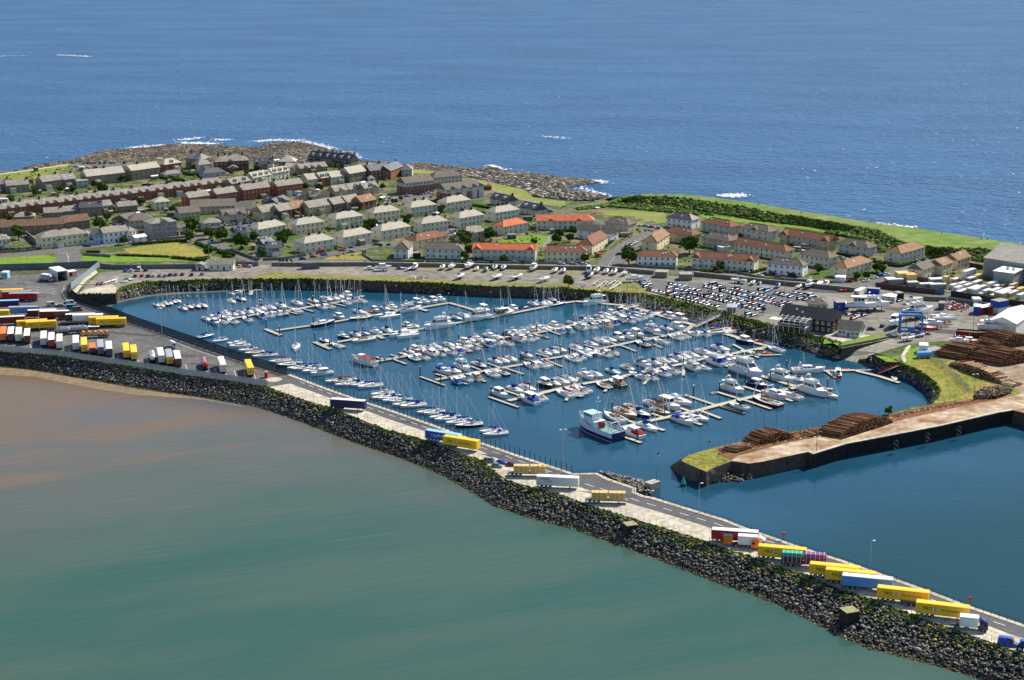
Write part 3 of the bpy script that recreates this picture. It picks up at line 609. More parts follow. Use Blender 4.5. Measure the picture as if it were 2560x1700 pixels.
def house(fr, x1, y1, x2, y2, D, e=5.5, r=2.6, style='hip', wall='harl', roof='slate', label='', cat='house', cols=4, floors=2, chim=(), ridge=None, name='house', wing=0, gablet=0,
          door='gdark', group=None, auto=False, side=1, dormers=0, z=ZL, winw=1.1, chmat=None, nodoor=False, trimb=None):
    p1, p2 = at(fr, x1, y1, z), at(fr, x2, y2, z); d = p2 - p1; W = math.hypot(d.x, d.y); rz = math.atan2(d.y, d.x)
    fwd = Vector((-math.sin(rz), math.cos(rz), 0)); loc = (p1 + p2) / 2 + fwd * D / 2
    root = empty(name, loc, rz); reg(root, label, cat, group, auto, px(fr, x1, y1)[0])
    wm = WALL[wall]; mb = MB(); mb.box(-W / 2, W / 2, -D / 2, D / 2, -.3, e, wm)
    if trimb: mb.box(-W / 2 - .03, W / 2 + .03, -D / 2 - .03, D / 2 + .03, -.3, trimb[0], WALL[trimb[1]])
    if style in ('gable', 'hipr', 'hipl'):
        for sx in ((-1, 1) if style == 'gable' else ((-1,) if style == 'hipr' else (1,))):
            x = sx * W / 2; a = [(x, -D / 2, e), (x, D / 2, e), (x, 0, e + r * .96)]; b = [(q[0] - sx * .3, q[1], q[2]) for q in a]
            mb.add(a + b, [(0, 1, 2), (5, 4, 3), (0, 3, 4, 1), (1, 4, 5, 2), (2, 5, 3, 0)], wm)
    if style == 'gablef':
        for sy in (-1, 1):
            y = sy * D / 2; a = [(-W / 2, y, e), (W / 2, y, e), (0, y, e + r * .96)]; b = [(q[0], q[1] - sy * .3, q[2]) for q in a]
            mb.add(a + b, [(0, 1, 2), (5, 4, 3), (0, 3, 4, 1), (1, 4, 5, 2), (2, 5, 3, 0)], wm)
    rm = MB(); rid = {'o': m_ridge, 'l': m_ridgel, None: None}[ridge]
    roof_part(rm, W, D, e, r, style, ROOF[roof], ridge=rid)
    gw = []
    if wing: gw = [(-W / 2 + wing / 2, wing), (W / 2 - wing / 2, wing)]
    if gablet: gw = [(gablet if abs(gablet) > .01 else 0, 4.5)] if not isinstance(gablet, (list, tuple)) else [(g, 3.6) for g in gablet]
    for gx, ww in gw:
        pr = 1.0 if wing else .25; hr = min(r * .92, ww * .45)
        y0 = -D / 2 - pr
        mb.box(gx - ww / 2, gx + ww / 2, y0, -D / 2 + .1, -.3, e, wm)
        a = [(gx - ww / 2, y0, e), (gx + ww / 2, y0, e), (gx, y0, e + hr * .96)]; b = [(q[0], q[1] + .3, q[2]) for q in a]
        mb.add(a + b, [(0, 1, 2), (5, 4, 3), (0, 3, 4, 1), (1, 4, 5, 2), (2, 5, 3, 0)], wm)
        o = .3; yb = 0
        rm.add([(gx - ww / 2 - o, y0 - o, e + .05), (gx, y0 - o, e + hr + .14), (gx, yb, e + hr + .14), (gx - ww / 2 - o, yb, e + .05), (gx + ww / 2 + o, y0 - o, e + .05), (gx + ww / 2 + o, yb, e + .05)],
               [(0, 1, 2, 3), (1, 4, 5, 2), (0, 4, 1)], ROOF[roof])
        if rid: rm.tube((gx, y0 - o, e + hr + .14), (gx, yb, e + hr + .14), .16, rid, 4)
    build(mb, 'wall', root); ro = build(rm, 'roof', root)
    for cx in chim:
        xx, yy = (cx * W / 2, 0) if not isinstance(cx, tuple) else (cx[0] * W / 2, cx[1] * D / 2)
        key = (chmat or 'd', 'c')
        if key not in CHM: CHM[key] = chimney_mesh(1.3, .7, 1.1, WALL[chmat] if chmat else m_chim, 3)
        co = link('chimney', CHM[key], ro); zz = e + r * (1 - abs(yy) / (D / 2 + .4)) if style != 'flat' else e
        co.location = (xx, yy, zz); co.rotation_euler = (0, 0, PI / 2 if style != 'gablef' and abs(cx if not isinstance(cx, tuple) else cx[0]) > .9 else 0)
    fh = e / floors; wm_ = winmesh(winw, min(1.35, fh * .5))
    for fl in range(floors):
        zz = fl * fh + fh * .33
        for c in range(cols):
            xx = -W / 2 + W * (c + .5) / cols
            if fl == 0 and c == cols // 2 and not nodoor:
                o = link('door', doormesh(door), root); o.location = (xx, -D / 2, 0); continue
            yy = -D / 2 - (1.0 if wing and abs(abs(xx) - W / 2) < wing else 0)
            o = link('window', wm_, root); o.location = (xx, yy - (.25 if gablet and not wing and not isinstance(gablet, (list, tuple)) and abs(xx - gablet) < 2.2 else 0), zz)
        if side:
            for sx in (-1, 1):
                ns = 2 if D > 9.5 else 1
                for k in range(ns):
                    o = link('window', wm_, root); o.location = (sx * W / 2, -D / 2 + D * (k + .5) / ns + (0 if ns > 1 else D * .12), zz); o.rotation_euler = (0, 0, sx * PI / 2)
    rs = random.Random(int(abs(loc.x) * 7 + loc.y))
    if 'block' not in cat and style != 'flat' and D < 12 and z == ZL:
        if 'sky' not in CHM: sm = MB(); sm.box(-.4, .4, -.55, .55, 0, .08, paint((.45, .47, .48), .15, .8)); CHM['sky'] = sm.mesh('skylight')
        for k in range(rs.choice((0, 1, 2, 2, 3))): t = rs.uniform(.3, .6); o = link('skylight', CHM['sky'], ro); o.location = (rs.uniform(-.36, .36) * W, -D / 2 * t, e + r * (1 - t * D / (D + .8)) + .16); o.rotation_euler = (math.atan2(r, D / 2 + .4), 0, 0)
    if px(fr, x1, y1)[0] < 900 and fr in 'BC_' and floors == 2 and D < 11 and rs.random() < .6:
        em = MB(); q = rs.uniform(-.3, .3) * W; h2 = rs.uniform(2.3, 3.2); em.box(q - 1.7, q + 1.7, -D / 2 - 3, -D / 2 + .1, -.2, h2, WALL[rs.choice((wall, 'ivory', 'harlg', 'stone'))]); em.add([(q - 1.9, -D / 2 - 3.2, h2), (q + 1.9, -D / 2 - 3.2, h2), (q + 1.9, -D / 2, h2 + 1), (q - 1.9, -D / 2, h2 + 1)], [(0, 1, 2, 3), (3, 2, 1, 0)], ROOF[roof]); build(em, 'extension', root)
    for k in range(dormers):
        xx = -W / 2 + W * (k + .5) / dormers; dm = MB(); h0 = e + r * .30
        dm.box(-.9, .9, -.9, 1.5, 0, 1.25, WALL['white']); dm.box(-.7, .7, -.95, -.88, .2, 1.05, m_pane)
        dm.add([(-1.1, -1.1, 1.22), (1.1, -1.1, 1.22), (1.1, 1.7, 1.22), (-1.1, 1.7, 1.22), (0, -1.1, 1.85), (0, 1.7, 1.85)], [(0, 1, 4), (2, 3, 5), (0, 4, 5, 3), (1, 2, 5, 4), (3, 2, 1, 0)], ROOF[roof])
        o = build(dm, 'dormer', ro); o.location = (xx, -D / 2 * .70, h0)
    return root
# ---------------- vehicles
m_tyre = M('tyre', (.012, .012, .012), .9, .1, 3, spec=.2); m_glass = M('car_glass', (.012, .015, .02), .06, .1, 2, spec=.9); m_chas = M('chassis', (.02, .02, .022), .8, .2, 2); m_rim = paint((.35, .35, .36), .3, .6); m_lamp = paint((.7, .7, .65), .2, .6); m_rlamp = paint((.4, .01, .01), .3, .6)
def wheel_mesh(r, wd):
    k = ('wheel', r, wd)
    if k not in CHM:
        mb = MB(); mb.tube((0, -wd / 2, 0), (0, wd / 2, 0), r, m_tyre, 12); mb.tube((0, -wd / 2 - .01, 0), (0, wd / 2 + .01, 0), r * .55, m_rim, 8); CHM[k] = mb.mesh('wheel')
    return CHM[k]
CAR = {}
def car_spec(kind, c):
    k = (kind, c)
    if k in CAR: return CAR[k]
    pc = paint((.46, .47, .48) if c == 'white' else (.2, .21, .225) if c == 'silver' else C_[c], .3, .5)
    L = {'hatchback': 3.9, 'saloon': 4.5, 'estate': 4.6, 'van': 5.0, 'people_carrier': 4.5, 'minibus': 5.6}[kind]; h = {'van': 2.2, 'minibus': 2.4, 'people_carrier': 1.7}.get(kind, 1.45); w = {'van': .95, 'minibus': 1.0}.get(kind, .87)
    b = MB(); hx = L / 2; bl = .88 if h < 2 else 1.05
    st = [(-hx, .35, bl * .85, .82), (-hx + .15, .25, bl * .97, .97), (-hx + .9, .22, bl, 1), (hx - 1.25, .22, bl, 1), (hx - .25, .25, bl * .82, .95), (hx, .35, bl * .62, .8)]
    b.loft([[(x, -w * t, z0), (x, -w * t, z1 - .06), (x, -w * t * .9, z1), (x, w * t * .9, z1), (x, w * t, z1 - .06), (x, w * t, z0)] for x, z0, z1, t in st], pc)
    if kind == 'saloon': g = (-hx + .75, -hx + 1.35, hx - 2.15, hx - 1.35)
    elif kind in ('van', 'minibus'): g = (-hx + .1, -hx + .2, hx - 1.6, hx - .95)
    elif kind == 'people_carrier': g = (-hx + .12, -hx + .45, hx - 1.8, hx - .85)
    elif kind == 'estate': g = (-hx + .12, -hx + .6, hx - 2.1, hx - 1.3)
    else: g = (-hx + .12, -hx + .65, hx - 1.9, hx - 1.15)
    wt = w * .82; gm = MB()
    zt = h - .05
    gm.add([(g[0], -w * .9, bl - .02), (g[3], -w * .9, bl - .02), (g[3], w * .9, bl - .02), (g[0], w * .9, bl - .02), (g[1], -wt, zt), (g[2], -wt, zt), (g[2], wt, zt), (g[1], wt, zt)], [(0, 1, 5, 4), (1, 2, 6, 5), (2, 3, 7, 6), (3, 0, 4, 7), (4, 5, 6, 7)], m_glass)
    b.add([(g[1] - .03, -wt - .02, zt), (g[2] + .03, -wt - .02, zt), (g[2] + .03, wt + .02, zt), (g[1] - .03, wt + .02, zt), (g[1] + .1, -wt + .1, h), (g[2] - .1, -wt + .1, h), (g[2] - .1, wt - .1, h), (g[1] + .1, wt - .1, h)], [(0, 1, 5, 4), (1, 2, 6, 5), (2, 3, 7, 6), (3, 0, 4, 7), (4, 5, 6, 7)], pc)
    # pillars
    for sy in (-1, 1):
        for (xa, xb) in ((g[0], g[1]), (g[3], g[2]), ((g[0] + g[3]) / 2, (g[1] + g[2]) / 2)): b.tube((xa, sy * w * .9, bl - .03), (xb, sy * wt, zt), .045, pc, 4)
        if kind == 'van': b.add([(g[0] - .02, sy * w * .93, bl - .05), ((g[0] + g[3]) / 2 + .3, sy * w * .93, bl - .05), ((g[1] + g[2]) / 2 + .3, sy * (wt + .03), zt), (g[1] - .02, sy * (wt + .03), zt)], [(0, 1, 2, 3) if sy < 0 else (3, 2, 1, 0)], pc)
    b.box(hx - .06, hx + .02, -.7, -.4, .5, .66, m_lamp); b.box(hx - .06, hx + .02, .4, .7, .5, .66, m_lamp); b.box(-hx - .02, -hx + .05, -.7, -.5, .6, .78, m_rlamp); b.box(-hx - .02, -hx + .05, .5, .7, .6, .78, m_rlamp)
    CAR[k] = (b.mesh('body'), gm.mesh('window'), L, w, .31 if h < 2 else .35); return CAR[k]
def car(loc, rz, kind, c, label, cat=None, group=None, auto=False, wheels=True):
    bm_, gm, L, w, wr = car_spec(kind, c); nm = {'hatchback': 'hatchback_car', 'saloon': 'saloon_car', 'estate': 'estate_car', 'people_carrier': 'people_carrier'}.get(kind, kind)
    root = empty(nm, loc, rz); reg(root, label, cat or ('van' if kind in ('van', 'minibus') else 'car'), group, auto)
    link('body', bm_, root); link('window', gm, root)
    if wheels:
        wm = wheel_mesh(wr, .2)
        for x in (-L * .31, L * .31):
            for y in (-w + .08, w - .08): o = link('wheel', wm, root); o.location = (x, y, wr)
    return root
m_door = paint((.55, .55, .54), .5)
TXT = {}
def text_on(root, txt, size, col, x, y, z, rz=0, sx=1):
    k = (txt, size, col)
    if k not in TXT: TXT[k] = textmesh(txt, size, paint(C_[col] if isinstance(col, str) else col, .5))
    o = link('lettering', TXT[k], root); o.location = (x, y, z); o.rotation_euler = (PI / 2, 0, rz); o.scale = (sx, 1, 1); return o
def flag_logo(root, x, y, z, s=1):
    mb = MB(); c1, c2, c3, c4 = (paint(c) for c in ((.02, .06, .4), (.6, .02, .02), (.75, .75, .75), (.75, .5, .03)))
    mb.add([(0, 0, 0), (0, 0, .55), (.5, 0, .3)], [(0, 2, 1)], c3); mb.add([(0, 0, 0), (.5, 0, .28), (.85, 0, .0)], [(0, 2, 1)], c1); mb.add([(0, 0, .55), (.5, 0, .3), (.9, 0, .55)], [(0, 1, 2)], c2); mb.add([(.5, 0, .29), (.92, 0, .02), (.95, 0, .5)], [(0, 1, 2)], c3)
    o = build(mb, 'logo', root); o.location = (x, y, z); o.scale = (s, 1, s); return o
TS = {}
def trailer(loc, rz, col, roofc, label, kind='box', txt=None, L=13.6, rear='+', group=None, endc=None, cat='trailer', name='semi_trailer', h=2.85, auto=False, front=None, logo=None, wheels=True, zb=1.15, doortext=None):
    """length along x, wheels towards -x side if rear == '-' ; the camera-facing long side is -y"""
    root = empty(name, loc, rz); reg(root, label, cat, group, auto); hx = L / 2; w = 1.27; sg = 1 if rear == '+' else -1
    ch = MB(); ch.box(-hx + .1, hx - .1, -.5, .5, .85, zb, m_chas); ch.box(sg * (hx - .4) - .15, sg * (hx - .4) + .15, -1.1, 1.1, .45, .65, m_chas)
    ch.box(-hx, hx, -1.2, 1.2, zb - .1, zb, m_chas); build(ch, 'chassis', root)
    if kind == 'box':
        b = MB(); m = paint(C_[col], .35, .45) if isinstance(col, str) else paint(col, .35, .45)
        b.box(-hx, hx, -w, w, zb, zb + h, m)
        em = paint(C_[endc or col], .4)
        b.box(-hx - .03, -hx + .05, -w - .02, w + .02, zb - .05, zb + h + .03, em); b.box(hx - .05, hx + .03, -w - .02, w + .02, zb - .05, zb + h + .03, em)
        for i in range(1, 14):
            x = -hx + L * i / 14
            for sy in (-1, 1): b.box(x - .03, x + .03, sy * w - .02, sy * w + .02, zb, zb + h, m)
        build(b, 'body', root)
        r = MB(); rm = paint(C_[roofc] if isinstance(roofc, str) else roofc, .5, .3); r.add([(-hx, -w - .01, zb + h), (hx, -w - .01, zb + h), (hx, w + .01, zb + h), (-hx, w + .01, zb + h), (-hx + .1, -w + .25, zb + h + .10), (hx - .1, -w + .25, zb + h + .10), (hx - .1, w - .25, zb + h + .10), (-hx + .1, w - .25, zb + h + .10)], [(0, 1, 5, 4), (1, 2, 6, 5), (2, 3, 7, 6), (3, 0, 4, 7), (4, 5, 6, 7), (3, 2, 1, 0)], rm); build(r, 'roof', root)
        d = MB(); 
        for sy in (-1, 1):
            d.box(sg * hx - .02 + sg * .05, sg * hx + .02 + sg * .05, sy * .62 - .57, sy * .62 + .57, zb + .1, zb + h - .1, em if endc or col != 'white' else m_door)
            for q in (-.3, .3): d.tube((sg * (hx + .10), sy * .62 + q, zb), (sg * (hx + .10), sy * .62 + q, zb + h), .03, m_rim, 4)
        build(d, 'door', root)
    elif kind == 'tank':
        b = MB(); m = paint(C_[col], .18, .7); rr = 1.15; rings = []
        for x, s in ((-hx, .55), (-hx + .35, .9), (-hx + .8, 1), (hx - .8, 1), (hx - .35, .9), (hx, .55)):
            rings.append([(x, rr * s * math.cos(t * PI / 7), zb + rr + .05 + rr * s * math.sin(t * PI / 7)) for t in range(14)])
        b.loft(rings, m); b.box(-hx * .7, hx * .7, -.35, .35, zb + 2 * rr + .02, zb + 2 * rr + .12, m_rim); build(b, 'tank', root)
        for i in range(4): mh = MB(); mh.tube((0, 0, 0), (0, 0, .3), .28, m_rim, 10); o = build(mh, 'hatch', root); o.location = (-hx * .6 + i * hx * .4, 0, zb + 2 * rr + .05)
    if kind in ('skeletal', 'flat'):
        b = MB(); b.box(-hx, hx, -w, w, zb, zb + .14, paint(C_[col], .7)); build(b, 'deck', root)
    if kind == 'skeletal':
        pass
    if wheels:
        wm = wheel_mesh(.5, .32)
        for k in (0, 1.35, 2.7):
            for sy in (-1, 1): o = link('wheel', wm, root); o.location = (sg * (hx - 1.6 - k), sy * 1.0, .5)
        lg = MB(); lg.box(-.08, .08, -.08, .08, 0, .9, m_chas); lg.box(-.18, .18, -.15, .15, 0, .06, m_chas); lm = lg.mesh('leg')
        for sy in (-1, 1): o = link('leg', lm, root); o.location = (-sg * (hx - 2.9), sy * .85, 0)
    if txt:
        for (t, s, c, x, z) in txt: text_on(root, t, s, c, x, -w - .045, zb + z)
    if logo is not None: flag_logo(root, logo, -w - .05, zb + 1.25, 1.35)
    if doortext:
        t, s, c = doortext; o = text_on(root, t, s, c, 0, 0, 0); o.rotation_euler = (PI / 2, 0, PI / 2 * sg); o.location = (sg * (hx + .09), -.95 * sg if sg > 0 else .95, zb + .9)
    return root
PO = [('P&O', 1.25, 'black', -5.0, 1.2), ('Ferrymasters', .95, (.10, .05, .02), -.3, 1.2)]
def tractor(loc, rz, c, label, name='lorry_cab', cat='lorry', body=None, group=None, L=6.2, bodyc='white', bl=6.0):
    root = empty(name, loc, rz); reg(root, label, cat, group); pc = paint(C_[c], .25, .6); hx = L / 2
    ch = MB(); ch.box(-hx - (bl if body else 0), hx - .3, -.45, .45, .6, .95, m_chas); build(ch, 'chassis', root)
    b = MB(); f0 = hx - 2.2
    b.add([(f0, -1.2, .55), (hx, -1.2, .55), (hx, 1.2, .55), (f0, 1.2, .55), (f0, -1.2, 2.9), (hx - .25, -1.15, 2.75), (hx - .25, 1.15, 2.75), (f0, 1.2, 2.9), (hx, -1.18, 1.6), (hx, 1.18, 1.6)],
          [(0, 1, 8, 5, 4), (1, 2, 9, 8), (8, 9, 6, 5), (2, 3, 7, 6, 9), (3, 0, 4, 7), (4, 5, 6, 7)], pc)
    b.add([(f0, -1.1, 2.88), (hx - .5, -1.05, 2.78), (hx - .5, 1.05, 2.78), (f0, 1.1, 2.88), (f0, -1.0, 3.55), (f0 + .5, -.95, 3.5), (f0 + .5, .95, 3.5), (f0, 1.0, 3.55)], [(0, 1, 5, 4), (1, 2, 6, 5), (2, 3, 7, 6), (3, 0, 4, 7), (4, 5, 6, 7)], pc)
    build(b, 'cab', root)
    g = MB(); g.add([(hx + .015, -1.08, 1.65), (hx + .015, 1.08, 1.65), (hx - .21, 1.05, 2.6), (hx - .21, -1.05, 2.6)], [(0, 1, 2, 3)], m_glass)
    for sy in (-1, 1): g.add([(hx - .15, sy * 1.215, 1.6), (hx - 1.2, sy * 1.215, 1.6), (hx - 1.2, sy * 1.215, 2.3), (hx - .35, sy * 1.215, 2.3)], [(0, 1, 2, 3), (3, 2, 1, 0)], m_glass)
    build(g, 'window', root)
    wm = wheel_mesh(.5, .35); xs = [hx - 1.2, -hx + 1.0] + ([-hx - bl + 1.6] if body else [])
    for x in xs:
        for sy in (-1, 1): o = link('wheel', wm, root); o.location = (x, sy * 1.0, .5)
    if body:
        bb = MB(); x0 = f0 - .3 - bl - 1.5; bb.box(x0, f0 - .3, -1.25, 1.25, 1.0, 3.6, paint(C_[bodyc], .4)); bb.box(x0 - .02, f0 - .28, -1.27, 1.27, 3.5, 3.65, paint((.7, .7, .68), .4)); build(bb, 'body', root)
    return root
# ---------------- boats (bow along +x, 8 m long, waterline z=0)
m_deckw = M('boat_deck', (.78, .77, .72), .5, .06, 1, spec=.4); m_cock = M('cockpit_sole', (.26, .20, .12), .7, .2, 2); m_alu = M('mast_alloy', (.62, .62, .60), .35, .05, 1, spec=.6); m_teak = M('teak', (.33, .19, .08), .6, .2, 2); m_anti = M('antifouling_blue', (.03, .05, .12), .7, .2, 1)
HUL = {'white': paint((.78, .78, .76), .22, .6), 'ivory': paint((.66, .62, .50), .3, .5), 'navy': paint((.008, .015, .07), .2, .6), 'blue': paint((.02, .09, .40), .2, .6), 'red': paint((.30, .012, .012), .25, .6), 'bred': paint((.55, .03, .015), .3, .5), 'black': paint((.015, .015, .018), .3, .6), 'teal': paint((.02, .22, .26), .25, .6), 'lblue': paint((.12, .38, .58), .25, .6), 'green': paint((.01, .10, .05), .3, .5), 'wood': m_teak, 'grey': paint((.35, .36, .37), .3, .5), 'maroon': paint((.10, .008, .012), .3, .5), 'orange': paint((.70, .15, .02), .4, .4), 'yellow': paint((.7, .42, .03), .35, .4), 'rust': M('rusty_hull', (.10, .035, .02), .9, .4, 2)}
CVR = {'blue': M('canvas_blue', (.012, .05, .30), .8, .15, 3, spec=.1), 'navy': M('canvas_navy', (.01, .015, .08), .8, .15, 3, spec=.1), 'red': M('canvas_red', (.30, .012, .012), .8, .15, 3, spec=.1), 'white': M('canvas_white', (.62, .61, .56), .8, .08, 3, spec=.1), 'green': M('canvas_green', (.01, .25, .17), .8, .15, 3, spec=.1), 'tan': M('canvas_tan', (.26, .13, .05), .8, .15, 3, spec=.1)}
def hull_part(b, d, hm, beam=1.42, fb=.85, fbs=.65, full=.55, stern=.75, wl=None, draft=.35, stripe=None):
    rings = []; top = []
    for i in range(13):
        t = i / 12; x = -4 + 8 * t
        bb = beam * (stern + (1 - stern) * min(1, t / .35) ** .7 if t < .4 else max(.012, (1 - ((t - .4) / .6) ** (1.5 + full)) ** .9))
        z = fbs + (fb - fbs) * t ** 1.6; xo = x + (.18 * max(0, t - .85) / .15)
        k = -draft * (1 - max(0, t - .6) / .4 * .85)
        rings.append([(xo, -bb, z), (xo - .02 * i, -bb * .97, z * .45), (x, -bb * .84, .02), (x, -bb * .4, k), (x, bb * .4, k), (x, bb * .84, .02), (xo - .02 * i, bb * .97, z * .45), (xo, bb, z)])
        top.append((xo, bb, z))
    n = 8; vs = [v for r in rings for v in r]; hs = HUL[hm]
    for k in range(12):
        for i in range(n - 1):
            m = hs if i in (0, 6) else (hs if i in (1, 5) else m_anti)
            o = len(b.v); q = [vs[k * n + i], vs[(k + 1) * n + i], vs[(k + 1) * n + i + 1], vs[k * n + i + 1]]
            b.add(q, [(0, 1, 2, 3)], m)
    b.add(rings[0], [(0, 1, 2, 3, 4, 5, 6, 7)], hs)
    dv = []
    for (x, y, z) in top: dv += [(x, -y * .96, z + .02), (x, y * .96, z + .02)]
    d.add(dv, [(2 * i, 2 * i + 2, 2 * i + 3, 2 * i + 1) for i in range(12)], m_deckw)
    for i in range(12):   # gunwale
        for s in (-1, 1): d.tube((top[i][0], s * top[i][1], top[i][2] + .02), (top[i + 1][0], s * top[i + 1][1], top[i + 1][2] + .02), .035, m_deckw, 4, cap=False)
    return top
BO = {}
def sailboat_spec(hm, cv, mh=10.0, jib=1, spray=None, keel=False, wood=False, masts=1, small=False):
    k = ('s', hm, cv, mh, jib, spray, keel, wood, masts)
    if k in BO: return BO[k]
    h, d = MB(), MB(); hull_part(h, d, hm, beam=1.42)
    if keel: h.add([(-.9, -.08, -.3), (.9, -.08, -.3), (.5, -.06, -1.5), (-.7, -.06, -1.5), (-.9, .08, -.3), (.9, .08, -.3), (.5, .06, -1.5), (-.7, .06, -1.5)], [(0, 1, 2, 3), (7, 6, 5, 4), (3, 2, 6, 7), (1, 5, 6, 2), (0, 3, 7, 4)], m_anti)
    d.box(-3.5, -1.2, -.62, .62, .66, .735, m_cock)
    for s in (-1, 1): d.box(-3.6, -1.1, s * .72 - .1, s * .72 + .1, .68, .92, m_deckw)
    d.box(-3.9, -3.6, -.8, .8, .66, .9, m_deckw)
    sp = [('hull', h.mesh('hull'), []), ('deck', d.mesh('deck'), [])]
    c = MB(); cm = m_teak if wood else m_deckw
    c.add([(-1.15, -.78, .7), (1.9, -.45, .78), (1.9, .45, .78), (-1.15, .78, .7), (-1.15, -.66, 1.18), (1.55, -.34, 1.05), (1.55, .34, 1.05), (-1.15, .66, 1.18)], [(0, 1, 5, 4), (1, 2, 6, 5), (2, 3, 7, 6), (3, 0, 4, 7), (4, 5, 6, 7)], cm)
    c.box(-.9, -.3, -.25, .25, 1.1, 1.22, m_glass)
    w = MB()
    for s in (-1, 1): w.add([(-.9, s * .765, .86), (1.0, s * .575, .90), (.9, s * .54, 1.0), (-.9, s * .72, 1.06)], [(0, 1, 2, 3) if s < 0 else (3, 2, 1, 0)], m_glass)
    sp.append(('cabin', c.mesh('cabin'), [('window', w.mesh('window'), [])]))
    m = MB(); mm = m_teak if wood else m_alu; m.tube((.7, 0, .8), (.55, 0, mh), .095, mm, 6, .07)
    for zz in (mh * .5,): m.tube((.62, -.75, zz), (.62, .75, zz), .035, mm, 4)
    sp.append(('mast', m.mesh('mast'), []))
    if masts > 1: m2 = MB(); m2.tube((-2.9, 0, .7), (-3.0, 0, mh * .68), .07, mm, 6); sp.append(('mast', m2.mesh('mast'), []))
    bo = MB(); bo.tube((.6, 0, 1.75), (-2.9, 0, 1.65), .06, mm, 6); ch = []
    if cv: cvm = MB(); cvm.loft([[(x, r * math.cos(t), z + r * 1.3 * math.sin(t)) for t in (0, 1.05, 2.1, 3.14, 4.2, 5.24)] for x, r, z in ((.75, .26, 2.0), (0, .22, 1.92), (-1.5, .17, 1.8), (-2.9, .1, 1.72))], CVR[cv]); ch = [('sail_cover', cvm.mesh('sail_cover'), [])]
    sp.append(('boom', bo.mesh('boom'), ch))
    if jib: j = MB(); j.tube((4.0, 0, .95), (.62, 0, mh * .96), .10 if jib == 1 else .02, CVR['white'] if jib == 1 else m_alu, 5, .03); j.tube((-3.95, 0, .8), (.55, 0, mh), .018, m_alu, 3); sp.append(('furled_jib' if jib == 1 else 'forestay', j.mesh('furled_jib'), []))
    if spray: s_ = MB(); s_.loft([[(x, -.72, 1.15), (x, -.5, zz), (x, .5, zz), (x, .72, 1.15)] for x, zz in ((-.7, 1.25), (-1.1, 1.75), (-1.8, 1.8))], CVR[spray], close=False, cap0=False, cap1=False); sp.append(('spray_hood', s_.mesh('spray_hood'), []))
    r = MB()
    for s in (-1, 1):
        for x in (-3.8, -2.6, -1.2, .2, 1.6, 2.9): r.tube((x, s * (1.2 if x < 1.5 else 1.2 - (x - 1.5) * .3), .75), (x, s * (1.2 if x < 1.5 else 1.2 - (x - 1.5) * .3), 1.35), .02, m_alu, 3)
        r.tube((-3.8, s * 1.05, 1.35), (1.6, s * 1.2, 1.4), .018, m_alu, 3); r.tube((1.6, s * 1.2, 1.4), (4.1, s * .15, 1.5), .018, m_alu, 3)
    sp.append(('guard_rail', r.mesh('guard_rail'), []))
    BO[k] = sp; return sp
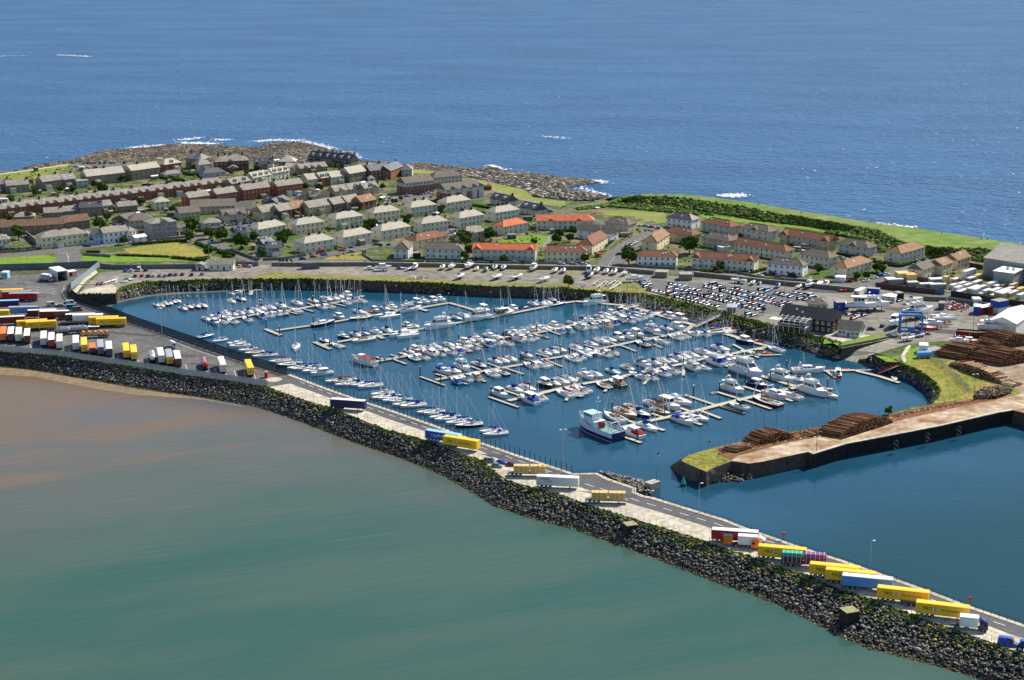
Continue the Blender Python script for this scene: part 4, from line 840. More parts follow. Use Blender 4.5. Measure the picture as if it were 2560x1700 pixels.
def motor_spec(hm, style='sport', cv=None, keel=False):
    """sport / cabin / flybridge / trawler / open"""
    k = ('m', hm, style, cv)
    if k in BO: return BO[k]
    h, d = MB(), MB(); hull_part(h, d, hm, beam=1.35, fb=1.35 if style != 'open' else .9, fbs=.95 if style != 'open' else .6, full=.9, stern=.92)
    if style != 'open': h.loft([[(x, s * y, z) for s in (1,) for (y, z) in ((1.0, .55), (1.0, .35))] for x in (-4.5, -4.0)], m_deckw, close=False, cap0=False, cap1=False)
    d.box(-3.7, -1.8, -.95, .95, .98, 1.03, m_cock) if style != 'open' else d.box(-3.4, 1.6, -.85, .85, .66, .70, m_cock)
    sp = [('hull', h.mesh('hull'), []), ('deck', d.mesh('deck'), [])]
    def house_(x0, x1, z0, z1, y0, y1, sl0, sl1, mat=m_deckw, band=True):
        c = MB(); c.add([(x0, -y0, z0), (x1, -y0 * .85, z0), (x1, y0 * .85, z0), (x0, y0, z0), (x0 + sl0, -y1, z1), (x1 - sl1, -y1 * .85, z1), (x1 - sl1, y1 * .85, z1), (x0 + sl0, y1, z1)], [(0, 1, 5, 4), (1, 2, 6, 5), (2, 3, 7, 6), (3, 0, 4, 7), (4, 5, 6, 7)], mat)
        w = MB(); H = z1 - z0; e = .02
        def q(t, s, u):   # side point, t along, u up
            xa = x0 + sl0 * u; xb = x1 - sl1 * u; ya = y0 + (y1 - y0) * u; x = xa + (xb - xa) * t; y = ya * (1 - .15 * t) + e
            return (x, s * y, z0 + H * u)
        for s in (-1, 1):
            for (ta, tb) in ((.06, .34), (.38, .64), (.68, .93)): w.add([q(ta, s, .42), q(tb, s, .42), q(tb, s, .86), q(ta, s, .86)], [(0, 1, 2, 3) if s < 0 else (3, 2, 1, 0)], m_glass)
        w.add([(x1 - sl1 * .4 + e, -y0 * .75, z0 + H * .4), (x1 - sl1 * .4 + e, y0 * .75, z0 + H * .4), (x1 - sl1 * .88 + e, y1 * .75, z0 + H * .88), (x1 - sl1 * .88 + e, -y1 * .75, z0 + H * .88)], [(0, 1, 2, 3)], m_glass)
        w.add([(x0 + sl0 * .3 - e, -y0 * .6, z0 + H * .3), (x0 + sl0 * .3 - e, y0 * .6, z0 + H * .3), (x0 + sl0 * .85 - e, y1 * .6, z0 + H * .85), (x0 + sl0 * .85 - e, -y1 * .6, z0 + H * .85)], [(3, 2, 1, 0)], m_glass)
        return c, w
    if style == 'sport':
        c, w = house_(-1.6, 2.6, 1.05, 1.75, 1.0, .75, .1, 2.0); sp.append(('cabin', c.mesh('cabin'), [('window', w.mesh('window'), [])]))
        ar = MB()
        for s in (-1, 1): ar.tube((-2.3, s * 1.1, 1.1), (-2.0, s * .9, 2.5), .09, m_deckw, 5)
        ar.tube((-2.0, -.9, 2.5), (-2.0, .9, 2.5), .10, m_deckw, 5); sp.append(('radar_arch', ar.mesh('radar_arch'), []))
    elif style == 'cabin':
        c, w = house_(-1.9, 2.0, 1.05, 2.35, 1.05, .85, .1, 1.2); c.box(-2.2, 1.0, -.95, .95, 2.33, 2.41, m_deckw); sp.append(('cabin', c.mesh('cabin'), [('window', w.mesh('window'), [])]))
    elif style == 'trawler':
        c, w = house_(-2.0, 1.2, 1.05, 2.7, .95, .9, .0, .25); c.box(-2.6, 1.3, -1.0, 1.0, 2.68, 2.78, m_deckw); sp.append(('wheelhouse', c.mesh('wheelhouse'), [('window', w.mesh('window'), [])]))
        ms = MB(); ms.tube((-.5, 0, 2.7), (-.5, 0, 5.2), .06, m_alu, 5); ms.tube((-.5, -.4, 3.9), (-.5, .4, 3.9), .04, m_alu, 4); sp.append(('mast', ms.mesh('mast'), []))
    elif style == 'flybridge':
        c, w = house_(-2.2, 2.2, 1.1, 2.3, 1.1, .9, .1, 1.5); c.box(-3.3, .6, -1.05, 1.05, 2.28, 2.40, m_deckw); sp.append(('cabin', c.mesh('cabin'), [('window', w.mesh('window'), [])]))
        f = MB(); f.add([(-2.2, -.85, 2.38), (.6, -.75, 2.38), (.6, .75, 2.38), (-2.2, .85, 2.38), (-2.2, -.95, 2.85), (.85, -.8, 2.9), (.85, .8, 2.9), (-2.2, .95, 2.85)], [(0, 1, 5, 4), (1, 2, 6, 5), (2, 3, 7, 6), (3, 0, 4, 7)], m_deckw); f.box(-.6, -.2, -.5, .5, 2.4, 3.0, m_deckw); f.box(-1.9, -1.2, -.8, .8, 2.4, 2.75, CVR['white'])
        sp.append(('flybridge', f.mesh('flybridge'), []))
        ar = MB()
        for s in (-1, 1): ar.tube((-2.1, s * .95, 2.4), (-1.7, s * .7, 3.6), .08, m_deckw, 5)
        ar.tube((-1.7, -.7, 3.6), (-1.7, .7, 3.6), .09, m_deckw, 5); ar.tube((-1.7, 0, 3.6), (-1.7, 0, 3.85), .28, m_deckw, 8); sp.append(('radar_arch', ar.mesh('radar_arch'), []))
    elif style == 'open':
        c = MB(); c.box(-.5, .3, -.45, .45, .7, 1.35, m_deckw); c.add([(.3, -.5, 1.2), (.3, .5, 1.2), (.0, .45, 1.7), (.0, -.45, 1.7)], [(0, 1, 2, 3), (3, 2, 1, 0)], m_glass); sp.append(('console', c.mesh('console'), []))
        mo = MB(); mo.box(-4.5, -4.0, -.25, .25, .2, 1.1, HUL['black']); sp.append(('outboard_motor', mo.mesh('outboard_motor'), []))
    if cv:
        s_ = MB(); top = 1.75 if style != 'flybridge' else 2.0
        s_.loft([[(x, -1.12, .98), (x, -1.0, .98 + (zz - .98) * .8), (x, -.5, zz), (x, .5, zz), (x, 1.0, .98 + (zz - .98) * .8), (x, 1.12, .98)] for x, zz in ((-3.7, 1.25), (-2.6, 1.8), (-1.4, 1.95), (-.6, 1.8))], CVR[cv], close=False); sp.append(('canopy', s_.mesh('canopy'), []))
    r = MB()
    for s in (-1, 1):
        pts = [(0, 1.28, 1.2), (1.5, 1.18, 1.3), (2.8, .8, 1.4), (3.9, .25, 1.5)]
        for (x, y, z) in pts: r.tube((x, s * y, z - .15), (x, s * y, z + .4), .022, m_alu, 3)
        for a, b_ in zip(pts[:-1], pts[1:]): r.tube((a[0], s * a[1], a[2] + .4), (b_[0], s * b_[1], b_[2] + .4), .022, m_alu, 3)
    if style != 'open': sp.append(('guard_rail', r.mesh('guard_rail'), []))
    BO[k] = sp; return sp
def multihull_spec(hm, kind='catamaran', cv='blue', mh=11):
    k = ('c', hm, kind, cv)
    if k in BO: return BO[k]
    sp = []
    ys = (-1.6, 1.6) if kind == 'catamaran' else (-2.3, 0, 2.3)
    dk = MB()
    for y in ys:
        h, d = MB(), MB(); s = .42 if kind == 'catamaran' else (.5 if y == 0 else .25); hull_part(h, d, hm, beam=1.2 * s, fb=.9, fbs=.7)
        for mb in (h, d): mb.v = [(v[0] * (1 if y == 0 or kind == 'catamaran' else .75), v[1] + y, v[2]) for v in mb.v]
        sp.append(('hull', h.mesh('hull'), [])); dk.add(d.v, d.f, m_deckw)
    dk.box(-2.6, 1.2, -1.5, 1.5, .65, .85, m_deckw); 
    if kind != 'catamaran': dk.box(-1.2, -.8, -2.3, 2.3, .6, .8, m_deckw); dk.box(1.0, 1.4, -2.2, 2.2, .6, .8, m_deckw)
    sp.append(('deck', dk.mesh('deck'), []))
    c = MB(); c.add([(-1.3, -1.2, .8), (1.6, -.8, .8), (1.6, .8, .8), (-1.3, 1.2, .8), (-1.1, -1.0, 1.6), (.7, -.6, 1.5), (.7, .6, 1.5), (-1.1, 1.0, 1.6)], [(0, 1, 5, 4), (1, 2, 6, 5), (2, 3, 7, 6), (3, 0, 4, 7), (4, 5, 6, 7)], m_deckw); c.add([(1.35, -.75, 1.1), (1.35, .75, 1.1), (.85, .62, 1.45), (.85, -.62, 1.45)], [(0, 1, 2, 3)], m_glass); sp.append(('cabin', c.mesh('cabin'), []))
    m = MB(); m.tube((.7, 0, .8), (.55, 0, mh), .09, m_alu, 6, .07); m.tube((.6, -.8, mh * .55), (.6, .8, mh * .55), .035, m_alu, 4); sp.append(('mast', m.mesh('mast'), []))
    bo = MB(); bo.tube((.6, 0, 2.0), (-2.9, 0, 1.9), .1, CVR[cv], 6); sp.append(('boom', bo.mesh('boom'), [])); BO[k] = sp; return sp
def dinghy_spec(c):
    k = ('d', c)
    if k in BO: return BO[k]
    b = MB(); m = HUL[c]; pr = [(-3.6, 1.15), (-1, 1.3), (1.2, 1.25), (2.8, .85), (3.9, .2)]
    for s in (-1, 1):
        for p, q in zip(pr[:-1], pr[1:]): b.tube((p[0], s * p[1], .55 + .05 * p[0]), (q[0], s * q[1], .55 + .05 * q[0]), .42, m, 8)
    b.box(-3.2, 1.8, -1.0, 1.0, .15, .3, m_chas); t = MB(); t.box(-1.5, -1.0, -1.1, 1.1, .6, .75, m_deckw); t.box(-3.9, -3.4, -.3, .3, .4, 1.5, HUL['black'])
    BO[k] = [('tube', b.mesh('tube'), []), ('seat', t.mesh('seat'), [])]; return BO[k]
# ---------------- trees
LEAF = [G1, G2, G2, G3]
TREES = {}
def tree_spec(seed, h=7.0, wd=3.2, kind='round'):
    k = (seed, kind)
    if k in TREES: return TREES[k]
    r = np.random.default_rng(seed); t = MB(); bark = M('bark', (.06, .045, .03), .95, .3, 3, spec=.1)
    t.tube((0, 0, -.2), (.05, .1, h * .5), .28, bark, 7, .16)
    for i in range(6):
        a = i * 1.05 + r.uniform(0, .6); z = h * r.uniform(.25, .45); t.tube((0, .05, z), (math.cos(a) * wd * .55, math.sin(a) * wd * .55, z + h * r.uniform(.15, .35)), .11, bark, 5, .03)
    cl = [];
    for i in range(16):
        a, u, v = r.uniform(0, 2 * PI), r.uniform(.1, 1) ** .5, r.uniform(.32, .92); rad = wd * (1 - ((v - .5) / .52) ** 2 * .75) * u * .75
        cl.append((math.cos(a) * rad, math.sin(a) * rad, h * v, wd * r.uniform(.28, .48)))
    pts = []
    for (x, y, z, s) in cl:
        q = r.normal(size=(75, 3)); q /= np.linalg.norm(q, axis=1)[:, None]; q *= (s * r.uniform(.7, 1.1, 75))[:, None]; q[:, 2] *= .8; pts.append(q + (x, y, z))
    pts = np.concatenate(pts); pts = pts[pts[:, 2] > h * .12]
    core = rocks('core', np.array([(x, y, z) for x, y, z, s in cl]), np.array([s * .8 for *_, s in cl]), [G1], squash=.85, jit=.2)
    me = leaves('crown', pts, r.uniform(.35, .75, len(pts)), LEAF)
    bm = np.zeros(len(me.vertices) * 3, 'f'); me.vertices.foreach_get('co', bm); cv = np.zeros(len(core.vertices) * 3, 'f'); core.vertices.foreach_get('co', cv)
    # join core and leaves into one crown mesh
    mb = MB(); mb.v = [tuple(v) for v in bm.reshape(-1, 3)]; mb.mats = list(LEAF); idx = np.zeros(len(me.polygons), 'i'); me.polygons.foreach_get('material_index', idx)
    mb.f = [(4 * i, 4 * i + 1, 4 * i + 2, 4 * i + 3) for i in range(len(me.polygons))]; mb.mi = list(int(i) for i in idx)
    mb.add(cv.reshape(-1, 3), [tuple(p.vertices) for p in core.polygons], G1)
    TREES[k] = [('trunk', t.mesh('trunk'), []), ('crown', mb.mesh('crown'), [])]; return TREES[k]
def tree(fr, x, y, s, label, cat='tree', name='tree', seed=None, sz=None, group='trees and bushes in the gardens', auto=False, z=ZL):
    sd = seed if seed is not None else int((x * 7 + y * 13) % 5)
    o = inst(tree_spec(sd), name, at(fr, x, y, z), (x * .37) % 6.28, (s, s, sz or s)); reg(o, label, cat, group, auto); return o
# ================================================================= BUILDINGS
H_ = house
# two-storey harled hipped blocks of flats (four-in-a-block), lichen slate, two dark chimneys
HQ = dict(D=9.0, e=5.6, r=3.2, style='hip', wall='harl', roof='slatel', cols=6, chim=(-.35, .35), name='block_of_flats', cat='block of flats', group='cream hipped blocks of flats', winw=1.0)
for i, (a, lab) in enumerate([
    (('C', 1435, 1355, 1775, 1300), 'cream hipped block of flats, leftmost on the front road, above the red van'),
    (('C', 1885, 1285, 2215, 1225), 'cream hipped block of flats, second on the front road, behind the red car'),
    (('D', 250, 935, 585, 875), 'cream hipped block of flats behind the pink gabled house, third along the front road'),
    (('C', 905, 1190, 1225, 1130), 'cream hipped block of flats behind the white gabled cottages, leftmost of the second row'),
    (('C', 1345, 1140, 1665, 1095), 'cream hipped block of flats, second from the left in the second row'),
    (('C', 1800, 1072, 2110, 1025), 'cream hipped flats before the top end of the brown terrace, third in second row'),
    (('D', 160, 720, 460, 680), 'cream hipped block of flats behind a big round bush, fourth in the second row'),
    (('D', 590, 657, 880, 615), 'cream hipped flats with two blue bins, below the brick flats car court'),
    (('D', 1000, 602, 1275, 560), 'cream hipped block of flats touching the front of the right brick flats'),
    (('D', 1560, 715, 1835, 672), 'cream hipped block of flats between the slate dormer houses and the orange hipped roof'),
    (('D', 1150, 782, 1430, 735), 'cream hipped block of flats left of the orange hipped roof'),
    (('D', 715, 850, 1015, 810), 'cream hipped block of flats directly behind the brown hipped roof')]):
    kw = dict(HQ); kw['e'] = 5.4 + .1 * (i % 3); kw['cols'] = 6 if i not in (0, 1, 2) else 5
    if i in (4, 6): kw['wall'] = 'cream'
    if i in (1, 9): kw['chim'] = (-.35, 0.02, .35)
    D = kw.pop('D'); H_(*a, D, label=lab, **kw)
H_('D', 1215, 955, 1470, 915, 9, 5, 3, 'hip', 'beige', 'slateb', 'beige house with grey roof and orange ridge behind the big bush', cols=4, ridge='o')
H_('D', 655, 1045, 1010, 975, 9, 5.2, 2.8, 'hip', 'cream', 'tile', 'cream house with brown-red hipped roof behind a round tree', cols=5, ridge='o')
H_('D', 392, 1132, 555, 1135, 14, 5.0, 3.2, 'hip', 'pale', 'greyb', 'pale pink house with a grey roof beside the flower lawn', cols=2, ridge='o')
H_('D', 748, 1135, 1170, 1145, 8, 5.2, 2.8, 'hipr', 'pale', 'greyb', 'white and grey semi-detached house right of the small brown hut', cols=6, ridge='o')
H_('D', 1300, 1148, 2020, 1160, 8.5, 5.5, 2.9, 'gable', 'harlg', 'red', 'long grey terrace with bright red roof facing the boatyard', cols=10, wing=5.0, cat='terrace', name='terrace', ridge='o')
H_('D', 1650, 872, 1940, 820, 9, 4.9, 2.9, 'hip', 'harl', 'red', 'cream house with bright orange hipped roof', cols=5, ridge='o')
H_('E', 50, 618, 715, 615, 9, 5.0, 3.0, 'hipr', 'harl', 'red', 'long cream terrace with orange-red roof above the sloping lawn', cols=11, cat='terrace', name='terrace', gablet=(-8, 8))
H_('D', 1500, 505, 1700, 545, 8.5, 3.4, 3.4, 'gable', 'harlg', 'slated', 'grey house with dark slate roof and two white dormers, left of the pair', dormers=2, cols=3, chim=(.97,))
H_('D', 1840, 610, 2030, 650, 8.5, 3.4, 3.4, 'gable', 'harlg', 'slated', 'grey house with dark slate roof and two white dormers, right of the pair', dormers=2, cols=3, chim=(.97,))
H_('D', 525, 400, 850, 362, 11, 7.2, 3.4, 'gable', 'harlg', 'greyb', 'left brick block of flats with grey roof and car court in front', floors=3, cols=8, name='block_of_flats', cat='block of flats', trimb=(4.8, 'brick'))
H_('D', 990, 482, 1405, 432, 11, 7.4, 3.4, 'gable', 'harlg', 'greyb', 'right brick block of flats with pale bay columns and small gablets', floors=3, cols=8, name='block_of_flats', cat='block of flats', trimb=(5.0, 'brick'), gablet=(-8, 0, 8, 13))
H_('D', 850, 335, 1180, 300, 10, 7.2, 3.6, 'hip', 'harlg', 'greyb', 'grey rear wing joining the two brick blocks of flats', floors=3, cols=8, name='block_of_flats', cat='block of flats', trimb=(3.5, 'brick'))
H_('D', 1430, 345, 1515, 345, 4, 2.4, 1.4, 'hip', 'brickd', 'tile', 'tiny brick hut at the end of the right brick flats', floors=1, cols=1, cat='hut', name='hut', side=0)
H_('E', 840, 640, 1105, 672, 9, 5.2, 3.0, 'hip', 'beige', 'greyb', 'beige house with grey hipped roof beside the playground', cols=5, ridge='o')
H_('E', 520, 712, 905, 762, 8, 4.6, 3.2, 'gable', 'white', 'greyb', 'white house with grey roof and red door in its gable', cols=4, chim=())
H_('E', 695, 908, 872, 800, 8.5, 5.0, 3.2, 'hipl', 'cream', 'tile', 'cream terrace stepping up the hill road, brown roof', cols=5, ridge='o', cat='terrace', name='terrace')
H_('E', 162, 988, 622, 992, 8.5, 5.2, 2.8, 'hipr', 'cream', 'tile', 'cream semi-detached house with maroon roof beside the lawn path', cols=7, ridge='o')
H_('E', 1210, 1035, 1665, 1047, 8, 5.0, 2.7, 'hip', 'white', 'tile', 'bright white house with maroon hipped roof beside the dark round tree', cols=7, ridge='o')
H_('E', 1440, 872, 1582, 775, 8.5, 5.0, 3.2, 'hipl', 'cream', 'tileb', 'cream house with tan roof hidden behind the bright white house', cols=4, ridge='o')
H_('E', 1520, 742, 1845, 792, 9, 5.0, 3.0, 'hip', 'beige', 'tile', 'beige house with maroon roof behind the green tree near the hill road', cols=6, ridge='o')
H_('E', 1552, 585, 1838, 618, 9.5, 5.2, 3.2, 'hip', 'white', 'slated', 'white house with dark slate hipped roof, highest against the grassy bank', cols=5, ridge='o')
H_('E', 1955, 630, 2282, 690, 9, 4.9, 2.9, 'hip', 'harlg', 'tile', 'grey house with maroon roof right of the white slate-roofed house', cols=5, ridge='o')
H_('E', 1960, 808, 2265, 860, 9, 5.0, 2.9, 'hip', 'beige', 'greyb', 'beige house with grey hipped roof and a pale garden shed beside it', cols=5, ridge='o')
H_('E', 1845, 1060, 2562, 1112, 8.5, 5.6, 2.9, 'gable', 'harl', 'tile', 'long cream terrace with maroon roof above the car park wall', cols=11, wing=4.6, cat='terrace', name='terrace', ridge='o')
H_('F', 325, 705, 648, 758, 9, 5.2, 3.0, 'hip', 'harl', 'greyb', 'cream house with grey roof and a central gable below the bank, left one', cols=5, gablet=.02, ridge='o')
H_('F', 252, 880, 842, 978, 8.5, 4.8, 2.9, 'hipr', 'harl', 'tile', 'long cream terrace with maroon roof behind the white grey-roofed house', cols=10, ridge='o', cat='terrace', name='terrace')
H_('F', 790, 772, 1350, 862, 9, 4.9, 3.0, 'gable', 'beige', 'tile', 'long beige terrace with maroon roof directly below the grassy bank', cols=9, wing=5.0, cat='terrace', name='terrace', ridge='o')
H_('F', 630, 1122, 1042, 1162, 8, 5.2, 2.8, 'hip', 'white', 'greyb', 'white house with grey hipped roof facing the car park', cols=6, ridge='o')
H_('F', 1015, 1015, 1340, 1072, 9, 5.4, 3.0, 'hip', 'harl', 'greyb', 'cream house with dark grey hipped roof behind the white caravan', cols=6, ridge='o')
H_('F', 1450, 888, 1790, 942, 9, 5.0, 3.1, 'hip', 'harlg', 'greyb', 'grey house with central gable, furthest right against the scrub', cols=5, gablet=.02, ridge='o')
H_('F', 1545, 1182, 1845, 1092, 9, 5.0, 2.9, 'hip', 'cream', 'tileb', 'cream house with tan roof and a white flat garage at its corner', cols=6, ridge='o')
H_('G', 930, 366, 1215, 284, 9, 5.2, 3.0, 'hip', 'harl', 'tileb', 'cream house with tan roof above the clipped hedge, near the scrub bank', cols=6, ridge='o')
H_('G', 1190, 556, 1325, 505, 8, 5.0, 2.8, 'gable', 'cream', 'greyb', 'cream gabled house beside the tall timber crates, nearest of three stepping uphill', cols=3)
H_('G', 1420, 505, 1532, 462, 8.5, 5.0, 2.8, 'gable', 'cream', 'tileb', 'cream gabled house, middle of three stepping uphill', cols=3, chim=(.9,))
H_('G', 1590, 440, 1742, 392, 8.5, 5.0, 2.9, 'gable', 'cream', 'tileb', 'cream gabled house, highest of three stepping uphill', cols=4, chim=(-.4,))
H_('G', 1890, 505, 2620, 620, 34, 9.2, 5, 'gable', 'grey', 'grey', 'large grey industrial shed with rooflights behind the timber yard', floors=1, cols=1, cat='warehouse', name='warehouse', side=0, nodoor=True)
H_('G', 2000, 610, 2232, 640, 13, 7.0, .4, 'flat', 'grey', 'white', 'pale flat-roofed block with roof vents in front of the grey shed', floors=1, cols=1, cat='warehouse', name='warehouse', side=0, nodoor=True, chim=(-.1, .5), chmat='pale')
H_('G', 1955, 1165, 2262, 1205, 26, 5.6, 2.4, 'gablef', 'pale', 'white', 'white-roofed boat shed beside the log piles', floors=1, cols=1, cat='boat shed', name='boat_shed', side=0, nodoor=True)
# yacht club
H_('M', 1150, 540, 1745, 618, 11, 5.4, 4.2, 'gable', 'brown', 'black', 'black timber marina clubhouse with glazed balcony', cat='clubhouse', name='clubhouse', cols=9, winw=1.3)
H_('M', 1815, 640, 2062, 668, 8, 3.0, 3.4, 'gable', 'pale', 'greyb', 'grey gabled pavilion at the end of the black clubhouse', floors=1, cols=5, cat='pavilion', name='pavilion', winw=1.6)
H_('M', 1480, 345, 1700, 350, 8, 2.6, 2.6, 'hip', 'harlg', 'greyb', 'low hut with grey hipped roof behind the black clubhouse', floors=1, cols=3, cat='hut', name='hut')
r = empty('balcony', at('M', 1170, 560), math.atan2(*(lambda d: (d.y, d.x))(at('M', 1745, 618) - at('M', 1150, 540)))); reg(r, 'white framed glass balcony and pergola on the front of the black clubhouse', 'balcony')
b = MB(); b.box(0, 13, -4.5, .2, 2.6, 2.8, WALL['pale']); b.box(-5, 0, -3, 2, 4.3, 4.5, WALL['ivory']); build(b, 'deck', r)
b = MB(); b.box(0, 13, -4.55, -4.5, 2.8, 3.8, m_glass); b.box(0, .05, -4.5, .2, 2.8, 3.8, m_glass); build(b, 'glass_panel', r)
b = MB()
for i in range(6): b.tube((.1 + i * 2.55, -4.4, 0), (.1 + i * 2.55, -4.4, 5.1), .1, m_frame, 5); b.tube((.1 + i * 2.55, -4.6, 5.1), (.1 + i * 2.55, 1, 6.4), .1, m_frame, 5)
for k in (0, .5, 1): b.tube((0, -4.4 + 4 * k, 5.15 + k * .95), (13, -4.4 + 4 * k, 5.15 + k * .95), .08, m_frame, 5)
for x in (-4.8, -.2): b.tube((x, -2.9, 0), (x, -2.9, 4.3), .1, m_frame, 5)
build(b, 'frame', r)
H_('M', 1400, 585, 1500, 597, 4, 5.4, .3, 'flat', 'grey', 'grey', 'square grey stair tower on the front of the black clubhouse', floors=2, cols=1, cat='stair tower', name='stair_tower', nodoor=True)
H_('M', 545, 375, 640, 380, 3, 2.6, 1.4, 'gable', 'stone', 'white', 'small gatehouse with white roof at the head of the gangway', floors=1, cols=1, cat='gatehouse', name='gatehouse', side=0)
# left-hand town: road front
H_('B', 480, 1302, 1015, 1242, 10, 6.0, 3.0, 'hip', 'cream', 'slateb', 'long cream two-storey terrace facing the road junction', cols=9, chim=(-.55, 0, .4), chmat='tile', cat='terrace', name='terrace', winw=1.0)
H_('B', 1035, 1248, 1085, 1240, 9, 4.6, 2.6, 'gable', 'cream', 'greyb', 'narrow yellow-cream house squeezed right of the long cream terrace', cols=1, nodoor=True)
H_('B', 1090, 1255, 1195, 1240, 8, 5.2, 2.6, 'gablef', 'lblue', 'slateb', 'pale blue gabled house beside the white terrace', cols=2)
H_('B', 1200, 1245, 1485, 1210, 9, 6.0, 2.8, 'gable', 'white', 'slateb', 'white house with four chimneys and two dark doors', cols=5, chim=(-.95, .85), door='navy')
H_('B', 1490, 1212, 1575, 1196, 8, 5.4, 2.4, 'hip', 'white', 'slateb', 'small white hipped annex with pale marquee at its right', cols=2)
H_('B', 1560, 1225, 1690, 1205, 5, 2.4, 1.3, 'gable', 'white', 'white', 'white marquee beside the white houses', floors=1, cols=1, cat='marquee', name='marquee', side=0, nodoor=True)
H_('B', 1755, 1180, 2045, 1145, 12, 8.2, 2.0, 'hip', 'grey', 'slate', 'grey three-storey block with central gable behind the garden', floors=3, cols=5, gablet=.02, cat='block of flats', name='block_of_flats', nodoor=True)
H_('B', -60, 1320, 125, 1305, 8, 5.6, 2.6, 'hip', 'ivory', 'slate', 'white bay-windowed house cut by the left edge', cols=4)
H_('B', -300, 1170, 745, 1110, 9, 4.8, 3.4, 'gable', 'stone', 'rust', 'very long grey row with weathered brown roof at the left edge', cols=14, cat='terrace', name='terrace', winw=.8, nodoor=True)
H_('B', 750, 1095, 1040, 1062, 9, 4.8, 3.4, 'gable', 'stone', 'rust', 'short grey row with weathered brown roof beside the round tree', cols=5, cat='terrace', name='terrace', winw=.8, nodoor=True)
# red sandstone terrace, unit by unit
pa, pb = at('B', 45, 945), at('B', 2361, 655)
N = 11
for i in range(-1, N + 1):
    q0 = pa + (pb - pa) * (i / N); q1 = pa + (pb - pa) * ((i + 1) / N); d = (q1 - q0).normalized()
    FR['_'] = (0, 0, 1.0)
    # reuse house() with world points
    at_old = at
    def at(fr, X, Y, z=ZL, _q=(q0 + d * .1, q1 - d * .1)): return Vector(_q[0 if X == 0 else 1]) if fr == '_' else at_old(fr, X, Y, z)
    H_('_', 0, 0, 1, 0, 9, 5.4, 3.0, 'gable', 'sand', 'slateb', ('red sandstone terraced house with grey slate roof', 'in the long diagonal row'), cols=4, chim=(-.98,), gablet=(-2.6, 2.6), auto=True, side=0, name='terraced_house', group='red sandstone terraced houses', winw=.9)
    PEND[-1] = (PEND[-1][0], PEND[-1][1], q0.x / q0.y)
    at = at_old
H_('B', 515, 958, 728, 945, 8, 3.6, 2.8, 'gable', 'stone', 'slateb', 'low stone cottage with grey roof, left of two joined', cols=3, floors=1, chim=(.95,))
H_('B', 732, 940, 918, 925, 8, 3.6, 2.8, 'gable', 'stone', 'slateb', 'low stone cottage with grey roof, right of two joined', cols=3, floors=1, chim=(.95,))
H_('B', 925, 930, 1185, 915, 9, 5.2, 3.0, 'gable', 'stone', 'slated', 'stone house with dark blue slate roof and orange awning', cols=4, chim=(-.97, .97))
H_('B', 1190, 900, 1300, 888, 9, 5, 2.8, 'gable', 'ivory', 'slateb', 'narrow ivory house joined to the dark slate-roofed house', cols=2)
H_('B', 1370, 885, 1585, 865, 8, 3.6, 2.8, 'gable', 'stone', 'slateb', 'small stone cottage between two gardens, behind the sheltered housing', cols=3, floors=1, chim=(-.96, .9))
H_('B', 1790, 860, 1965, 845, 9, 5.0, 2.6, 'hip', 'cream', 'slatel', 'cream villa with square hipped roof below the sandstone row', cols=3, chim=())
H_('B', 170, 985, 400, 975, 9, 2.6, 2.4, 'hip', 'stone', 'slateb', 'low hipped house half hidden by trees, above the long brown roof', cols=2, floors=1)
# sheltered housing complex (grey-brown roofs)
H_('B', 1290, 1040, 1500, 1065, 10, 4.2, 3.0, 'gablef', 'beige', 'greyb', 'beige gabled wing at the left end of the sheltered housing', cols=3, gablet=0)
H_('B', 1500, 1080, 1790, 1055, 12, 5.0, 3.4, 'hip', 'beige', 'greyb', 'beige middle wing of the sheltered housing with broad grey roof', cols=5, ridge=None)
H_('C', 0, 970, 235, 950, 12, 4.0, 3.0, 'gable', 'beige', 'greyb', 'beige right wing of the sheltered housing behind the grey block', cols=4)
H_('C', 130, 905, 640, 885, 15, 4.4, 3.4, 'gable', 'beige', 'greyb', 'long hall with broad grey roof below the brick blocks', cols=9, cat='hall', name='hall')
H_('C', 500, 1010, 770, 985, 10, 4.8, 3.0, 'gable', 'beige', 'greyb', 'beige gabled block with brick base above the row of parked cars', cols=5, trimb=(1.6, 'brick'), gablet=(-5, 3))
H_('C', 275, 1100, 480, 1085, 9, 4.6, 2.2, 'hip', 'harlg', 'slate', 'square grey villa with hipped slate roof among trees', cols=3)
H_('C', 30, 1120, 120, 1110, 5, 2.6, 1.2, 'hip', 'ivory', 'slate', 'tiny ivory outbuilding left of the grey villa', floors=1, cols=1, cat='outbuilding', name='outbuilding')
H_('C', 790, 930, 900, 900, 9, 4.6, 3.6, 'gablef', 'beige', 'slateb', 'beige gabled house with dark cross roof beside the playground garden', cols=2)
# brown brick blocks above the hall
for a, lab in [((55 + 60, 838, 345, 805), 'red brick block with slate roof and box dormer, lowest of four stepping uphill'), ((430, 795, 662, 762), 'red brick block with slate roof, second of four stepping uphill'),
               ((735, 745, 1042, 705), 'red brick block with slate roof, third of four stepping uphill'), ((1130, 700, 1418, 662), 'red brick block with slate roof, highest of four stepping uphill')]:
    H_('C', *a, 9.5, 6.6, 3.2, 'gable', 'brick', 'slateb', lab, cols=7, floors=2, chim=(-.97, .1) if '2' not in lab else (), cat='block of flats', name='block_of_flats', group='red brick blocks of flats', winw=.9)
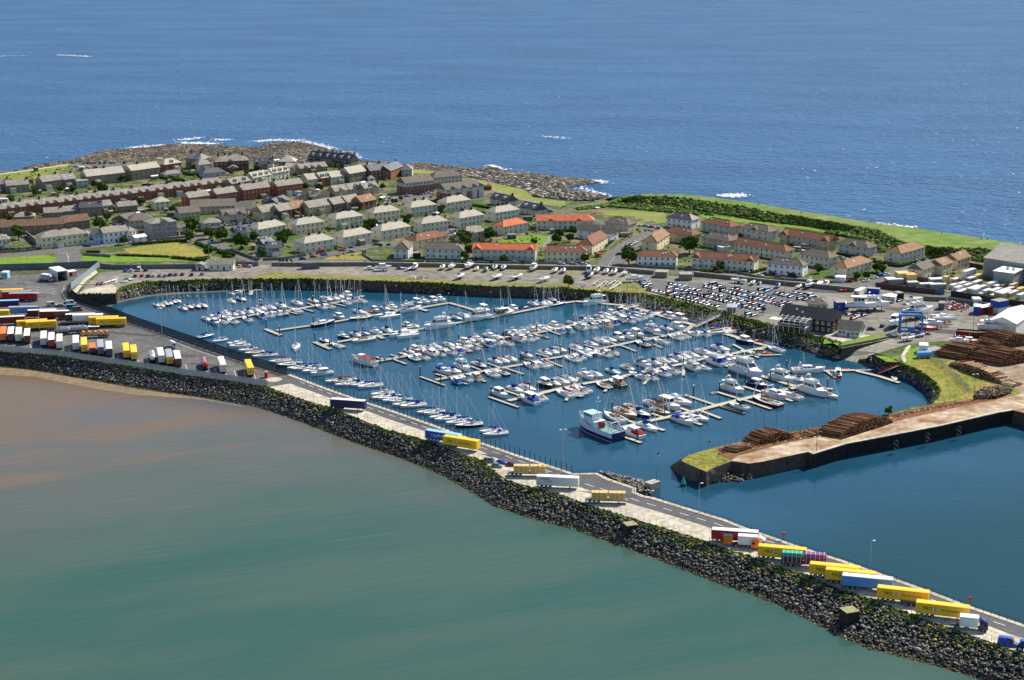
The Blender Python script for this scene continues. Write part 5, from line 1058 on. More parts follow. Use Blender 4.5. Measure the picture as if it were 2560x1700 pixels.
# brown brick terrace behind the hipped blocks
for a, wl, rf, lab in [((955, 980, 1150, 945), 'beige', 'slateb', 'beige end house of the brown terrace, lowest'), ((1150, 965, 1308, 935), 'brickd', 'slateb', 'dark brick house with parked red car, second in the brown terrace'),
                       ((1310, 935, 1470, 905), 'brickd', 'tileb', 'dark brick house, third in the brown terrace'), ((1490, 925, 1762, 880), 'beige', 'slateb', 'long beige house in the middle of the brown terrace'),
                       ((1775, 885, 1935, 855), 'brickd', 'slateb', 'dark brick house right of the long beige one'), ((1935, 860, 2085, 830), 'beige', 'slateb', 'beige house, second from the right in the brown terrace'),
                       ((2095, 860, 2260, 825), 'brickd', 'tileb', 'dark brick house with white pergola, top end of the brown terrace')]:
    H_('C', *a, 9, 5.0, 3.6, 'gable', wl, rf, lab, cols=3 if 'long' not in lab else 6, winw=.9, name='terraced_house', group='brown terrace houses')
H_('C', 1135, 850, 1270, 800, 9, 3.6, 3.0, 'gable', 'beige', 'slated', 'dark slate house behind the brown terrace, long roof facing left', cols=2)
H_('C', 945, 820, 1120, 845, 9, 3.4, 3.2, 'gable', 'brick', 'slated', 'brick house with wide dark slate roof above the beige gable', cols=3)
H_('C', 1400, 760, 1560, 775, 8, 4.2, 3.4, 'gable', 'beige', 'greyb', 'beige house with dark shaded roof, left behind the brown terrace', cols=3, dormers=1)
H_('C', 1560, 780, 1725, 750, 8, 4.2, 3.4, 'gablef', 'beige', 'slateb', 'beige gabled house, centre behind the brown terrace', cols=2)
H_('C', 1790, 725, 1980, 695, 8, 4.6, 3.4, 'gable', 'beige', 'slateb', 'beige house with steep front gable, left of three on the upper street', cols=3, gablet=(-2,))
H_('C', 1960, 700, 2130, 672, 8, 4.6, 3.4, 'gable', 'beige', 'slateb', 'beige house with dormer and steep gable, middle of three on the upper street', cols=3, gablet=(-2,), dormers=1)
H_('C', 2130, 690, 2292, 665, 8, 4.6, 3.4, 'gable', 'beige', 'slateb', 'beige house with dormer, right of three on the upper street', cols=3, gablet=(2.2,), dormers=1)
H_('C', 315, 632, 560, 612, 8, 3.8, 2.6, 'gable', 'stone', 'slateb', 'stone house with a wide box dormer behind the second brick block', cols=4, dormers=3)
H_('C', 600, 630, 810, 590, 8, 4.4, 3.2, 'gable', 'stone', 'slateb', 'stone house with white dormers, lowest of the dormer terrace', cols=4, dormers=2, chim=(.95,))
H_('C', 850, 560, 1050, 520, 8, 4.4, 3.4, 'gable', 'ivory', 'slatel', 'ivory house with arched white dormers, middle of the dormer terrace', cols=4, dormers=3, chim=(.95,))
H_('C', 1075, 505, 1265, 470, 8, 4.4, 3.2, 'gable', 'ivory', 'slatel', 'ivory house with white dormers, top of the dormer terrace', cols=4, dormers=3, chim=(.9,))
# upper left
H_('B', -160, 640, 75, 640, 9, 4.8, 3.2, 'gable', 'stone', 'slateb', 'stone house at the left edge by the shore turf', cols=3, chim=(.95,))
H_('B', 85, 660, 340, 640, 9, 4.8, 3.2, 'gable', 'stone', 'slateb', 'stone house with turquoise door beside the shore turf', cols=4, chim=(.97,), door='turq')
H_('B', 500, 632, 735, 600, 9.5, 5.8, 3.6, 'gable', 'stone', 'slateb', 'stone house with two big dark chimneys, left half of a pair', cols=4, chim=(-.95, .6), dormers=0)
H_('B', 742, 602, 880, 585, 9.5, 5.6, 3.4, 'gable', 'stone', 'slateb', 'stone house with bay window, right half of a pair', cols=3, chim=(.7,))
H_('B', 895, 600, 1020, 590, 6, 4.6, .5, 'flat', 'harlg', 'grey', 'pale flat-topped extension beside the long stone block', cols=2)
H_('B', 1010, 575, 1440, 525, 10.5, 6.2, 4.0, 'gable', 'stone', 'slatel', 'long stone block with wide box dormer and white porches', cols=9, chim=(.1,), dormers=0, cat='terrace', name='terrace')
H_('B', 1525, 520, 1850, 475, 10.5, 7.0, 3.4, 'gable', 'stone', 'slatel', 'tall stone block, roof half blue slate half lichen', cols=6, floors=3, chim=(-.3,), cat='block of flats', name='block_of_flats')
H_('B', 1900, 425, 2095, 395, 9, 5.6, 3.4, 'hip', 'brick', 'slatel', 'red brick villa with hipped roof above the small cottage', cols=3, dormers=1)
H_('B', 1900, 490, 2100, 470, 7, 2.6, 2.2, 'hip', 'ivory', 'slate', 'small ivory cottage with two hipped roofs in front of the brick villa', cols=2, floors=1)
H_('C', 70, 370, 250, 385, 10, 7, 4.0, 'hip', 'stone', 'slate', 'grey gothic house with steep slate roof near the shore', cols=3, chim=(-.8, .4), chmat='brickd')
H_('C', 215, 420, 370, 400, 9, 5, 3.6, 'hip', 'harlg', 'slate', 'pale grey wing with steep slate roof before the gothic house', cols=2)
H_('C', 270, 480, 530, 455, 9, 2.6, 3.0, 'hip', 'harlg', 'slated', 'low building with wide dark blue slate roof', cols=4, floors=1)
H_('C', 410, 405, 795, 385, 12, 6.4, 4.0, 'hip', 'brickd', 'slateb', 'large red brick villa with tall chimneys on the shore', cols=8, chim=(-.75, -.35, .0, .7), gablet=(-1,), chmat='brickd')
H_('C', 560, 410, 670, 405, 5, 2.4, 1.8, 'gablef', 'brick', 'slateb', 'small gabled brick lodge before the large brick villa', cols=1, floors=1, cat='lodge', name='lodge')
H_('C', 850, 400, 1075, 395, 10, 4.8, 3.6, 'gable', 'ivory', 'slated', 'ivory cottage pair with dark roof and two white gables', cols=4, gablet=(-4, 4), chim=(.95,))
H_('C', 1140, 385, 1325, 385, 11, 5.4, 3.6, 'hip', 'brick', 'slatel', 'square red house with pyramid roof and orange right side', cols=3)
H_('C', 1275, 430, 1390, 410, 8, 4, 2.4, 'gablef', 'ivory', 'slatel', 'small ivory house with conservatory beside the square red house', cols=2)
H_('C', 1390, 455, 1700, 425, 9, 4.6, 2.8, 'gable', 'stone', 'slateb', 'stone row with three sharp front gables', cols=6, gablet=(-6, -1, 4), cat='terrace', name='terrace')
for k in range(6):
    a = at('C', 1480 + 82 * k, 318 + 8 * k); bb = at('C', 1562 + 82 * k, 326 + 8 * k)
    at_old = at
    def at(fr, X, Y, z=ZL, _q=(a, bb)): return Vector(_q[0 if X == 0 else 1]) if fr == '_' else at_old(fr, X, Y, z)
    H_('_', 0, 0, 1, 0, 9, 4.8, 4.2, 'gable', 'stone', 'slated', ('dark stone house with single white dormer', 'in the shore-end row'), cols=2, dormers=1, chim=(.95,), auto=True, side=0, name='terraced_house', group='dark dormer houses', chmat='brickd')
    PEND[-1] = (PEND[-1][0], PEND[-1][1], a.x / a.y); at = at_old
H_('C', 1480, 600, 1625, 580, 9, 5.4, 3.4, 'gable', 'cream', 'slatel', 'sandstone house with grey roof, left of three joined', cols=3, chim=(.95,))
H_('C', 1630, 585, 1745, 568, 9, 5.6, 3.4, 'gable', 'brick', 'slatel', 'brick house with wide white dormer, middle of three joined', cols=2, dormers=2)
H_('C', 1750, 572, 1898, 548, 9, 5.4, 3.4, 'gable', 'cream', 'slatel', 'yellow stone house with bay, right of three joined', cols=3, chim=(.95,))
H_('C', 1960, 550, 2150, 515, 10, 6.6, 4.0, 'gable', 'stone', 'slatel', 'tall stone house with bays and asymmetric roof', cols=3, floors=3, chim=())
H_('D', 120, 240, 350, 215, 11, 6.6, 4.0, 'gable', 'brickd', 'slated', 'dark brick tenement with black roof near the rocks, left part', cols=5, floors=3, chim=(-.9, .3), chmat='brickd', cat='tenement', name='tenement')
H_('D', 355, 225, 500, 165, 10, 5.6, 3.6, 'gable', 'brick', 'slated', 'red gable end house joined to the dark brick tenement', cols=3, chim=(.9,), chmat='brickd')
H_('D', 480, 190, 600, 190, 9, 4.6, 3.2, 'hip', 'harlg', 'slate', 'grey hipped house just behind the left brick flats', cols=3)
H_('C', 2170, 530, 2250, 525, 5, 2.2, 2.0, 'hip', 'ivory', 'slateb', 'tiny garden pavilion below the dark brick tenement', cols=1, floors=1, cat='pavilion', name='pavilion')
# gothic white cottages on the corner
H_('C', 580, 1175, 660, 1215, 8, 4.4, 3.0, 'gablef', 'white', 'slated', 'white gabled cottage with dark roof among trees, upper left of the pair', cols=1, chim=(0,), chmat='white')
H_('C', 665, 1215, 770, 1210, 7, 4.2, 3.0, 'gable', 'white', 'slated', 'white cottage wing with dark roof behind the spreading tree', cols=2, chim=(.9,), chmat='white')
H_('C', 880, 1340, 985, 1355, 8, 4.4, 3.0, 'gablef', 'lblue', 'slated', 'blue-white gabled cottage with dark roof, lower of the pair', cols=1, chim=(0,), chmat='white')
H_('C', 1000, 1385, 1180, 1375, 8, 4.2, 3.0, 'gable', 'pale', 'slated', 'pale cottage with dark roof beside the street lamp', cols=2, chim=(-.6,), chmat='white')
# yard and boatyard buildings
H_('C', 335, 1552, 612, 1550, 7, 3.0, 2.8, 'gable', 'ivory', 'slateb', 'harbour office with grey roof above the boat beach', cols=4, floors=1, cat='office', name='office')
H_('C', 180, 1550, 275, 1550, 5, 2.6, 1.2, 'gablef', 'harlg', 'slate', 'small grey hut with dark opening left of the harbour office', cols=1, floors=1, cat='hut', name='hut', door='black', side=0)
def shed(fr, x1, y1, x2, y2, D, h, wall, roof, label, cat='portable cabin', name='portable_cabin', win=0, z=ZL, opening=False, panel=None, roofr=.15):
    p1, p2 = at(fr, x1, y1, z), at(fr, x2, y2, z); d = p2 - p1; W = math.hypot(d.x, d.y); rz = math.atan2(d.y, d.x)
    root = empty(name, (p1 + p2) / 2 + Vector((-math.sin(rz), math.cos(rz), 0)) * D / 2, rz); reg(root, label, cat)
    b = MB(); wm = WALL[wall]
    if opening:
        b.box(-W / 2, -W / 2 + .2, -D / 2, D / 2, 0, h, wm); b.box(W / 2 - .2, W / 2, -D / 2, D / 2, 0, h, wm); b.box(-W / 2 + .2, W / 2 - .2, D / 2 - .2, D / 2, 0, h, wm); b.box(-W / 2 + .2, W / 2 - .2, -D / 2, -D / 2 + .2, h - .5, h, wm)
    else: b.box(-W / 2, W / 2, -D / 2, D / 2, 0, h, wm)
    build(b, 'wall', root); r = MB(); r.box(-W / 2 - .12, W / 2 + .12, -D / 2 - .12, D / 2 + .12, h, h + roofr, ROOF[roof], taper=.96); build(r, 'roof', root)
    for i in range(win): o = link('window', winmesh(1.1, 1.0), root); o.location = (-W / 2 + W * (i + .5) / win, -D / 2, h * .35)
    if panel: pm = MB(); pm.box(-W / 2 + .2, -W / 2 + W * .45, -D / 2 - .05, -D / 2, .3, h - .3, WALL[panel]); build(pm, 'door', root)
    return root
sh_ = shed('A', 665, 296, 785, 280, 12, 5.2, 'pale', 'white', 'white open-ended inspection shed in the freight yard', 'inspection shed', 'inspection_shed', opening=True)
shed('A', 795, 246, 888, 232, 4, 2.7, 'pale', 'white', 'low white cabin with red door panel beside the open shed', panel='redc', win=0)
shed('A', 20, 262, 88, 262, 4, 3.2, 'lblue', 'white', 'small pale blue kiosk at the left edge of the freight yard', 'kiosk', 'kiosk', win=2)
shed('J', 1298, 1130, 1328, 1130, 2.0, 2.3, 'redc', 'grey', 'red security kiosk beside the white painted circle', 'kiosk', 'kiosk')
shed('G', 400, 745, 460, 752, 9, 2.9, 'ivory', 'white', 'cream portable cabin with brown end beside the small red boat', win=1, panel='tile')
shed('G', 545, 712, 690, 722, 3, 2.6, 'blue', 'grey', 'long blue container behind the boat trailers', 'container', 'container')
shed('G', 712, 800, 775, 812, 7, 2.8, 'pale', 'white', 'white portable cabin left of the one with orange panels', win=1)
shed('G', 780, 815, 870, 822, 7, 2.9, 'pale', 'white', 'white portable cabin with orange panels beside the blue car', win=2, panel='orange')
shed('G', 910, 790, 975, 782, 4, 3.4, 'brown', 'grey', 'rusty dark lean-to behind the white cabins', 'lean-to', 'lean_to')
shed('G', 200, 905, 340, 900, 5, 3.6, 'blue', 'grey', 'bright blue two-part cabin beside the white motor yachts', 'cabin', 'cabin', win=2)
shed('G', 1775, 950, 1860, 955, 6, 3.6, 'blue', 'white', 'blue and white cabin beside the red container')
shed('G', 1870, 960, 2050, 925, 4, 3.4, 'redc', 'white', 'red container with rusting pale roof', 'container', 'container', panel='brown')
shed('G', 2060, 950, 2180, 928, 5, 2.8, 'pale', 'grey', 'white lower container under the blue one', 'container', 'container')
o = shed('G', 2060, 950, 2180, 928, 5, 2.8, 'blue', 'grey', 'blue container stacked on the white one', 'container', 'container'); o.location.z += 3.0
shed('G', 1780, 850, 1870, 850, 5, 3.0, 'ivory', 'white', 'ivory cabin behind the blue and white cabin')
shed('G', 1370, 895, 1440, 900, 5, 3.0, 'dgrey', 'slate', 'dark store among scrap at the back of the boatyard', 'store', 'store')
shed('G', 1150, 1400, 1250, 1405, 5, 3.4, 'white', 'white', 'white box on legs at the landward end of the fuel store', 'cabin', 'cabin')
shed('G', 1265, 1425, 1440, 1392, 5, 1.6, 'pale', 'grey', 'low concrete fuel store with flat grey roof', 'store', 'store')
shed('F', 1415, 1222, 1530, 1228, 5, 2.4, 'white', 'white', 'white flat garage at the corner of the tan-roofed house', 'garage', 'garage', panel='pale')
shed('D', 612, 1130, 680, 1132, 4, 2.6, 'brown', 'slate', 'small brown garden hut left of the white semi-detached house', 'hut', 'hut')
shed('C', 820, 1312, 868, 1312, 3, 2.2, 'tile', 'slate', 'tiny red shed left of the blue-white cottage', 'shed', 'shed')
shed('C', 1285, 670, 1362, 690, 4, 2.4, 'lblue', 'slate', 'pale blue garden shed before the highest brick block', 'shed', 'shed')
shed('E', 210, 665, 252, 665, 3, 2.2, 'dgrey', 'slate', 'dark garden store at the top of the curved path', 'store', 'store')
shed('E', 2185, 875, 2285, 862, 4, 2.4, 'pale', 'white', 'garden shed with pale green roof beside the beige house', 'shed', 'shed')
shed('E', 725, 935, 775, 940, 3, 2.0, 'tile', 'tile', 'small red-brown shed beside the stepping cream terrace', 'shed', 'shed')
shed('E', 1700, 1205, 1845, 1205, 6, 3.0, 'stone', 'grey', 'roofless stone store beside the boatyard entrance', 'store', 'store')
shed('E', 1415, 1170, 1555, 1175, 6, 2.8, 'stone', 'grey', 'stone store with dark opening left of the boatyard entrance', 'store', 'store')
shed('C', 1405, 1540, 1610, 1530, 3, 2.8, 'dgrey', 'black', 'long black container below the flower lawn', 'container', 'container')
for i, (x, y, wd, h, wl) in enumerate([(595, 695, 60, 2, 'stone'), (1645, 585, 55, 2, 'brown'), (1720, 585, 45, 2, 'tile'), (1860, 575, 50, 2, 'pale'), (1210, 505, 70, 2.2, 'tile'), (1310, 650, 80, 2.2, 'pale')]):
    shed('B', x, y, x + wd, y - 4, 3.5, h, wl, 'slate', ['long pale garden shed below the stone pair', 'brown garden shed above the diagonal row, left', 'red garden shed above the diagonal row, middle', 'pale garden shed above the diagonal row, right', 'red-brown lean-to before the long stone block', 'low pale greenhouse above the diagonal row'][i], 'shed', 'shed')
# quay hut and bunkers on the armour
for fr, x, y, s, lab in [('Q', 115, 815, 5.0, 'square concrete pillbox among the boulders, lower right'), ('R', 1962, 1290, 4.6, 'square concrete pillbox among the boulders, upper left')]:
    p = at(fr, x, y, 1.0); o = empty('pillbox', p, .35); reg(o, lab, 'pillbox'); b = MB(); b.box(-s / 2.6, s / 2.6, -s / 2.6, s / 2.6, -1, 3.9, M('pillbox_wall', (.035, .018, .014), .9, .3, .6)); build(b, 'wall', o)
    b = MB(); b.box(-s / 2.5, s / 2.5, -s / 2.5, s / 2.5, 3.9, 4.1, M('pillbox_roof', (.30, .27, .15), .9, .25, .8, col2=(.2, .2, .08))); build(b, 'roof', o)
# ================================================================= MARINA
import re
m_pdeck = M('pontoon_deck', (.33, .31, .26), .85, .12, .6, spec=.2); m_pdeck2 = M('pontoon_deck_pale', (.42, .375, .28), .85, .08, .6, spec=.2); m_pfl = M('pontoon_float', (.03, .035, .04), .7, .2, 1); m_pile = M('steel_pile', (.035, .035, .035), .7, .3, 2)
def seg_box(mb, a, b, w, z0, z1, m, ext=0):
    d = b - a; L = math.hypot(d.x, d.y); mb.box(-ext, L + ext, -w / 2, w / 2, z0, z1, m, math.atan2(d.y, d.x), (a.x, a.y, 0))
def pontoon(s, label, fingers='', w=2.4, fw=1.2, mat=None, name='pontoon'):
    p = L_(s, .5); root = empty(name, (p[0].x, p[0].y, 0)); reg(root, label, 'pontoon', 'marina pontoons'); mat = mat or m_pdeck
    off = Vector((p[0].x, p[0].y, 0))
    def part(nm, pts, ww):
        mb = MB()
        for k, (a, b) in enumerate(zip(pts[:-1], pts[1:])): seg_box(mb, a - off, b - off, ww, .42 + .003 * k, .55 + .003 * k, mat, .02 if k else 0); seg_box(mb, a - off, b - off, ww - .3, -.3, .42, m_pfl)
        build(mb, nm, root)
    part('walkway', p, w)
    if fingers:
        q = L_(fingers, .5)
        for a, b in zip(q[0::2], q[1::2]): part('finger', [a, b], fw if (b - a).length < 14 or True else w)
    return root
pontoon('J 905,445 1190,397 1640,340 1890,295 2080,265 2361,215 K 260,180', 'farthest pontoon, a weathered walkway crowded with small yachts at upper left', 'J 1200,397 1105,360 1190,400 1300,440 1500,345 1680,390 1640,340 1560,310 1700,318 1860,362 1890,300 1790,262 2080,265 2230,300 2060,268 1960,235 905,445 1010,490 905,440 830,410')
pontoon('J 1430,580 1860,520 2361,438 K 360,412 690,358 930,320 1260,262', 'second farthest pontoon, long bare walkway with a T-shaped end', 'J 1305,563 1482,635 K 360,412 270,370 690,358 560,320 900,325 1010,355', fw=2.2)
pontoon('K 1260,262 1430,310 1585,358', 'short sloping pontoon linking two walkways beside the red-topped cabin cruiser', w=2.2)
pontoon('J 1980,745 2361,672 K 160,705 430,640 960,560 1430,480 1740,430 2361,308 L 180,330 500,263', 'third farthest pontoon, long walkway lined with large motor yachts alongside', 'J 1870,713 2057,795 2100,720 2215,775 K 430,640 500,672', fw=2.2)
pontoon('L 500,265 640,243 720,250 1180,290 1400,335 1600,402 2020,522', 'pale walkway running along the foot of the northern boulder bank', '', w=2.6, mat=m_pdeck2)
pontoon('K 410,940 780,872 1150,802 1320,775 1600,735 1850,665 2200,618 2361,590 L 380,565 600,520 900,470 1150,430 1420,350', 'fourth farthest pontoon, starting behind the red-roofed fishing boat', 'K 580,860 700,890 600,905 762,968 420,885 530,925 1215,750 1330,775 1500,720 1640,770 1180,800 1290,850 2060,640 1960,600 2200,620 2361,655 1850,665 1960,710 L 330,580 470,632 460,510 600,560 150,610 330,668 880,440 980,475 1100,440 1200,490')
pontoon('K 1100,1150 1540,1068 2110,970 2361,912 L 500,880 1000,775 1330,705 1720,635 1905,585 2000,520', 'middle pontoon with a pale floating T-end near the mooring piles', 'K 925,1113 1207,1213 1100,1080 1280,1130 1505,990 1620,1035 1560,1130 1680,1170 1300,1150 1470,1200 1700,955 1850,1010 1880,1005 2118,1085 2080,885 2230,940 L 0,885 130,925 280,915 495,1000 185,845 330,885 570,780 720,830 740,745 900,790 1060,840 1145,870 1130,740 1340,822 1050,720 1150,760 1340,650 1500,670 1540,620 1690,640 1540,740 1640,780', w=2.4)
pontoon('K 1940,1390 2361,1295 L 250,1298 400,1265 750,1190 1080,1140 1230,1098 1600,1020 1900,960 2190,890 M 270,908 600,850 995,772', 'second nearest pontoon, a long diagonal walkway with boats on both sides', 'K 1715,1345 2057,1465 1880,1265 2070,1330 L 400,1270 300,1300 530,1388 670,1120 840,1170 750,1200 975,1285 1150,1070 1240,1110 1190,1120 1425,1200 1600,1010 1500,985 1570,1050 1660,1080 1680,960 1880,1100 1900,900 2050,950 M 130,960 250,1000 400,840 500,880 560,830 700,850 690,850 905,895 610,740 820,800 970,800 1172,860 N 1640,150 1760,185', w=2.4, mat=m_pdeck2)
pontoon('M 520,618 760,690 1020,762', 'pale walkway moored below the black clubhouse, with an orange boat alongside', 'M 1060,780 1150,800', mat=m_pdeck2, fw=1.4)
pontoon('M 480,965 630,1015 960,1110 1320,1222', 'pale linking walkway beside the largest blue-striped motor yacht', 'M 1320,1222 1760,1255', mat=m_pdeck2, fw=2.0)
pontoon('N 815,962 1100,890 1390,830 1700,760 1925,700 2361,595 M 850,1350 1010,1295 1330,1240', 'nearest pontoon, pale walkway starting behind the big blue ship', 'N 820,1063 1028,1137 860,880 990,915 1150,800 1290,845 1480,735 1600,780 1535,585 1890,705 1950,712 2215,795 1715,768 1945,855 1640,900 1725,930 1190,960 1295,995 M 430,1290 740,1385 725,1222 1010,1310 740,1380 1050,1485 1170,1350 1295,1395 480,1455 730,1530', mat=m_pdeck2, w=2.6, fw=1.5)
pontoon('M 1230,1053 1700,1045 2030,1038 H 430,678 690,740 925,815', 'separate pontoon in the east corner with a red gangway', 'M 1690,1050 1790,1125 2030,1040 2215,1035', mat=m_pdeck2, w=2.0)
pontoon('J 1135,172 1150,112', 'small T-shaped landing stage on the north shore', 'J 1003,118 1265,114', w=2.0, fw=1.4)
def gangway(a, b, za, zb_, label, col, w=1.6, rails=1.1):
    p, q = at(*a, za), at(*b, zb_); root = empty('gangway', (p.x, p.y, 0)); reg(root, label, 'gangway'); d = q - p; n = Vector((-d.y, d.x, 0)).normalized() * w / 2; z = Vector((0, 0, 1)); o = Vector((p.x, p.y, 0)); m = paint(C_[col], .5)
    dk = MB(); dk.add([p - n - o, q - n - o, q + n - o, p + n - o] + [v - z * .15 for v in (p - n - o, q - n - o, q + n - o, p + n - o)], [(0, 1, 2, 3), (7, 6, 5, 4), (0, 4, 5, 1), (2, 6, 7, 3)], m_pdeck); build(dk, 'deck', root)
    for s in (-1, 1):
        r = MB(); A, B = p + n * s - o, q + n * s - o; k = int(d.length / 1.5)
        r.tube(A + z * rails, B + z * rails, .07, m, 4); r.tube(A + z * rails / 2, B + z * rails / 2, .04, m, 4); r.tube(A, B, .1, m, 4)
        for i in range(k + 1): t = i / k; c = A + (B - A) * t; r.tube(c, c + z * rails, .04, m, 4)
        build(r, 'handrail', root)
gangway(('M', 165, 540), ('M', 545, 365), .6, ZL, 'long grey steel gangway down from the white-roofed gatehouse', 'silver', 2.2, 1.6)
gangway(('H', 680, 705), ('H', 968, 592), .6, ZL, 'red-railed gangway at the east corner of the marina', 'redc', 2.2, 1.2)
gangway(('J', 1130, 115), ('J', 1135, 12), .5, ZL, 'narrow white gangway at the small T-shaped landing stage', 'white', 2.6, .8)
for fr, x, y in [t for t in [('J', 1318, 560), ('J', 1472, 638), ('J', 1860, 515), ('J', 1880, 715), ('J', 2048, 795), ('J', 1330, 360), ('J', 1858, 280), ('J', 805, 495), ('K', 925, 1112), ('K', 1163, 1210), ('K', 465, 975), ('K', 1742, 1345), ('K', 2052, 1462), ('K', 760, 570), ('K', 1280, 475), ('K', 1365, 720), ('K', 890, 810), ('K', 1605, 1020), ('K', 2080, 945), ('K', 2265, 610), ('K', 265, 640), ('K', 1255, 250), ('K', 1780, 400), ('K', 650, 160), ('K', 1738, 240), ('L', 190, 590), ('L', 620, 510), ('L', 465, 860), ('L', 1352, 680), ('L', 1325, 1060), ('L', 570, 880), ('L', 1510, 1150), ('L', 110, 1290), ('L', 1885, 1000), ('L', 1773, 590), ('L', 635, 250), ('M', 585, 870), ('M', 1040, 1160), ('M', 752, 1180), ('M', 455, 1290), ('M', 155, 1330), ('M', 1230, 1040), ('M', 2198, 1035), ('M', 938, 1400), ('M', 1242, 1260), ('M', 1700, 1255), ('M', 660, 610), ('M', 740, 620), ('M', 1212, 740), ('M', 835, 690), ('N', 988, 1120), ('N', 1300, 820), ('N', 692, 790), ('N', 1632, 600), ('H', 920, 800), ('H', 595, 640), ('L', 1640, 360), ('N', 2228, 430)]]:
    p = at(fr, x, y, 0); o = empty('mooring_pile', p); reg(o, ('dark steel mooring pile', {'J': 'in the left part of the marina', 'K': 'in the middle of the marina', 'L': 'in the right centre of the marina', 'M': 'in the right part of the marina', 'N': 'among the nearest pontoons', 'H': 'in the east corner of the marina'}[fr]), 'pile', 'mooring piles', auto=True)
    if 'pile' not in CHM: b = MB(); b.tube((0, 0, -1), (0, 0, 4.2), .24, m_pile, 8); b2 = MB(); b2.tube((0, 0, 4.2), (0, 0, 4.35), .27, m_white, 8, .2); CHM['pile'] = (b.mesh('shaft'), b2.mesh('cap'))
    link('shaft', CHM['pile'][0], o); link('cap', CHM['pile'][1], o)
HC = dict(w='white', n='navy', b='blue', r='red', k='black', t='teal', l='lblue', i='ivory', o='wood', g='grey', M='maroon', e='bred', y='yellow', R='rust', G='green', O='orange')
HN = dict(w='white', n='navy', b='blue', r='red', k='black', t='teal', l='pale blue', i='ivory', o='wooden', g='grey', M='maroon', e='bright red', y='yellow', R='rusty', G='green', O='orange')
CC = dict(b='blue', n='navy', r='red', w='white', g='green', t='tan')
TYN = dict(s='sailing yacht', m='sports cruiser', c='cabin cruiser', f='flybridge motor yacht', t='wheelhouse boat', o='open motorboat', k='catamaran', i='trimaran', y='inflatable dinghy', h='ketch')
KIND = dict(s='sailing_yacht', m='sports_cruiser', c='cabin_cruiser', f='motor_yacht', t='wheelhouse_boat', o='motorboat', k='catamaran', i='trimaran', y='dinghy', h='ketch')
def boat_spec(t, hc, cv, keel=False, v=0):
    hm = HC[hc]; c = CC.get(cv)
    if t == 's': return sailboat_spec(hm, c, mh=9.6 + .35 * (v % 5), jib=(1, 2, 2)[v % 3], spray=('navy', 'blue', None, 'white')[v % 4] if c != 'red' else None, keel=keel, wood=hc in 'oi' and v % 2 == 0)
    if t == 'h': return sailboat_spec(hm, c, mh=9.5, jib=1, keel=keel, wood=True, masts=2)
    if t in 'mcfto': return motor_spec(hm, dict(m='sport', c='cabin', f='flybridge', t='trawler', o='open')[t], c)
    if t == 'k': return multihull_spec(hm, 'catamaran', c or 'blue')
    if t == 'i': return multihull_spec(hm, 'trimaran', c or 'white')
    return dinghy_spec(hm)
def look(t, hc, cv):
    s = HN[hc] + ' ' + TYN[t]
    if hc == 'w': s = 'white ' + TYN[t]
    if cv in CC: s += ' with %s %s' % (CC[cv], 'sail cover' if t in 'shki' else 'canopy')
    return s
BN = [0]
def boats(rowname, base, s, z=.5, keel=False, group='boats berthed in the marina', zo=0.0):
    fr = None; q = base
    for tok in s.split():
        if tok in FR: fr = tok; continue
        m = re.match(r'([-\d.]+),([-\d.]+):(\w)([a-z])([\d.]+)(\w)(.)$', tok); x, y, t, hd, L, hc, cv = m.groups(); L = float(L)
        ang = {'a': q + PI / 2, 'b': q - PI / 2, 'p': q + PI, 'q': q, 'v': math.radians(199), 'x': math.radians(17), 'h': PI, 'z': 0.0, 'e': math.radians(225), 'n': math.radians(50), 'd': math.radians(80), 'u': math.radians(250)}[hd]
        BN[0] += 1; v = BN[0]; ang += math.radians(((v * 37) % 9) - 4)
        p = at(fr, float(x), float(y), z); p.z = zo
        if t == 'y': L = L
        o = inst(boat_spec(t, hc, cv, keel, v), KIND[t], p, ang, L / 7.7); reg(o, (look(t, hc, cv), rowname), 'dinghy' if t == 'y' else 'boat', group, auto=True)
def ang_of(a, b): d = at(*b, 0) - at(*a, 0); return math.atan2(d.y, d.x)
qa = ang_of(('J', 905, 445), ('J', 1890, 295))
boats('on the left moorings', qa, 'J 60,290:sb7w- 115,295:sb7r- 165,275:sb7n- 207,268:sb7wn 252,250:sb7nb 300,244:sb7wn 365,332:sb8wb 430,312:sb8.5r- 525,305:sb8r- 600,300:sb8.5rb 925,250:sb8i- 1040,225:sb9nb 925,155:sb5w- 990,142:cq5wt 1243,220:ob3wn 620,648:sq8bb 785,695:sp7iw')
boats('in farthest pontoon row', qa, 'J 635,455:sb9wb 720,425:sa8lb 730,495:cb8wb 785,420:sb9wb 820,482:sa8wn 868,393:sb9w- 925,478:sa9w- 950,395:sb8wb 900,440:sb8w- 1033,380:sb8wb 1095,455:sa9wn 1125,368:sb9wb 1205,350:sb9wb 1260,420:ta8wb 1270,332:sb10wb 1345,405:sa9w- 1380,322:sb9w- 1430,390:sa9lb 1500,302:sb10wb 1510,380:sa9kt 1670,355:sa9w- 1685,272:sb10wb 1870,245:sb9w- 1945,312:sa9wb 2020,222:sb10wb 2035,302:sa9wn 2110,214:sb9w- 2170,192:sb9wb 2235,262:sa9wb 2262,180:cb8w- K 130,235:sa9wb 180,232:sa9w- 245,240:sa9wb')
boats('in second farthest pontoon row', qa, 'J 1980,510:mq11n- 2165,430:cb8w- K 232,368:sb9wb 225,440:sp10k- 320,365:yq5O- 405,345:cb7wb 530,328:sb8wb 612,315:mb8w- 545,415:kp11wb 815,345:fq11w- 895,268:tb8l- 980,255:mb8w- 1078,240:cb8wb 1165,225:mb8w-')
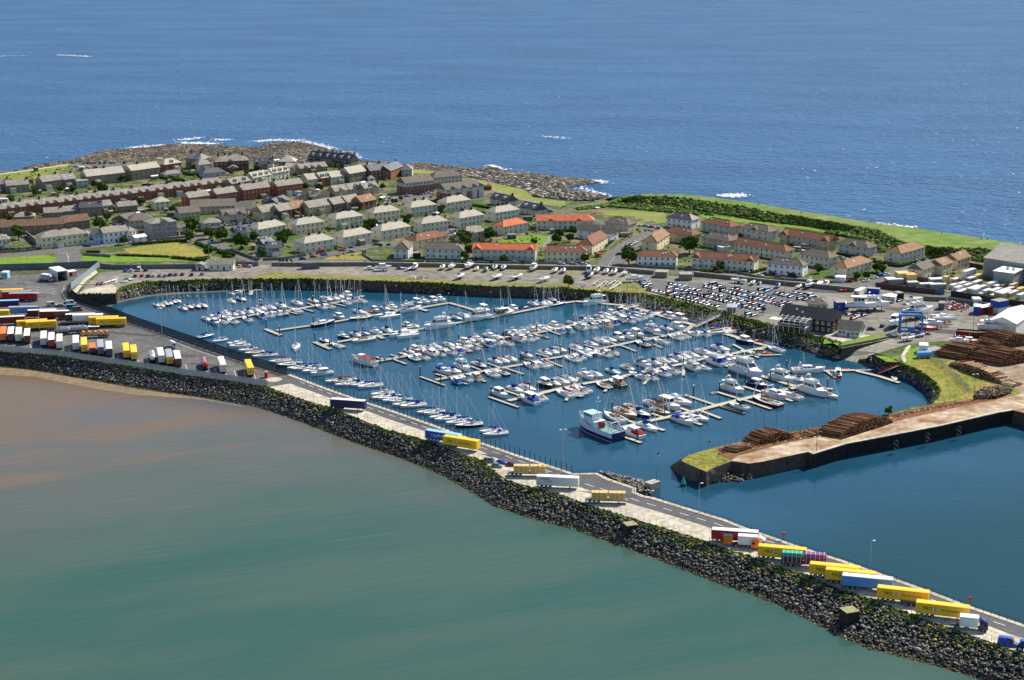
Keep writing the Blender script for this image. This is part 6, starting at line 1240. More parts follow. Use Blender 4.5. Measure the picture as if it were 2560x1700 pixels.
boats('in third farthest pontoon row', qa, 'J 2000,702:sb8k- 2132,757:sa8wb K 48,660:mb8n- 195,635:sb9wb 272,692:hp11ib 300,625:sb8wb 430,608:mb8w- 555,583:sb9wn 735,632:ip14w- 775,530:cb7w- 872,530:sb7wg 1135,540:fp14w- 1215,470:sb9wn 1350,440:sb8lb 1440,412:sb9wb 1585,448:fp14w- 1665,348:tb9we 1900,395:tq10it 1845,350:sb8wb 1930,338:sb9wn 2005,330:cb7w- 2120,312:oq5kn 2235,278:sb8wb 2330,275:sb9wb L 265,262:sb9nb 325,262:sb9nb 400,245:sb9nb 430,280:sq9kn 860,268:fp13w- 1250,318:hp12nb 1540,398:sq10wb 1735,420:cb8w- 1855,455:tb9w- 1370,395:sb8wb')
q4 = ang_of(('K', 410, 940), ('K', 1150, 802))
boats('in fourth farthest pontoon row', q4, 'K 735,850:ob6n- 805,825:sb8w- 845,905:sa9G- 870,808:tb7e- 950,795:sb8r- 940,888:sa10wb 1040,788:sb8r- 1055,852:ca8w- 1110,770:sb8i- 1150,852:sa8wb 1000,830:sa8yt 1265,745:sb8wb 1265,832:sa9wn 1360,822:ca8wb 1400,760:sa8yt 1445,805:sa8ew 1440,720:cb8w- 1540,780:sa8wb 1510,692:sb8wb 1590,683:mb8w- 1700,742:ca9wb 1740,650:mb9w- 1800,722:sa9wt 1815,655:sb8wb 1912,732:sa9wr 1950,632:mb8kn 2020,608:mb8w- 2050,682:fa10w- 2130,605:mb8w- 2158,680:sa9wb 2225,662:sa8wt 2250,572:sb8w- 2330,560:sb9w- L 150,575:mb8w- 230,558:mb8w- 320,548:sb8w- 400,522:cb7w- 450,592:ma8wb 550,590:ca8wg 615,500:sb8wr 690,553:fa9w- 750,468:mb8wn 800,540:sa9wn 830,478:mb8w- 890,518:sa8wn 980,520:ca9wt 1070,500:ta8wb 930,425:sb8wr 1000,432:sb8iw 1060,382:cb7w- 1110,440:sa8wn 1180,462:ca8w- 1230,372:cb7w- 1262,400:sb8wb 1250,472:sa9wb 1330,450:sa8wn 1390,430:sa8wb 1450,412:sa9w- 1320,415:sb8wb 990,395:sb8wb 1140,400:sb8w-')
q5 = ang_of(('K', 1100, 1150), ('K', 2110, 970))
boats('in the middle pontoon row', q5, 'K 1195,1055:mb10wb 1325,1048:sb9wb 1420,1010:fb11w- 1340,1175:ca8tb 1450,1140:sa9wb 1560,1130:ca9wt 1612,985:hb10bb 1745,1085:sa10w- 1800,942:sb9wb 1865,1070:sa9kt 1885,930:sb9wr 1985,915:sb9it 2165,868:sb8wb L 120,990:sa10wn 240,980:sa10wb 290,970:sa9wr 300,845:sb9w- 385,830:sb9wb 465,805:sb9wn 600,915:sa10i- 680,888:sa9wb 660,780:sb9wr 790,845:ka12w- 830,740:sb9wb 920,842:sa9w- 975,860:sa9w- 950,708:sb10w- 1040,690:sb9wb 1045,830:sa9wn 1140,668:cb9wb 1250,650:mb9wn 1345,630:cb10ww 1410,740:sa10rb 1540,590:fb10w- 1625,712:sa10wn 1790,662:sa10w- 1700,560:sb8wb 1820,545:cb9ww 1885,645:sa9wt 2000,622:sa9wb 2110,622:sa9wb 2270,605:hp14wb 1470,690:yq4g-')
boats('in the second nearest pontoon row', q5, 'K 1845,1320:cb10w- 2030,1268:sb10wb 2180,1390:ta11wb 2170,1250:sb10wr 2300,1355:sa10w- L 300,1212:tb9k- 400,1192:sb9iw 490,1170:sb10wb 575,1148:sb10wn 510,1312:sa11wr 600,1290:sa10wr 640,1320:sa8k- 720,1262:sa10wb 690,1290:sa9g- 770,1112:mb10w- 885,1090:sb9wb 960,1222:ha10k- 1115,1200:ta10Gt 1080,1060:sb9lb 1250,1020:sb9iw 1395,1120:sa10wb 1340,1090:sa9wb 1500,1125:sa9wb 1430,980:mb10wn 1550,1060:sb10wb 1560,955:sb9wb 1635,1080:sa10wn 1660,935:sb9we 1735,1050:sa11wb 1740,930:sb9wb 1830,900:sb10wb 1900,885:sb10w- 1990,870:sb10wb 1970,1010:fa10w- 2050,985:sa9wb 2120,1010:sa8wb 2135,840:sb11wb 2235,950:fa12wb M 475,795:sb11wb 580,905:mb9w- 560,950:mb9wb 690,980:fb9w- 775,1070:fb18w- 610,600:sp9wr 760,715:cb10n- 860,850:sa8Mt 1055,735:sb8w- 1100,800:sa10wb 1180,1140:fb12w-')
qn = ang_of(('N', 1100, 890), ('N', 1920, 700))
boats('in the nearest pontoon row', qn, 'N 720,850:ha13w- 850,800:hb13ot 940,738:sb10o- 930,1035:ca11wr 1025,805:sb11nb 1180,700:hb11wb 1250,780:hb10ot 1470,660:sb13w- 1345,720:tb12wt 1110,960:sb11wb 1510,890:mb11wb 1640,860:kb9wb 1700,850:sb10w- M 390,1295:yq4g- 610,1265:fb12w- 900,1215:cb10nn 670,1455:sa10wn 1000,1410:ha14M- 1100,1330:mb12w- 1275,1335:sa12wn 1400,1150:sb9w- 1540,1290:fb14.5w- 1710,1325:hb10wb')
boats('on the east corner pontoon', 0, 'M 1480,1050:mz13w- 1820,1085:td8e- 1895,1025:yz4O- H 300,655:yz3O- 500,668:oz5w- 870,762:ob6w-')
boats('on the pontoon below the clubhouse', qn, 'M 900,700:yb6O- 990,838:yb6O-')
boats('moored along the causeway', 0, 'J 975,738:mv8r- 1010,768:mv9w- 1110,803:sv8w- 1185,835:sv8yt 1270,872:sv8wb 1335,868:sv8wb 1480,935:sv9wr 1580,978:sv11t- 1660,775:sb9wb 1690,1010:sv9wb 1740,1018:sv9w- 1830,1010:sv9wb 1875,1045:sv10wb 1960,1082:cv9w- 2130,1165:sv9wt 2215,1165:sv10it K 60,1200:sv8w- 170,1200:sv9wb 260,1205:sv9w- 350,1225:sv10wb 490,1310:sv9w- 500,1350:sv9w- 570,1355:sv9w- 625,1385:sv9wb 700,1390:sv9wb 745,1432:sv9wg 845,1450:sv10wb O 870,780:sv8wn 950,790:sv8w- 1030,838:sv9wb 1105,862:sv10wn 1235,900:sv10wb 1350,935:sv10kb 1600,1000:sv8wb 1655,1035:sv9w-')
# --- big blue and white fishery ship
def rhull(root, L, beam, zb, zs, hm, name='hull', bowrise=1.5, n=16, stern=.8, z0=0.0, m2=None, zsplit=None, top=None):
    b = MB(); R = []
    for i in range(n + 1):
        t = i / n; x = -L / 2 + L * t; bb = beam * (stern + (1 - stern) * min(1, t / .3)) if t < .5 else beam * (1 - ((t - .5) / .5) ** 2.3) + .02
        z = zs + bowrise * max(0, t - .55) / .45; fl = x + .06 * L * max(0, (t - .8) / .2)
        R.append([(fl, -bb, z), (fl - .02 * L * max(0, (t - .8) / .2), -bb * .99, zsplit or z * .6), (x, -bb * .93, z0 + .3), (x, -bb * .8, zb), (x, bb * .8, zb), (x, bb * .93, z0 + .3), (fl - .02 * L * max(0, (t - .8) / .2), bb * .99, zsplit or z * .6), (fl, bb, z)])
    for k in range(n):
        for i in range(7):
            m = hm if i in (1, 5) else (m2 or hm) if i in (0, 6) else (paint((.7, .7, .7)) if i in (2, 4) and m2 else HUL['black'])
            b.add([R[k][i], R[k + 1][i], R[k + 1][i + 1], R[k][i + 1]], [(0, 1, 2, 3)], m)
    b.add(R[0], [tuple(range(8))], hm); build(b, name, root)
    d = MB(); zt = [-.5, -.5]
    for k in range(n): d.add([(R[k][0][0], R[k][0][1], R[k][0][2] - .6), (R[k + 1][0][0], R[k + 1][0][1], R[k + 1][0][2] - .6), (R[k + 1][7][0], R[k + 1][7][1], R[k + 1][7][2] - .6), (R[k][7][0], R[k][7][1], R[k][7][2] - .6)], [(0, 1, 2, 3)], top or m_deckw)
    build(d, 'deck', root); return R
a_, b_ = at('N', 335, 905, 1.5), at('N', 760, 1090, 1.0); d = a_ - b_; Lh = d.length * 1.03
ship = empty('fishery_ship', ((a_ + b_) / 2).xy.to_3d(), math.atan2(d.y, d.x)); reg(ship, 'large blue and white ship at the end of the nearest pontoon', 'ship')
bl = paint((.006, .018, .11), .3, .5); wt = paint((.66, .70, .74), .35, .4)
rhull(ship, Lh, 3.5, -1, 3.3, bl, zsplit=1.55, bowrise=2.4, m2=wt, top=M('ship_deck_green', (.16, .28, .24), .8, .2, 1), stern=.9)
s_ = Lh / 2
b = MB(); b.box(-.05 * s_, .62 * s_, -2.5, 2.5, 2.6, 4.9, wt); b.box(.12 * s_, .55 * s_, -2.3, 2.3, 4.9, 7.3, wt); b.box(.08 * s_, .60 * s_, -2.7, 2.7, 7.3, 7.5, paint((.35, .52, .50), .5)); b.box(.08 * s_, .62 * s_, -2.75, -2.55, 7.2, 7.75, bl); b.box(.60 * s_, .63 * s_, -2.7, 2.7, 7.2, 7.75, bl); build(b, 'superstructure', ship)
b = MB()
for i in range(6): b.box(.14 * s_ + i * .068 * s_, .17 * s_ + i * .068 * s_ + .25, -2.33, -2.28, 6.2, 7.0, m_glass); b.box(.14 * s_ + i * .068 * s_, .17 * s_ + i * .068 * s_ + .25, 2.28, 2.33, 6.2, 7.0, m_glass)
for y in (-1.5, 0, 1.5): b.box(.55 * s_ - .02, .55 * s_ + .04, y - .5, y + .5, 6.2, 7.0, m_glass)
build(b, 'window', ship)
b = MB(); b.tube((.1 * s_, 0, 7.7), (.06 * s_, 0, 14.5), .16, wt, 6, .1); b.tube((.08 * s_, -1.5, 12), (.08 * s_, 1.5, 12), .07, wt, 4); b.tube((.07 * s_, 0, 13.2), (.07 * s_, 0, 13.6), .4, wt, 8); build(b, 'mast', ship)
b = MB(); b.box(-.2 * s_, -.08 * s_, -.9, .9, 2.7, 5.0, paint((.22, .02, .02))); b.tube((-.2 * s_, -.3, 4.8), (-.55 * s_, -.3, 6.0), .15, wt, 5); build(b, 'winch', ship)
b = MB()
for y in (-2.3, 2.3): b.tube((-.92 * s_, y, 2.8), (-.80 * s_, y * .8, 6.6), .2, wt, 6); b.tube((-.7 * s_, y, 2.8), (-.78 * s_, y * .8, 6.6), .14, wt, 6)
b.tube((-.80 * s_, -1.9, 6.6), (-.80 * s_, 1.9, 6.6), .2, wt, 6); build(b, 'stern_gantry', ship)
b = MB()
for s in (-1, 1):
    for i in range(12): x = -.85 * s_ + i * .085 * s_; b.tube((x, s * 3.2, 3.2), (x, s * 3.2, 4.2), .04, wt, 3)
    b.tube((-.85 * s_, s * 3.2, 4.2), (.1 * s_, s * 3.3, 4.2), .05, wt, 4); b.tube((.3 * s_, s * 3.3, 4.6), (.98 * s_, s * .3, 6.6), .08, paint((.35, .55, .45)), 4)
build(b, 'guard_rail', ship)
b = MB(); b.tube((-.45 * s_, -3.52, 3.6), (-.45 * s_, -3.45, 3.6), .45, paint((.6, .03, .02)), 10); build(b, 'lifebuoy', ship)
# --- classic white fishing boat with red roof
a_, b_ = at('K', 150, 905, 1), at('K', 410, 975, 1); d = a_ - b_; Lh = d.length * 1.02
fb = empty('fishing_boat', ((a_ + b_) / 2).xy.to_3d(), math.atan2(d.y, d.x)); reg(fb, 'old white fishing boat with pitched red roof at the walkway end', 'fishing boat')
rhull(fb, Lh, 2.1, -.6, 1.5, HUL['white'], bowrise=1.4, stern=.7, top=m_teak); s_ = Lh / 2
b = MB(); b.box(-.75 * s_, .25 * s_, -1.4, 1.4, 1.2, 3.2, HUL['white']); b.box(.05 * s_, .4 * s_, -1.2, 1.2, 1.2, 3.9, HUL['white']); build(b, 'wheelhouse', fb)
b = MB(); b.add([(-.8 * s_, -1.8, 3.1), (.08 * s_, -1.8, 3.1), (.08 * s_, 1.8, 3.1), (-.8 * s_, 1.8, 3.1), (-.8 * s_, 0, 4.0), (.08 * s_, 0, 4.0)], [(0, 1, 5, 4), (2, 3, 4, 5), (0, 4, 3), (1, 2, 5), (3, 2, 1, 0)], paint((.45, .07, .04), .6)); build(b, 'roof', fb)
b = MB()
for i in range(5): b.box(-.66 * s_ + i * 1.1, -.66 * s_ + i * 1.1 + .6, -1.43, -1.38, 2.1, 2.8, m_glass)
build(b, 'window', fb); b = MB(); b.tube((.5 * s_, 0, 2), (.5 * s_, 0, 7), .1, m_teak, 6); build(b, 'mast', fb)
# buoys
for fr, x, y, c in [('J', 235, 192, 'orange'), ('J', 408, 183, 'white'), ('J', 505, 187, 'orange'), ('J', 702, 187, 'orange'), ('J', 188, 341, 'orange'), ('J', 222, 386, 'orange'), ('J', 312, 274, 'redc'), ('J', 418, 350, 'redc'), ('J', 492, 346, 'redc'), ('J', 1130, 250, 'orange'), ('J', 2060, 1070, 'redc'), ('J', 2128, 1103, 'redc'), ('J', 1510, 872, 'redc'), ('J', 1630, 905, 'redc'), ('K', 1095, 1128, 'redc'), ('O', 1455, 935, 'redc'), ('N', 1818, 1125, 'black'), ('N', 1227, 1260, 'black'), ('I', 1222, 457, 'black'), ('I', 75, 705, 'black')]:
    p = at(fr, x, y, .2); o = empty('mooring_buoy', (p.x, p.y, 0)); reg(o, ('small round %s mooring buoy' % {'orange': 'orange', 'white': 'white', 'redc': 'red', 'black': 'black'}[c], 'on the %s water' % {'J': 'left marina', 'K': 'middle marina', 'O': 'causeway-side', 'N': 'harbour mouth', 'I': 'outer harbour'}[fr]), 'buoy', 'mooring buoys', auto=True)
    k = ('buoy', c)
    if k not in CHM:
        b = MB(); v, f = ico(); b.add([tuple(q * .45 + np.array((0, 0, .15))) for q in v], [tuple(i) for i in f], paint(C_[c], .4)); CHM[k] = b.mesh('float'); b = MB(); b.tube((0, 0, .5), (0, 0, .85), .04, m_pile, 4); CHM['ring'] = b.mesh('ring')
    link('float', CHM[k], o); link('ring', CHM['ring'], o)
p = at('I', 362, 1048, 1); o = empty('navigation_buoy', (p.x, p.y, 0)); reg(o, 'green conical navigation buoy off the timber quay head', 'buoy'); b = MB(); b.tube((0, 0, -.3), (0, 0, .8), 1.0, paint(C_['gdark']), 12); build(b, 'float', o); b = MB(); b.tube((0, 0, .8), (0, 0, 3.2), .9, paint((.0, .35, .22), .4), 12, .15); build(b, 'topmark', o)
# ================================================================= VEHICLES, YARD
def near(fr, x, y, ang, L, zb=1.15):
    p = at(fr, x, y, ZL + zb); a = ang; return Vector((p.x, p.y, ZL)) + Vector((math.cos(a), math.sin(a), 0)) * L / 2 + Vector((-math.sin(a), math.cos(a), 0)) * 1.27
def tr2(fr, x1, y1, x2, y2, *a, **k):
    p, q = at(fr, x1, y1, ZL + 1.15), at(fr, x2, y2, ZL + 1.15); ang = math.atan2(q.y - p.y, q.x - p.x); L = min(13.7, max(5, (q - p).length)); k['L'] = L
    return trailer(near(fr, x1, y1, ang, L), ang, *a, **k)
G_Y = 'semi-trailers parked in the freight yard'
tr2('A', -70, 462, 262, 452, 'yel', 'yel', 'yellow box trailer behind the two red ones at far left of the yard', group=G_Y)
tr2('A', 22, 482, 352, 476, 'redc', 'silver', 'red box trailer half hidden behind the lettered bright red one', group=G_Y, txt=[('M', 1.5, 'black', -6, .7)])
tr2('A', 102, 502, 432, 496, 'redc', 'silver', 'bright red box trailer with black lettering at its right end', group=G_Y, txt=[('M', 1.5, 'black', -6, .7), ('MANFREIGHT', 1.0, 'black', .2, 1.4)])
tr2('A', -120, 592, 215, 580, 'navy', 'lblue', 'navy box trailer with pale roof at the left frame edge', group=G_Y)
tr2('A', -20, 628, 290, 608, 'teal', 'teal', 'low turquoise flatbed trailer in front of the navy one', kind='flat', group=G_Y)
tr2('A', 95, 662, 475, 655, 'bluel', 'silver', 'mid-blue box trailer with grey roof and red front end', group=G_Y, endc='maroon')
tr2('A', 318, 700, 652, 690, 'maroon', 'ivory', 'maroon box trailer, the rear one of two', group=G_Y)
tr2('A', 455, 712, 790, 704, 'maroon', 'white', 'maroon box trailer with white roof and pale lettering, the front one', group=G_Y, txt=[('MONTGOMERY', .8, (.4, .3, .3), 0, 1.7), ('TRANSPORT', .7, (.4, .3, .3), 0, .9)])
tr2('A', 752, 748, 1092, 738, 'gdark', 'ivory', 'dark green box trailer behind the white lettered one', group=G_Y)
tr2('A', 838, 756, 1182, 746, 'white', 'white', 'white refrigerated box trailer with blue lettering', group=G_Y, txt=[('McBURNEY', .9, 'navy', -.5, 1.7), ('REFRIGERATION', .75, 'navy', -1, .8)])
tr2('A', 1022, 782, 1362, 772, 'yel', 'yel', 'yellow lettered trailer behind its twin, right of the yard rows', group=G_Y, txt=PO, logo=-2.4)
tr2('A', 1108, 800, 1450, 790, 'yel', 'yel', 'yellow lettered trailer at the right end of the yard rows', group=G_Y, txt=PO, logo=-2.4)
tr2('A', 193, 828, 545, 806, 'yel', 'yel', 'yellow lettered trailer behind its twin near the floodlight mast', group=G_Y, txt=PO, logo=-2.4)
tr2('A', 298, 838, 650, 820, 'yel', 'yel', 'yellow lettered trailer crossed by the floodlight mast', group=G_Y, txt=PO, logo=-2.4)
tr2('A', -60, 782, 287, 764, 'maroon', 'ivory', 'dark red-brown box trailer at the left frame edge', group=G_Y, endc='redc')
tr2('A', -245, 712, 105, 698, 'yel', 'yel', 'yellow box trailer end cut by the left frame edge', group=G_Y)
tr2('A', 760, 878, 1008, 864, 'silver', 'silver', 'long silver tank trailer behind the orange load', kind='tank', group=G_Y)
tr2('A', 672, 890, 775, 884, 'silver', 'silver', 'short silver tank wagon at the left of the long tank', kind='tank', group=G_Y)
tr2('A', 545, 880, 690, 868, 'black', 'black', 'short dark flat trailer left of the tank wagons', kind='flat', group=G_Y)
tr2('A', 690, 775, 1020, 768, 'black', 'black', 'empty dark skeletal trailer in front of the green one', kind='flat', group=G_Y)
tr2('A', 1010, 820, 1110, 818, 'ivory', 'ivory', 'short empty flatbed left of the yellow pair', kind='flat', group=G_Y)
o = tr2('A', 918, 925, 1258, 912, 'black', 'black', 'flatbed trailer carrying orange reels', kind='flat', group=G_Y)
R0 = o.rotation_euler.z
for i in range(5):
    p = o.location + Vector((math.cos(R0), math.sin(R0), 0)) * (-5.0 + i * 2.5); q = empty('cable_reel', (p.x, p.y, ZL + 1.3), R0); reg(q, ('orange reel', 'on the flatbed trailer in the yard'), 'reel', 'orange reels on a flatbed', auto=True)
    b = MB(); b.tube((-.0, -1.1, .95), (0, 1.1, .95), .6, paint((.8, .55, .3)), 12); build(b, 'drum', q); b = MB(); b.tube((0, -1.2, .95), (0, -1.1, .95), .95, paint((.75, .28, .06)), 14); b.tube((0, 1.1, .95), (0, 1.2, .95), .95, paint((.75, .28, .06)), 14); build(b, 'flange', q)
# row backed towards the bay fence, rear doors to the camera
A0 = math.radians(104)
row = [(25, 192, 'orange', 'orange', 'orange-red open-framed', {}), (92, 194, 'maroon', 'white', 'dark red white-roofed', {}), (158, 198, 'ivory', 'ivory', 'ivory lettered', {}), (230, 210, 'maroon', 'white', 'dark red pale-roofed', {}), (370, 232, 'white', 'white', 'plain bright white', {}), (437, 245, 'redc', 'white', 'red-doored white-roofed', {}),
       (505, 258, 'ivory', 'ivory', 'plain ivory', {}), (643, 270, 'white', 'white', 'white', {}), (713, 288, 'yel', 'yel', 'yellow', {}), (782, 298, 'maroon', 'orange', 'short low red-topped', {'L': 9, 'h': 2.0}), (852, 308, 'dgrey', 'silver', 'grey', {}), (925, 322, 'navy', 'white', 'navy white-roofed', {}),
       (1070, 338, 'yel', 'yel', 'yellow', {}), (1135, 352, 'yel', 'yel', 'yellow', {}), (1290, 368, 'redc', 'white', 'white tank with red end', {'kind': 'tank', 'L': 10}), (1365, 380, 'pale', 'ivory', 'ivory-roofed grey', {}), (1435, 392, 'yel', 'silver', 'yellow grey-roofed', {}), (1507, 407, 'maroon', 'white', 'red pale-roofed', {}),
       (1735, 432, 'redc', 'redc', 'red tank', {'kind': 'tank', 'L': 11}), (1885, 460, 'white', 'ivory', 'lone white', {}), (2118, 486, 'yel', 'yel', 'lone yellow', {})]
where = {25: 'at the extreme left of the fence row', 92: 'second in the fence row', 158: 'third in the fence row', 230: 'fourth in the fence row', 370: 'left of the second fence group', 437: 'centre of the second fence group', 505: 'right of the second fence group', 643: 'at the left of the group of five', 713: 'second in the group of five', 782: 'third in the group of five', 852: 'fourth in the group of five', 925: 'at the right of the group of five', 1070: 'left one of the yellow fence pair', 1135: 'right one of the yellow fence pair', 1290: 'left in the group of four', 1365: 'second in the group of four', 1435: 'third in the group of four', 1507: 'right in the group of four', 1735: 'standing alone by the fence', 1885: 'between the red tank and the lone yellow one', 2118: 'last by the fence before the kiosk'}
for (x, y, c, rc, nm, kw) in row:
    L = kw.get('L', 13.6); p = at('T', x, y) + Vector((math.cos(A0), math.sin(A0), 0)) * (L / 2 + .3)
    kind = kw.get('kind', 'box'); k2 = dict(kw); k2.pop('L', None); k2.pop('kind', None)
    trailer(p, A0, 'white' if x == 1290 else c, rc, '%s trailer %s' % (nm, where[x]), kind=kind, L=L, rear='-', group='trailers backed up to the bay fence', doortext=('P&O', .95, 'black') if c == 'yel' else None, endc='redc' if x == 437 else ('redc' if x == 1290 else None), **k2)
    if x == 25: pass
# causeway
G_C = 'lorries and trailers parked on the causeway'
def tr1(fr, x, y, deg, *a, L=13.6, **k): return trailer(near(fr, x, y, math.radians(deg), L), math.radians(deg), *a, L=L, rear=k.pop('rear', '-'), group=G_C, **k)
tr1('S', 1040, 628, -15, 'navy', 'ivory', 'plain navy box trailer, the first on the causeway slab')
tr1('O', 842, 1082, -29, 'blue', 'lblue', 'blue trailer with white lettering on its side', txt=[('roadferry', 1.55, 'white', -4.2, 1.15)], endc='white')
tr1('O', 1047, 1152, -29, 'yel', 'yel', 'yellow lettered trailer in front of the blue lettered one', txt=PO, logo=-2.4)
tr1('R', 882, 700, -10, 'pale', 'white', 'white box trailer with navy top band and small lettering', txt=[('BLAGDEN', .62, 'navy', -5.3, 1.95), ('Packaging', .62, 'navy', -4.2, 1.25)])
tr1('P', 222, 385, -12.5, 'redc', 'white', 'red box trailer with white roof and pale lettering', txt=[('MONTGOMERY', .9, (.5, .3, .3), -4.0, 1.75), ('TRANSPORT', .8, (.5, .3, .3), -4.0, .9)])
tr1('P', 890, 625, -15.5, 'yel', 'yel', 'yellow lettered trailer behind the green and purple loads', txt=PO, logo=-2.4)
tr1('P', 1632, 885, -16.5, 'yel', 'yel', 'yellow lettered trailer, rear one of the pair', txt=PO, logo=-2.4)
tr1('P', 1860, 965, -17, 'yel', 'yel', 'yellow lettered trailer half hidden by the pale blue one', txt=PO, logo=-2.4)
tr1('Q', 22, 322, -16, 'bluel', 'white', 'sky blue box trailer with a white roof')
tr1('Q', 472, 480, -18, 'yel', 'yel', 'yellow lettered trailer behind the low grey flatbed', txt=PO, logo=-2.4)
tr1('Q', 970, 672, -18.5, 'yel', 'yel', 'yellow lettered trailer beside the white box lorry', txt=PO, logo=-2.4)
tr1('Q', 770, 535, -18, 'dgrey', 'silver', 'low grey flatbed trailer between two yellow ones', kind='flat')
def load(parent_tr, name, x0, x1, h, mats, label, cat, z=1.3, wd=1.15, n=0, group=None):
    a = parent_tr.rotation_euler.z; q = empty(name, parent_tr.location + Vector((0, 0, z)), a); reg(q, label, cat, group)
    b = MB(); b.box(x0, x1, -wd, wd, 0, h * .62 if len(mats) > 1 else h, mats[0]); build(b, 'side', q)
    if len(mats) > 1: b = MB(); b.box(x0 - .02, x1 + .02, -wd - .02, wd + .02, h * .62, h, mats[1], taper=.93); build(b, 'top', q)
    b = MB()
    for i in range(n): x = x0 + (x1 - x0) * (i + .5) / n; b.box(x - .06, x + .06, -wd - .06, wd + .06, 0, h + .04, mats[2]); 
    if n: build(b, 'strap', q)
    return q
m_tim = M('sawn_timber', (.62, .42, .17), .8, .12, 1.5, spec=.2, stretch=(1, 1, 6)); m_batt = paint((.05, .03, .02), .8); m_wrap = M('white_wrap', (.68, .68, .66), .4, .06, 2, spec=.4)
for fr, x, y, deg, nm in (('R', 545, 572, -4, 'beside the parked cars'), ('R', 1438, 882, -5, 'right of the white lettered trailer')):
    t = tr1(fr, x, y, deg, 'dgrey', 'dgrey', 'flatbed trailer loaded with sawn timber %s' % nm, kind='flat')
    for (x0, x1, w_) in ((-4.7, .3, 'left'), (.8, 5.9, 'right')):
        q = load(t, 'timber_load', x0, x1, 2.5, [m_tim], '%s stack of pale sawn timber on the flatbed %s' % (w_, nm), 'timber', group='timber stacks on flatbeds')
        b = MB()
        for k in range(1, 4): b.box(x0 - .02, x1 + .02, -1.18, 1.18, k * .62 - .04, k * .62 + .03, m_batt)
        for k in (.2, .5, .8): b.box(x0 + (x1 - x0) * k - .04, x0 + (x1 - x0) * k + .04, -1.19, 1.19, 0, 2.53, m_batt)
        build(b, 'batten', q)
t = tr1('P', 1215, 728, -12, 'dgrey', 'dgrey', 'flatbed trailer under the green and purple sheeted loads', kind='flat', L=13)
pg, pp, pm = paint((.015, .30, .17), .5), paint((.16, .03, .20), .5), paint((.09, .006, .05), .5)
load(t, 'sheeted_load', -6.3, -.2, 2.9, [pm, pg, paint((.5, .5, .4))], 'load under green and maroon sheeting', 'sheeted load', n=5)
load(t, 'sheeted_load', 0.1, 6.3, 2.9, [pm, pp, paint((.5, .5, .4))], 'load under purple sheeting beside the green one', 'sheeted load', n=5)
tractor(near('P', 500, 470, math.radians(-12), 9, .8) + Vector((2.6, -.5, 0)), math.radians(-12), 'white', 'white box lorry with orange sacks behind, beside the red trailer', body=True, bl=4.2, name='box_lorry', group=G_C)
o = empty('orange_box', near('P', 388, 478, math.radians(-12), 2.6, .4), math.radians(-12)); reg(o, 'orange box body at the rear of the white box lorry', 'box'); b = MB(); b.box(-1.3, 1.3, -1.2, 1.2, .8, 3.2, paint(C_['orange'])); build(b, 'body', o); b = MB(); b.box(-1.32, 1.32, -1.22, 1.22, 3.2, 3.35, m_chas); build(b, 'roof', o)
tractor(near('P', 790, 520, math.radians(-14), 6.2, .5), math.radians(166), 'orange', 'orange recovery lorry nosed against the white box lorry', group=G_C)
tractor(near('Q', 1462, 845, math.radians(-17), 8, .9) + Vector((1.4, -.4, 0)), math.radians(-17), 'navy', 'white box lorry with dark cab at the right end of the row', body=True, bl=3.2, name='box_lorry', group=G_C)
tractor(at('A', 1945, 1068), math.radians(12), 'white', 'white lorry cab pulling an empty low trailer across the yard')
tr2('A', 1850, 1060, 1945, 1058, 'black', 'black', 'short empty trailer beside the white lorry cab', kind='flat')
tractor(at('A', 560, 292), math.radians(-28), 'silver', 'silver tanker lorry parked beside the white open shed', body=True, bl=3, bodyc='silver', name='tanker_lorry')
car(at('A', 600, 578), .1, 'van', 'white', 'white panel van in the freight yard')
for x, y, k, c, lab in [(710, 585, 'estate', 'silver', 'silver estate car beside the white van in the yard'), (770, 562, 'saloon', 'navy', 'navy car behind the turquoise van in the yard'), (835, 612, 'minibus', 'turq', 'turquoise and white minibus in the yard'), (900, 632, 'van', 'dgrey', 'dark grey van in front of the turquoise minibus'), (820, 560, 'van', 'white', 'white van behind the turquoise minibus')]: car(at('A', x, y), .15, k, c, lab)
def cars(s, place, ang, group=None, jit=.12):
    KM = dict(h='hatchback', s='saloon', e='estate', v='van', p='people_carrier', m='minibus'); CM = dict(w='white', s='silver', k='black', n='navy', b='blue', r='redc', g='gdark', m='maroon', l='bluel', t='turq', d='dgrey', i='ivory', o='orange')
    NM = dict(w='white', s='silver', k='black', n='navy', b='blue', r='red', g='dark green', m='maroon', l='light blue', t='turquoise', d='dark grey', i='cream', o='orange'); fr = None
    for tok in s.split():
        if tok in FR: fr = tok; continue
        m = re.match(r'([-\d.]+),([-\d.]+):(\w)(\w)([-\d]*)$', tok); x, y, k, c, a = m.groups(); an = math.radians(float(a)) if a else ang + random.uniform(-jit, jit)
        kn = {'h': 'hatchback', 's': 'saloon car', 'e': 'estate car', 'v': 'van', 'p': 'people carrier', 'm': 'minibus'}[k]
        car(at(fr, float(x), float(y)), an, KM[k], CM[c], ('%s %s' % (NM[c], kn), place), group=group, auto=True)
cars('R 345,440:ps-20 480,458:hb-20 430,495:hs-20 600,482:hm-15', 'on the causeway slab by the timber trailer', 0)
cars('Q 2150,1092:vb-22', 'at the lower right corner', 0)
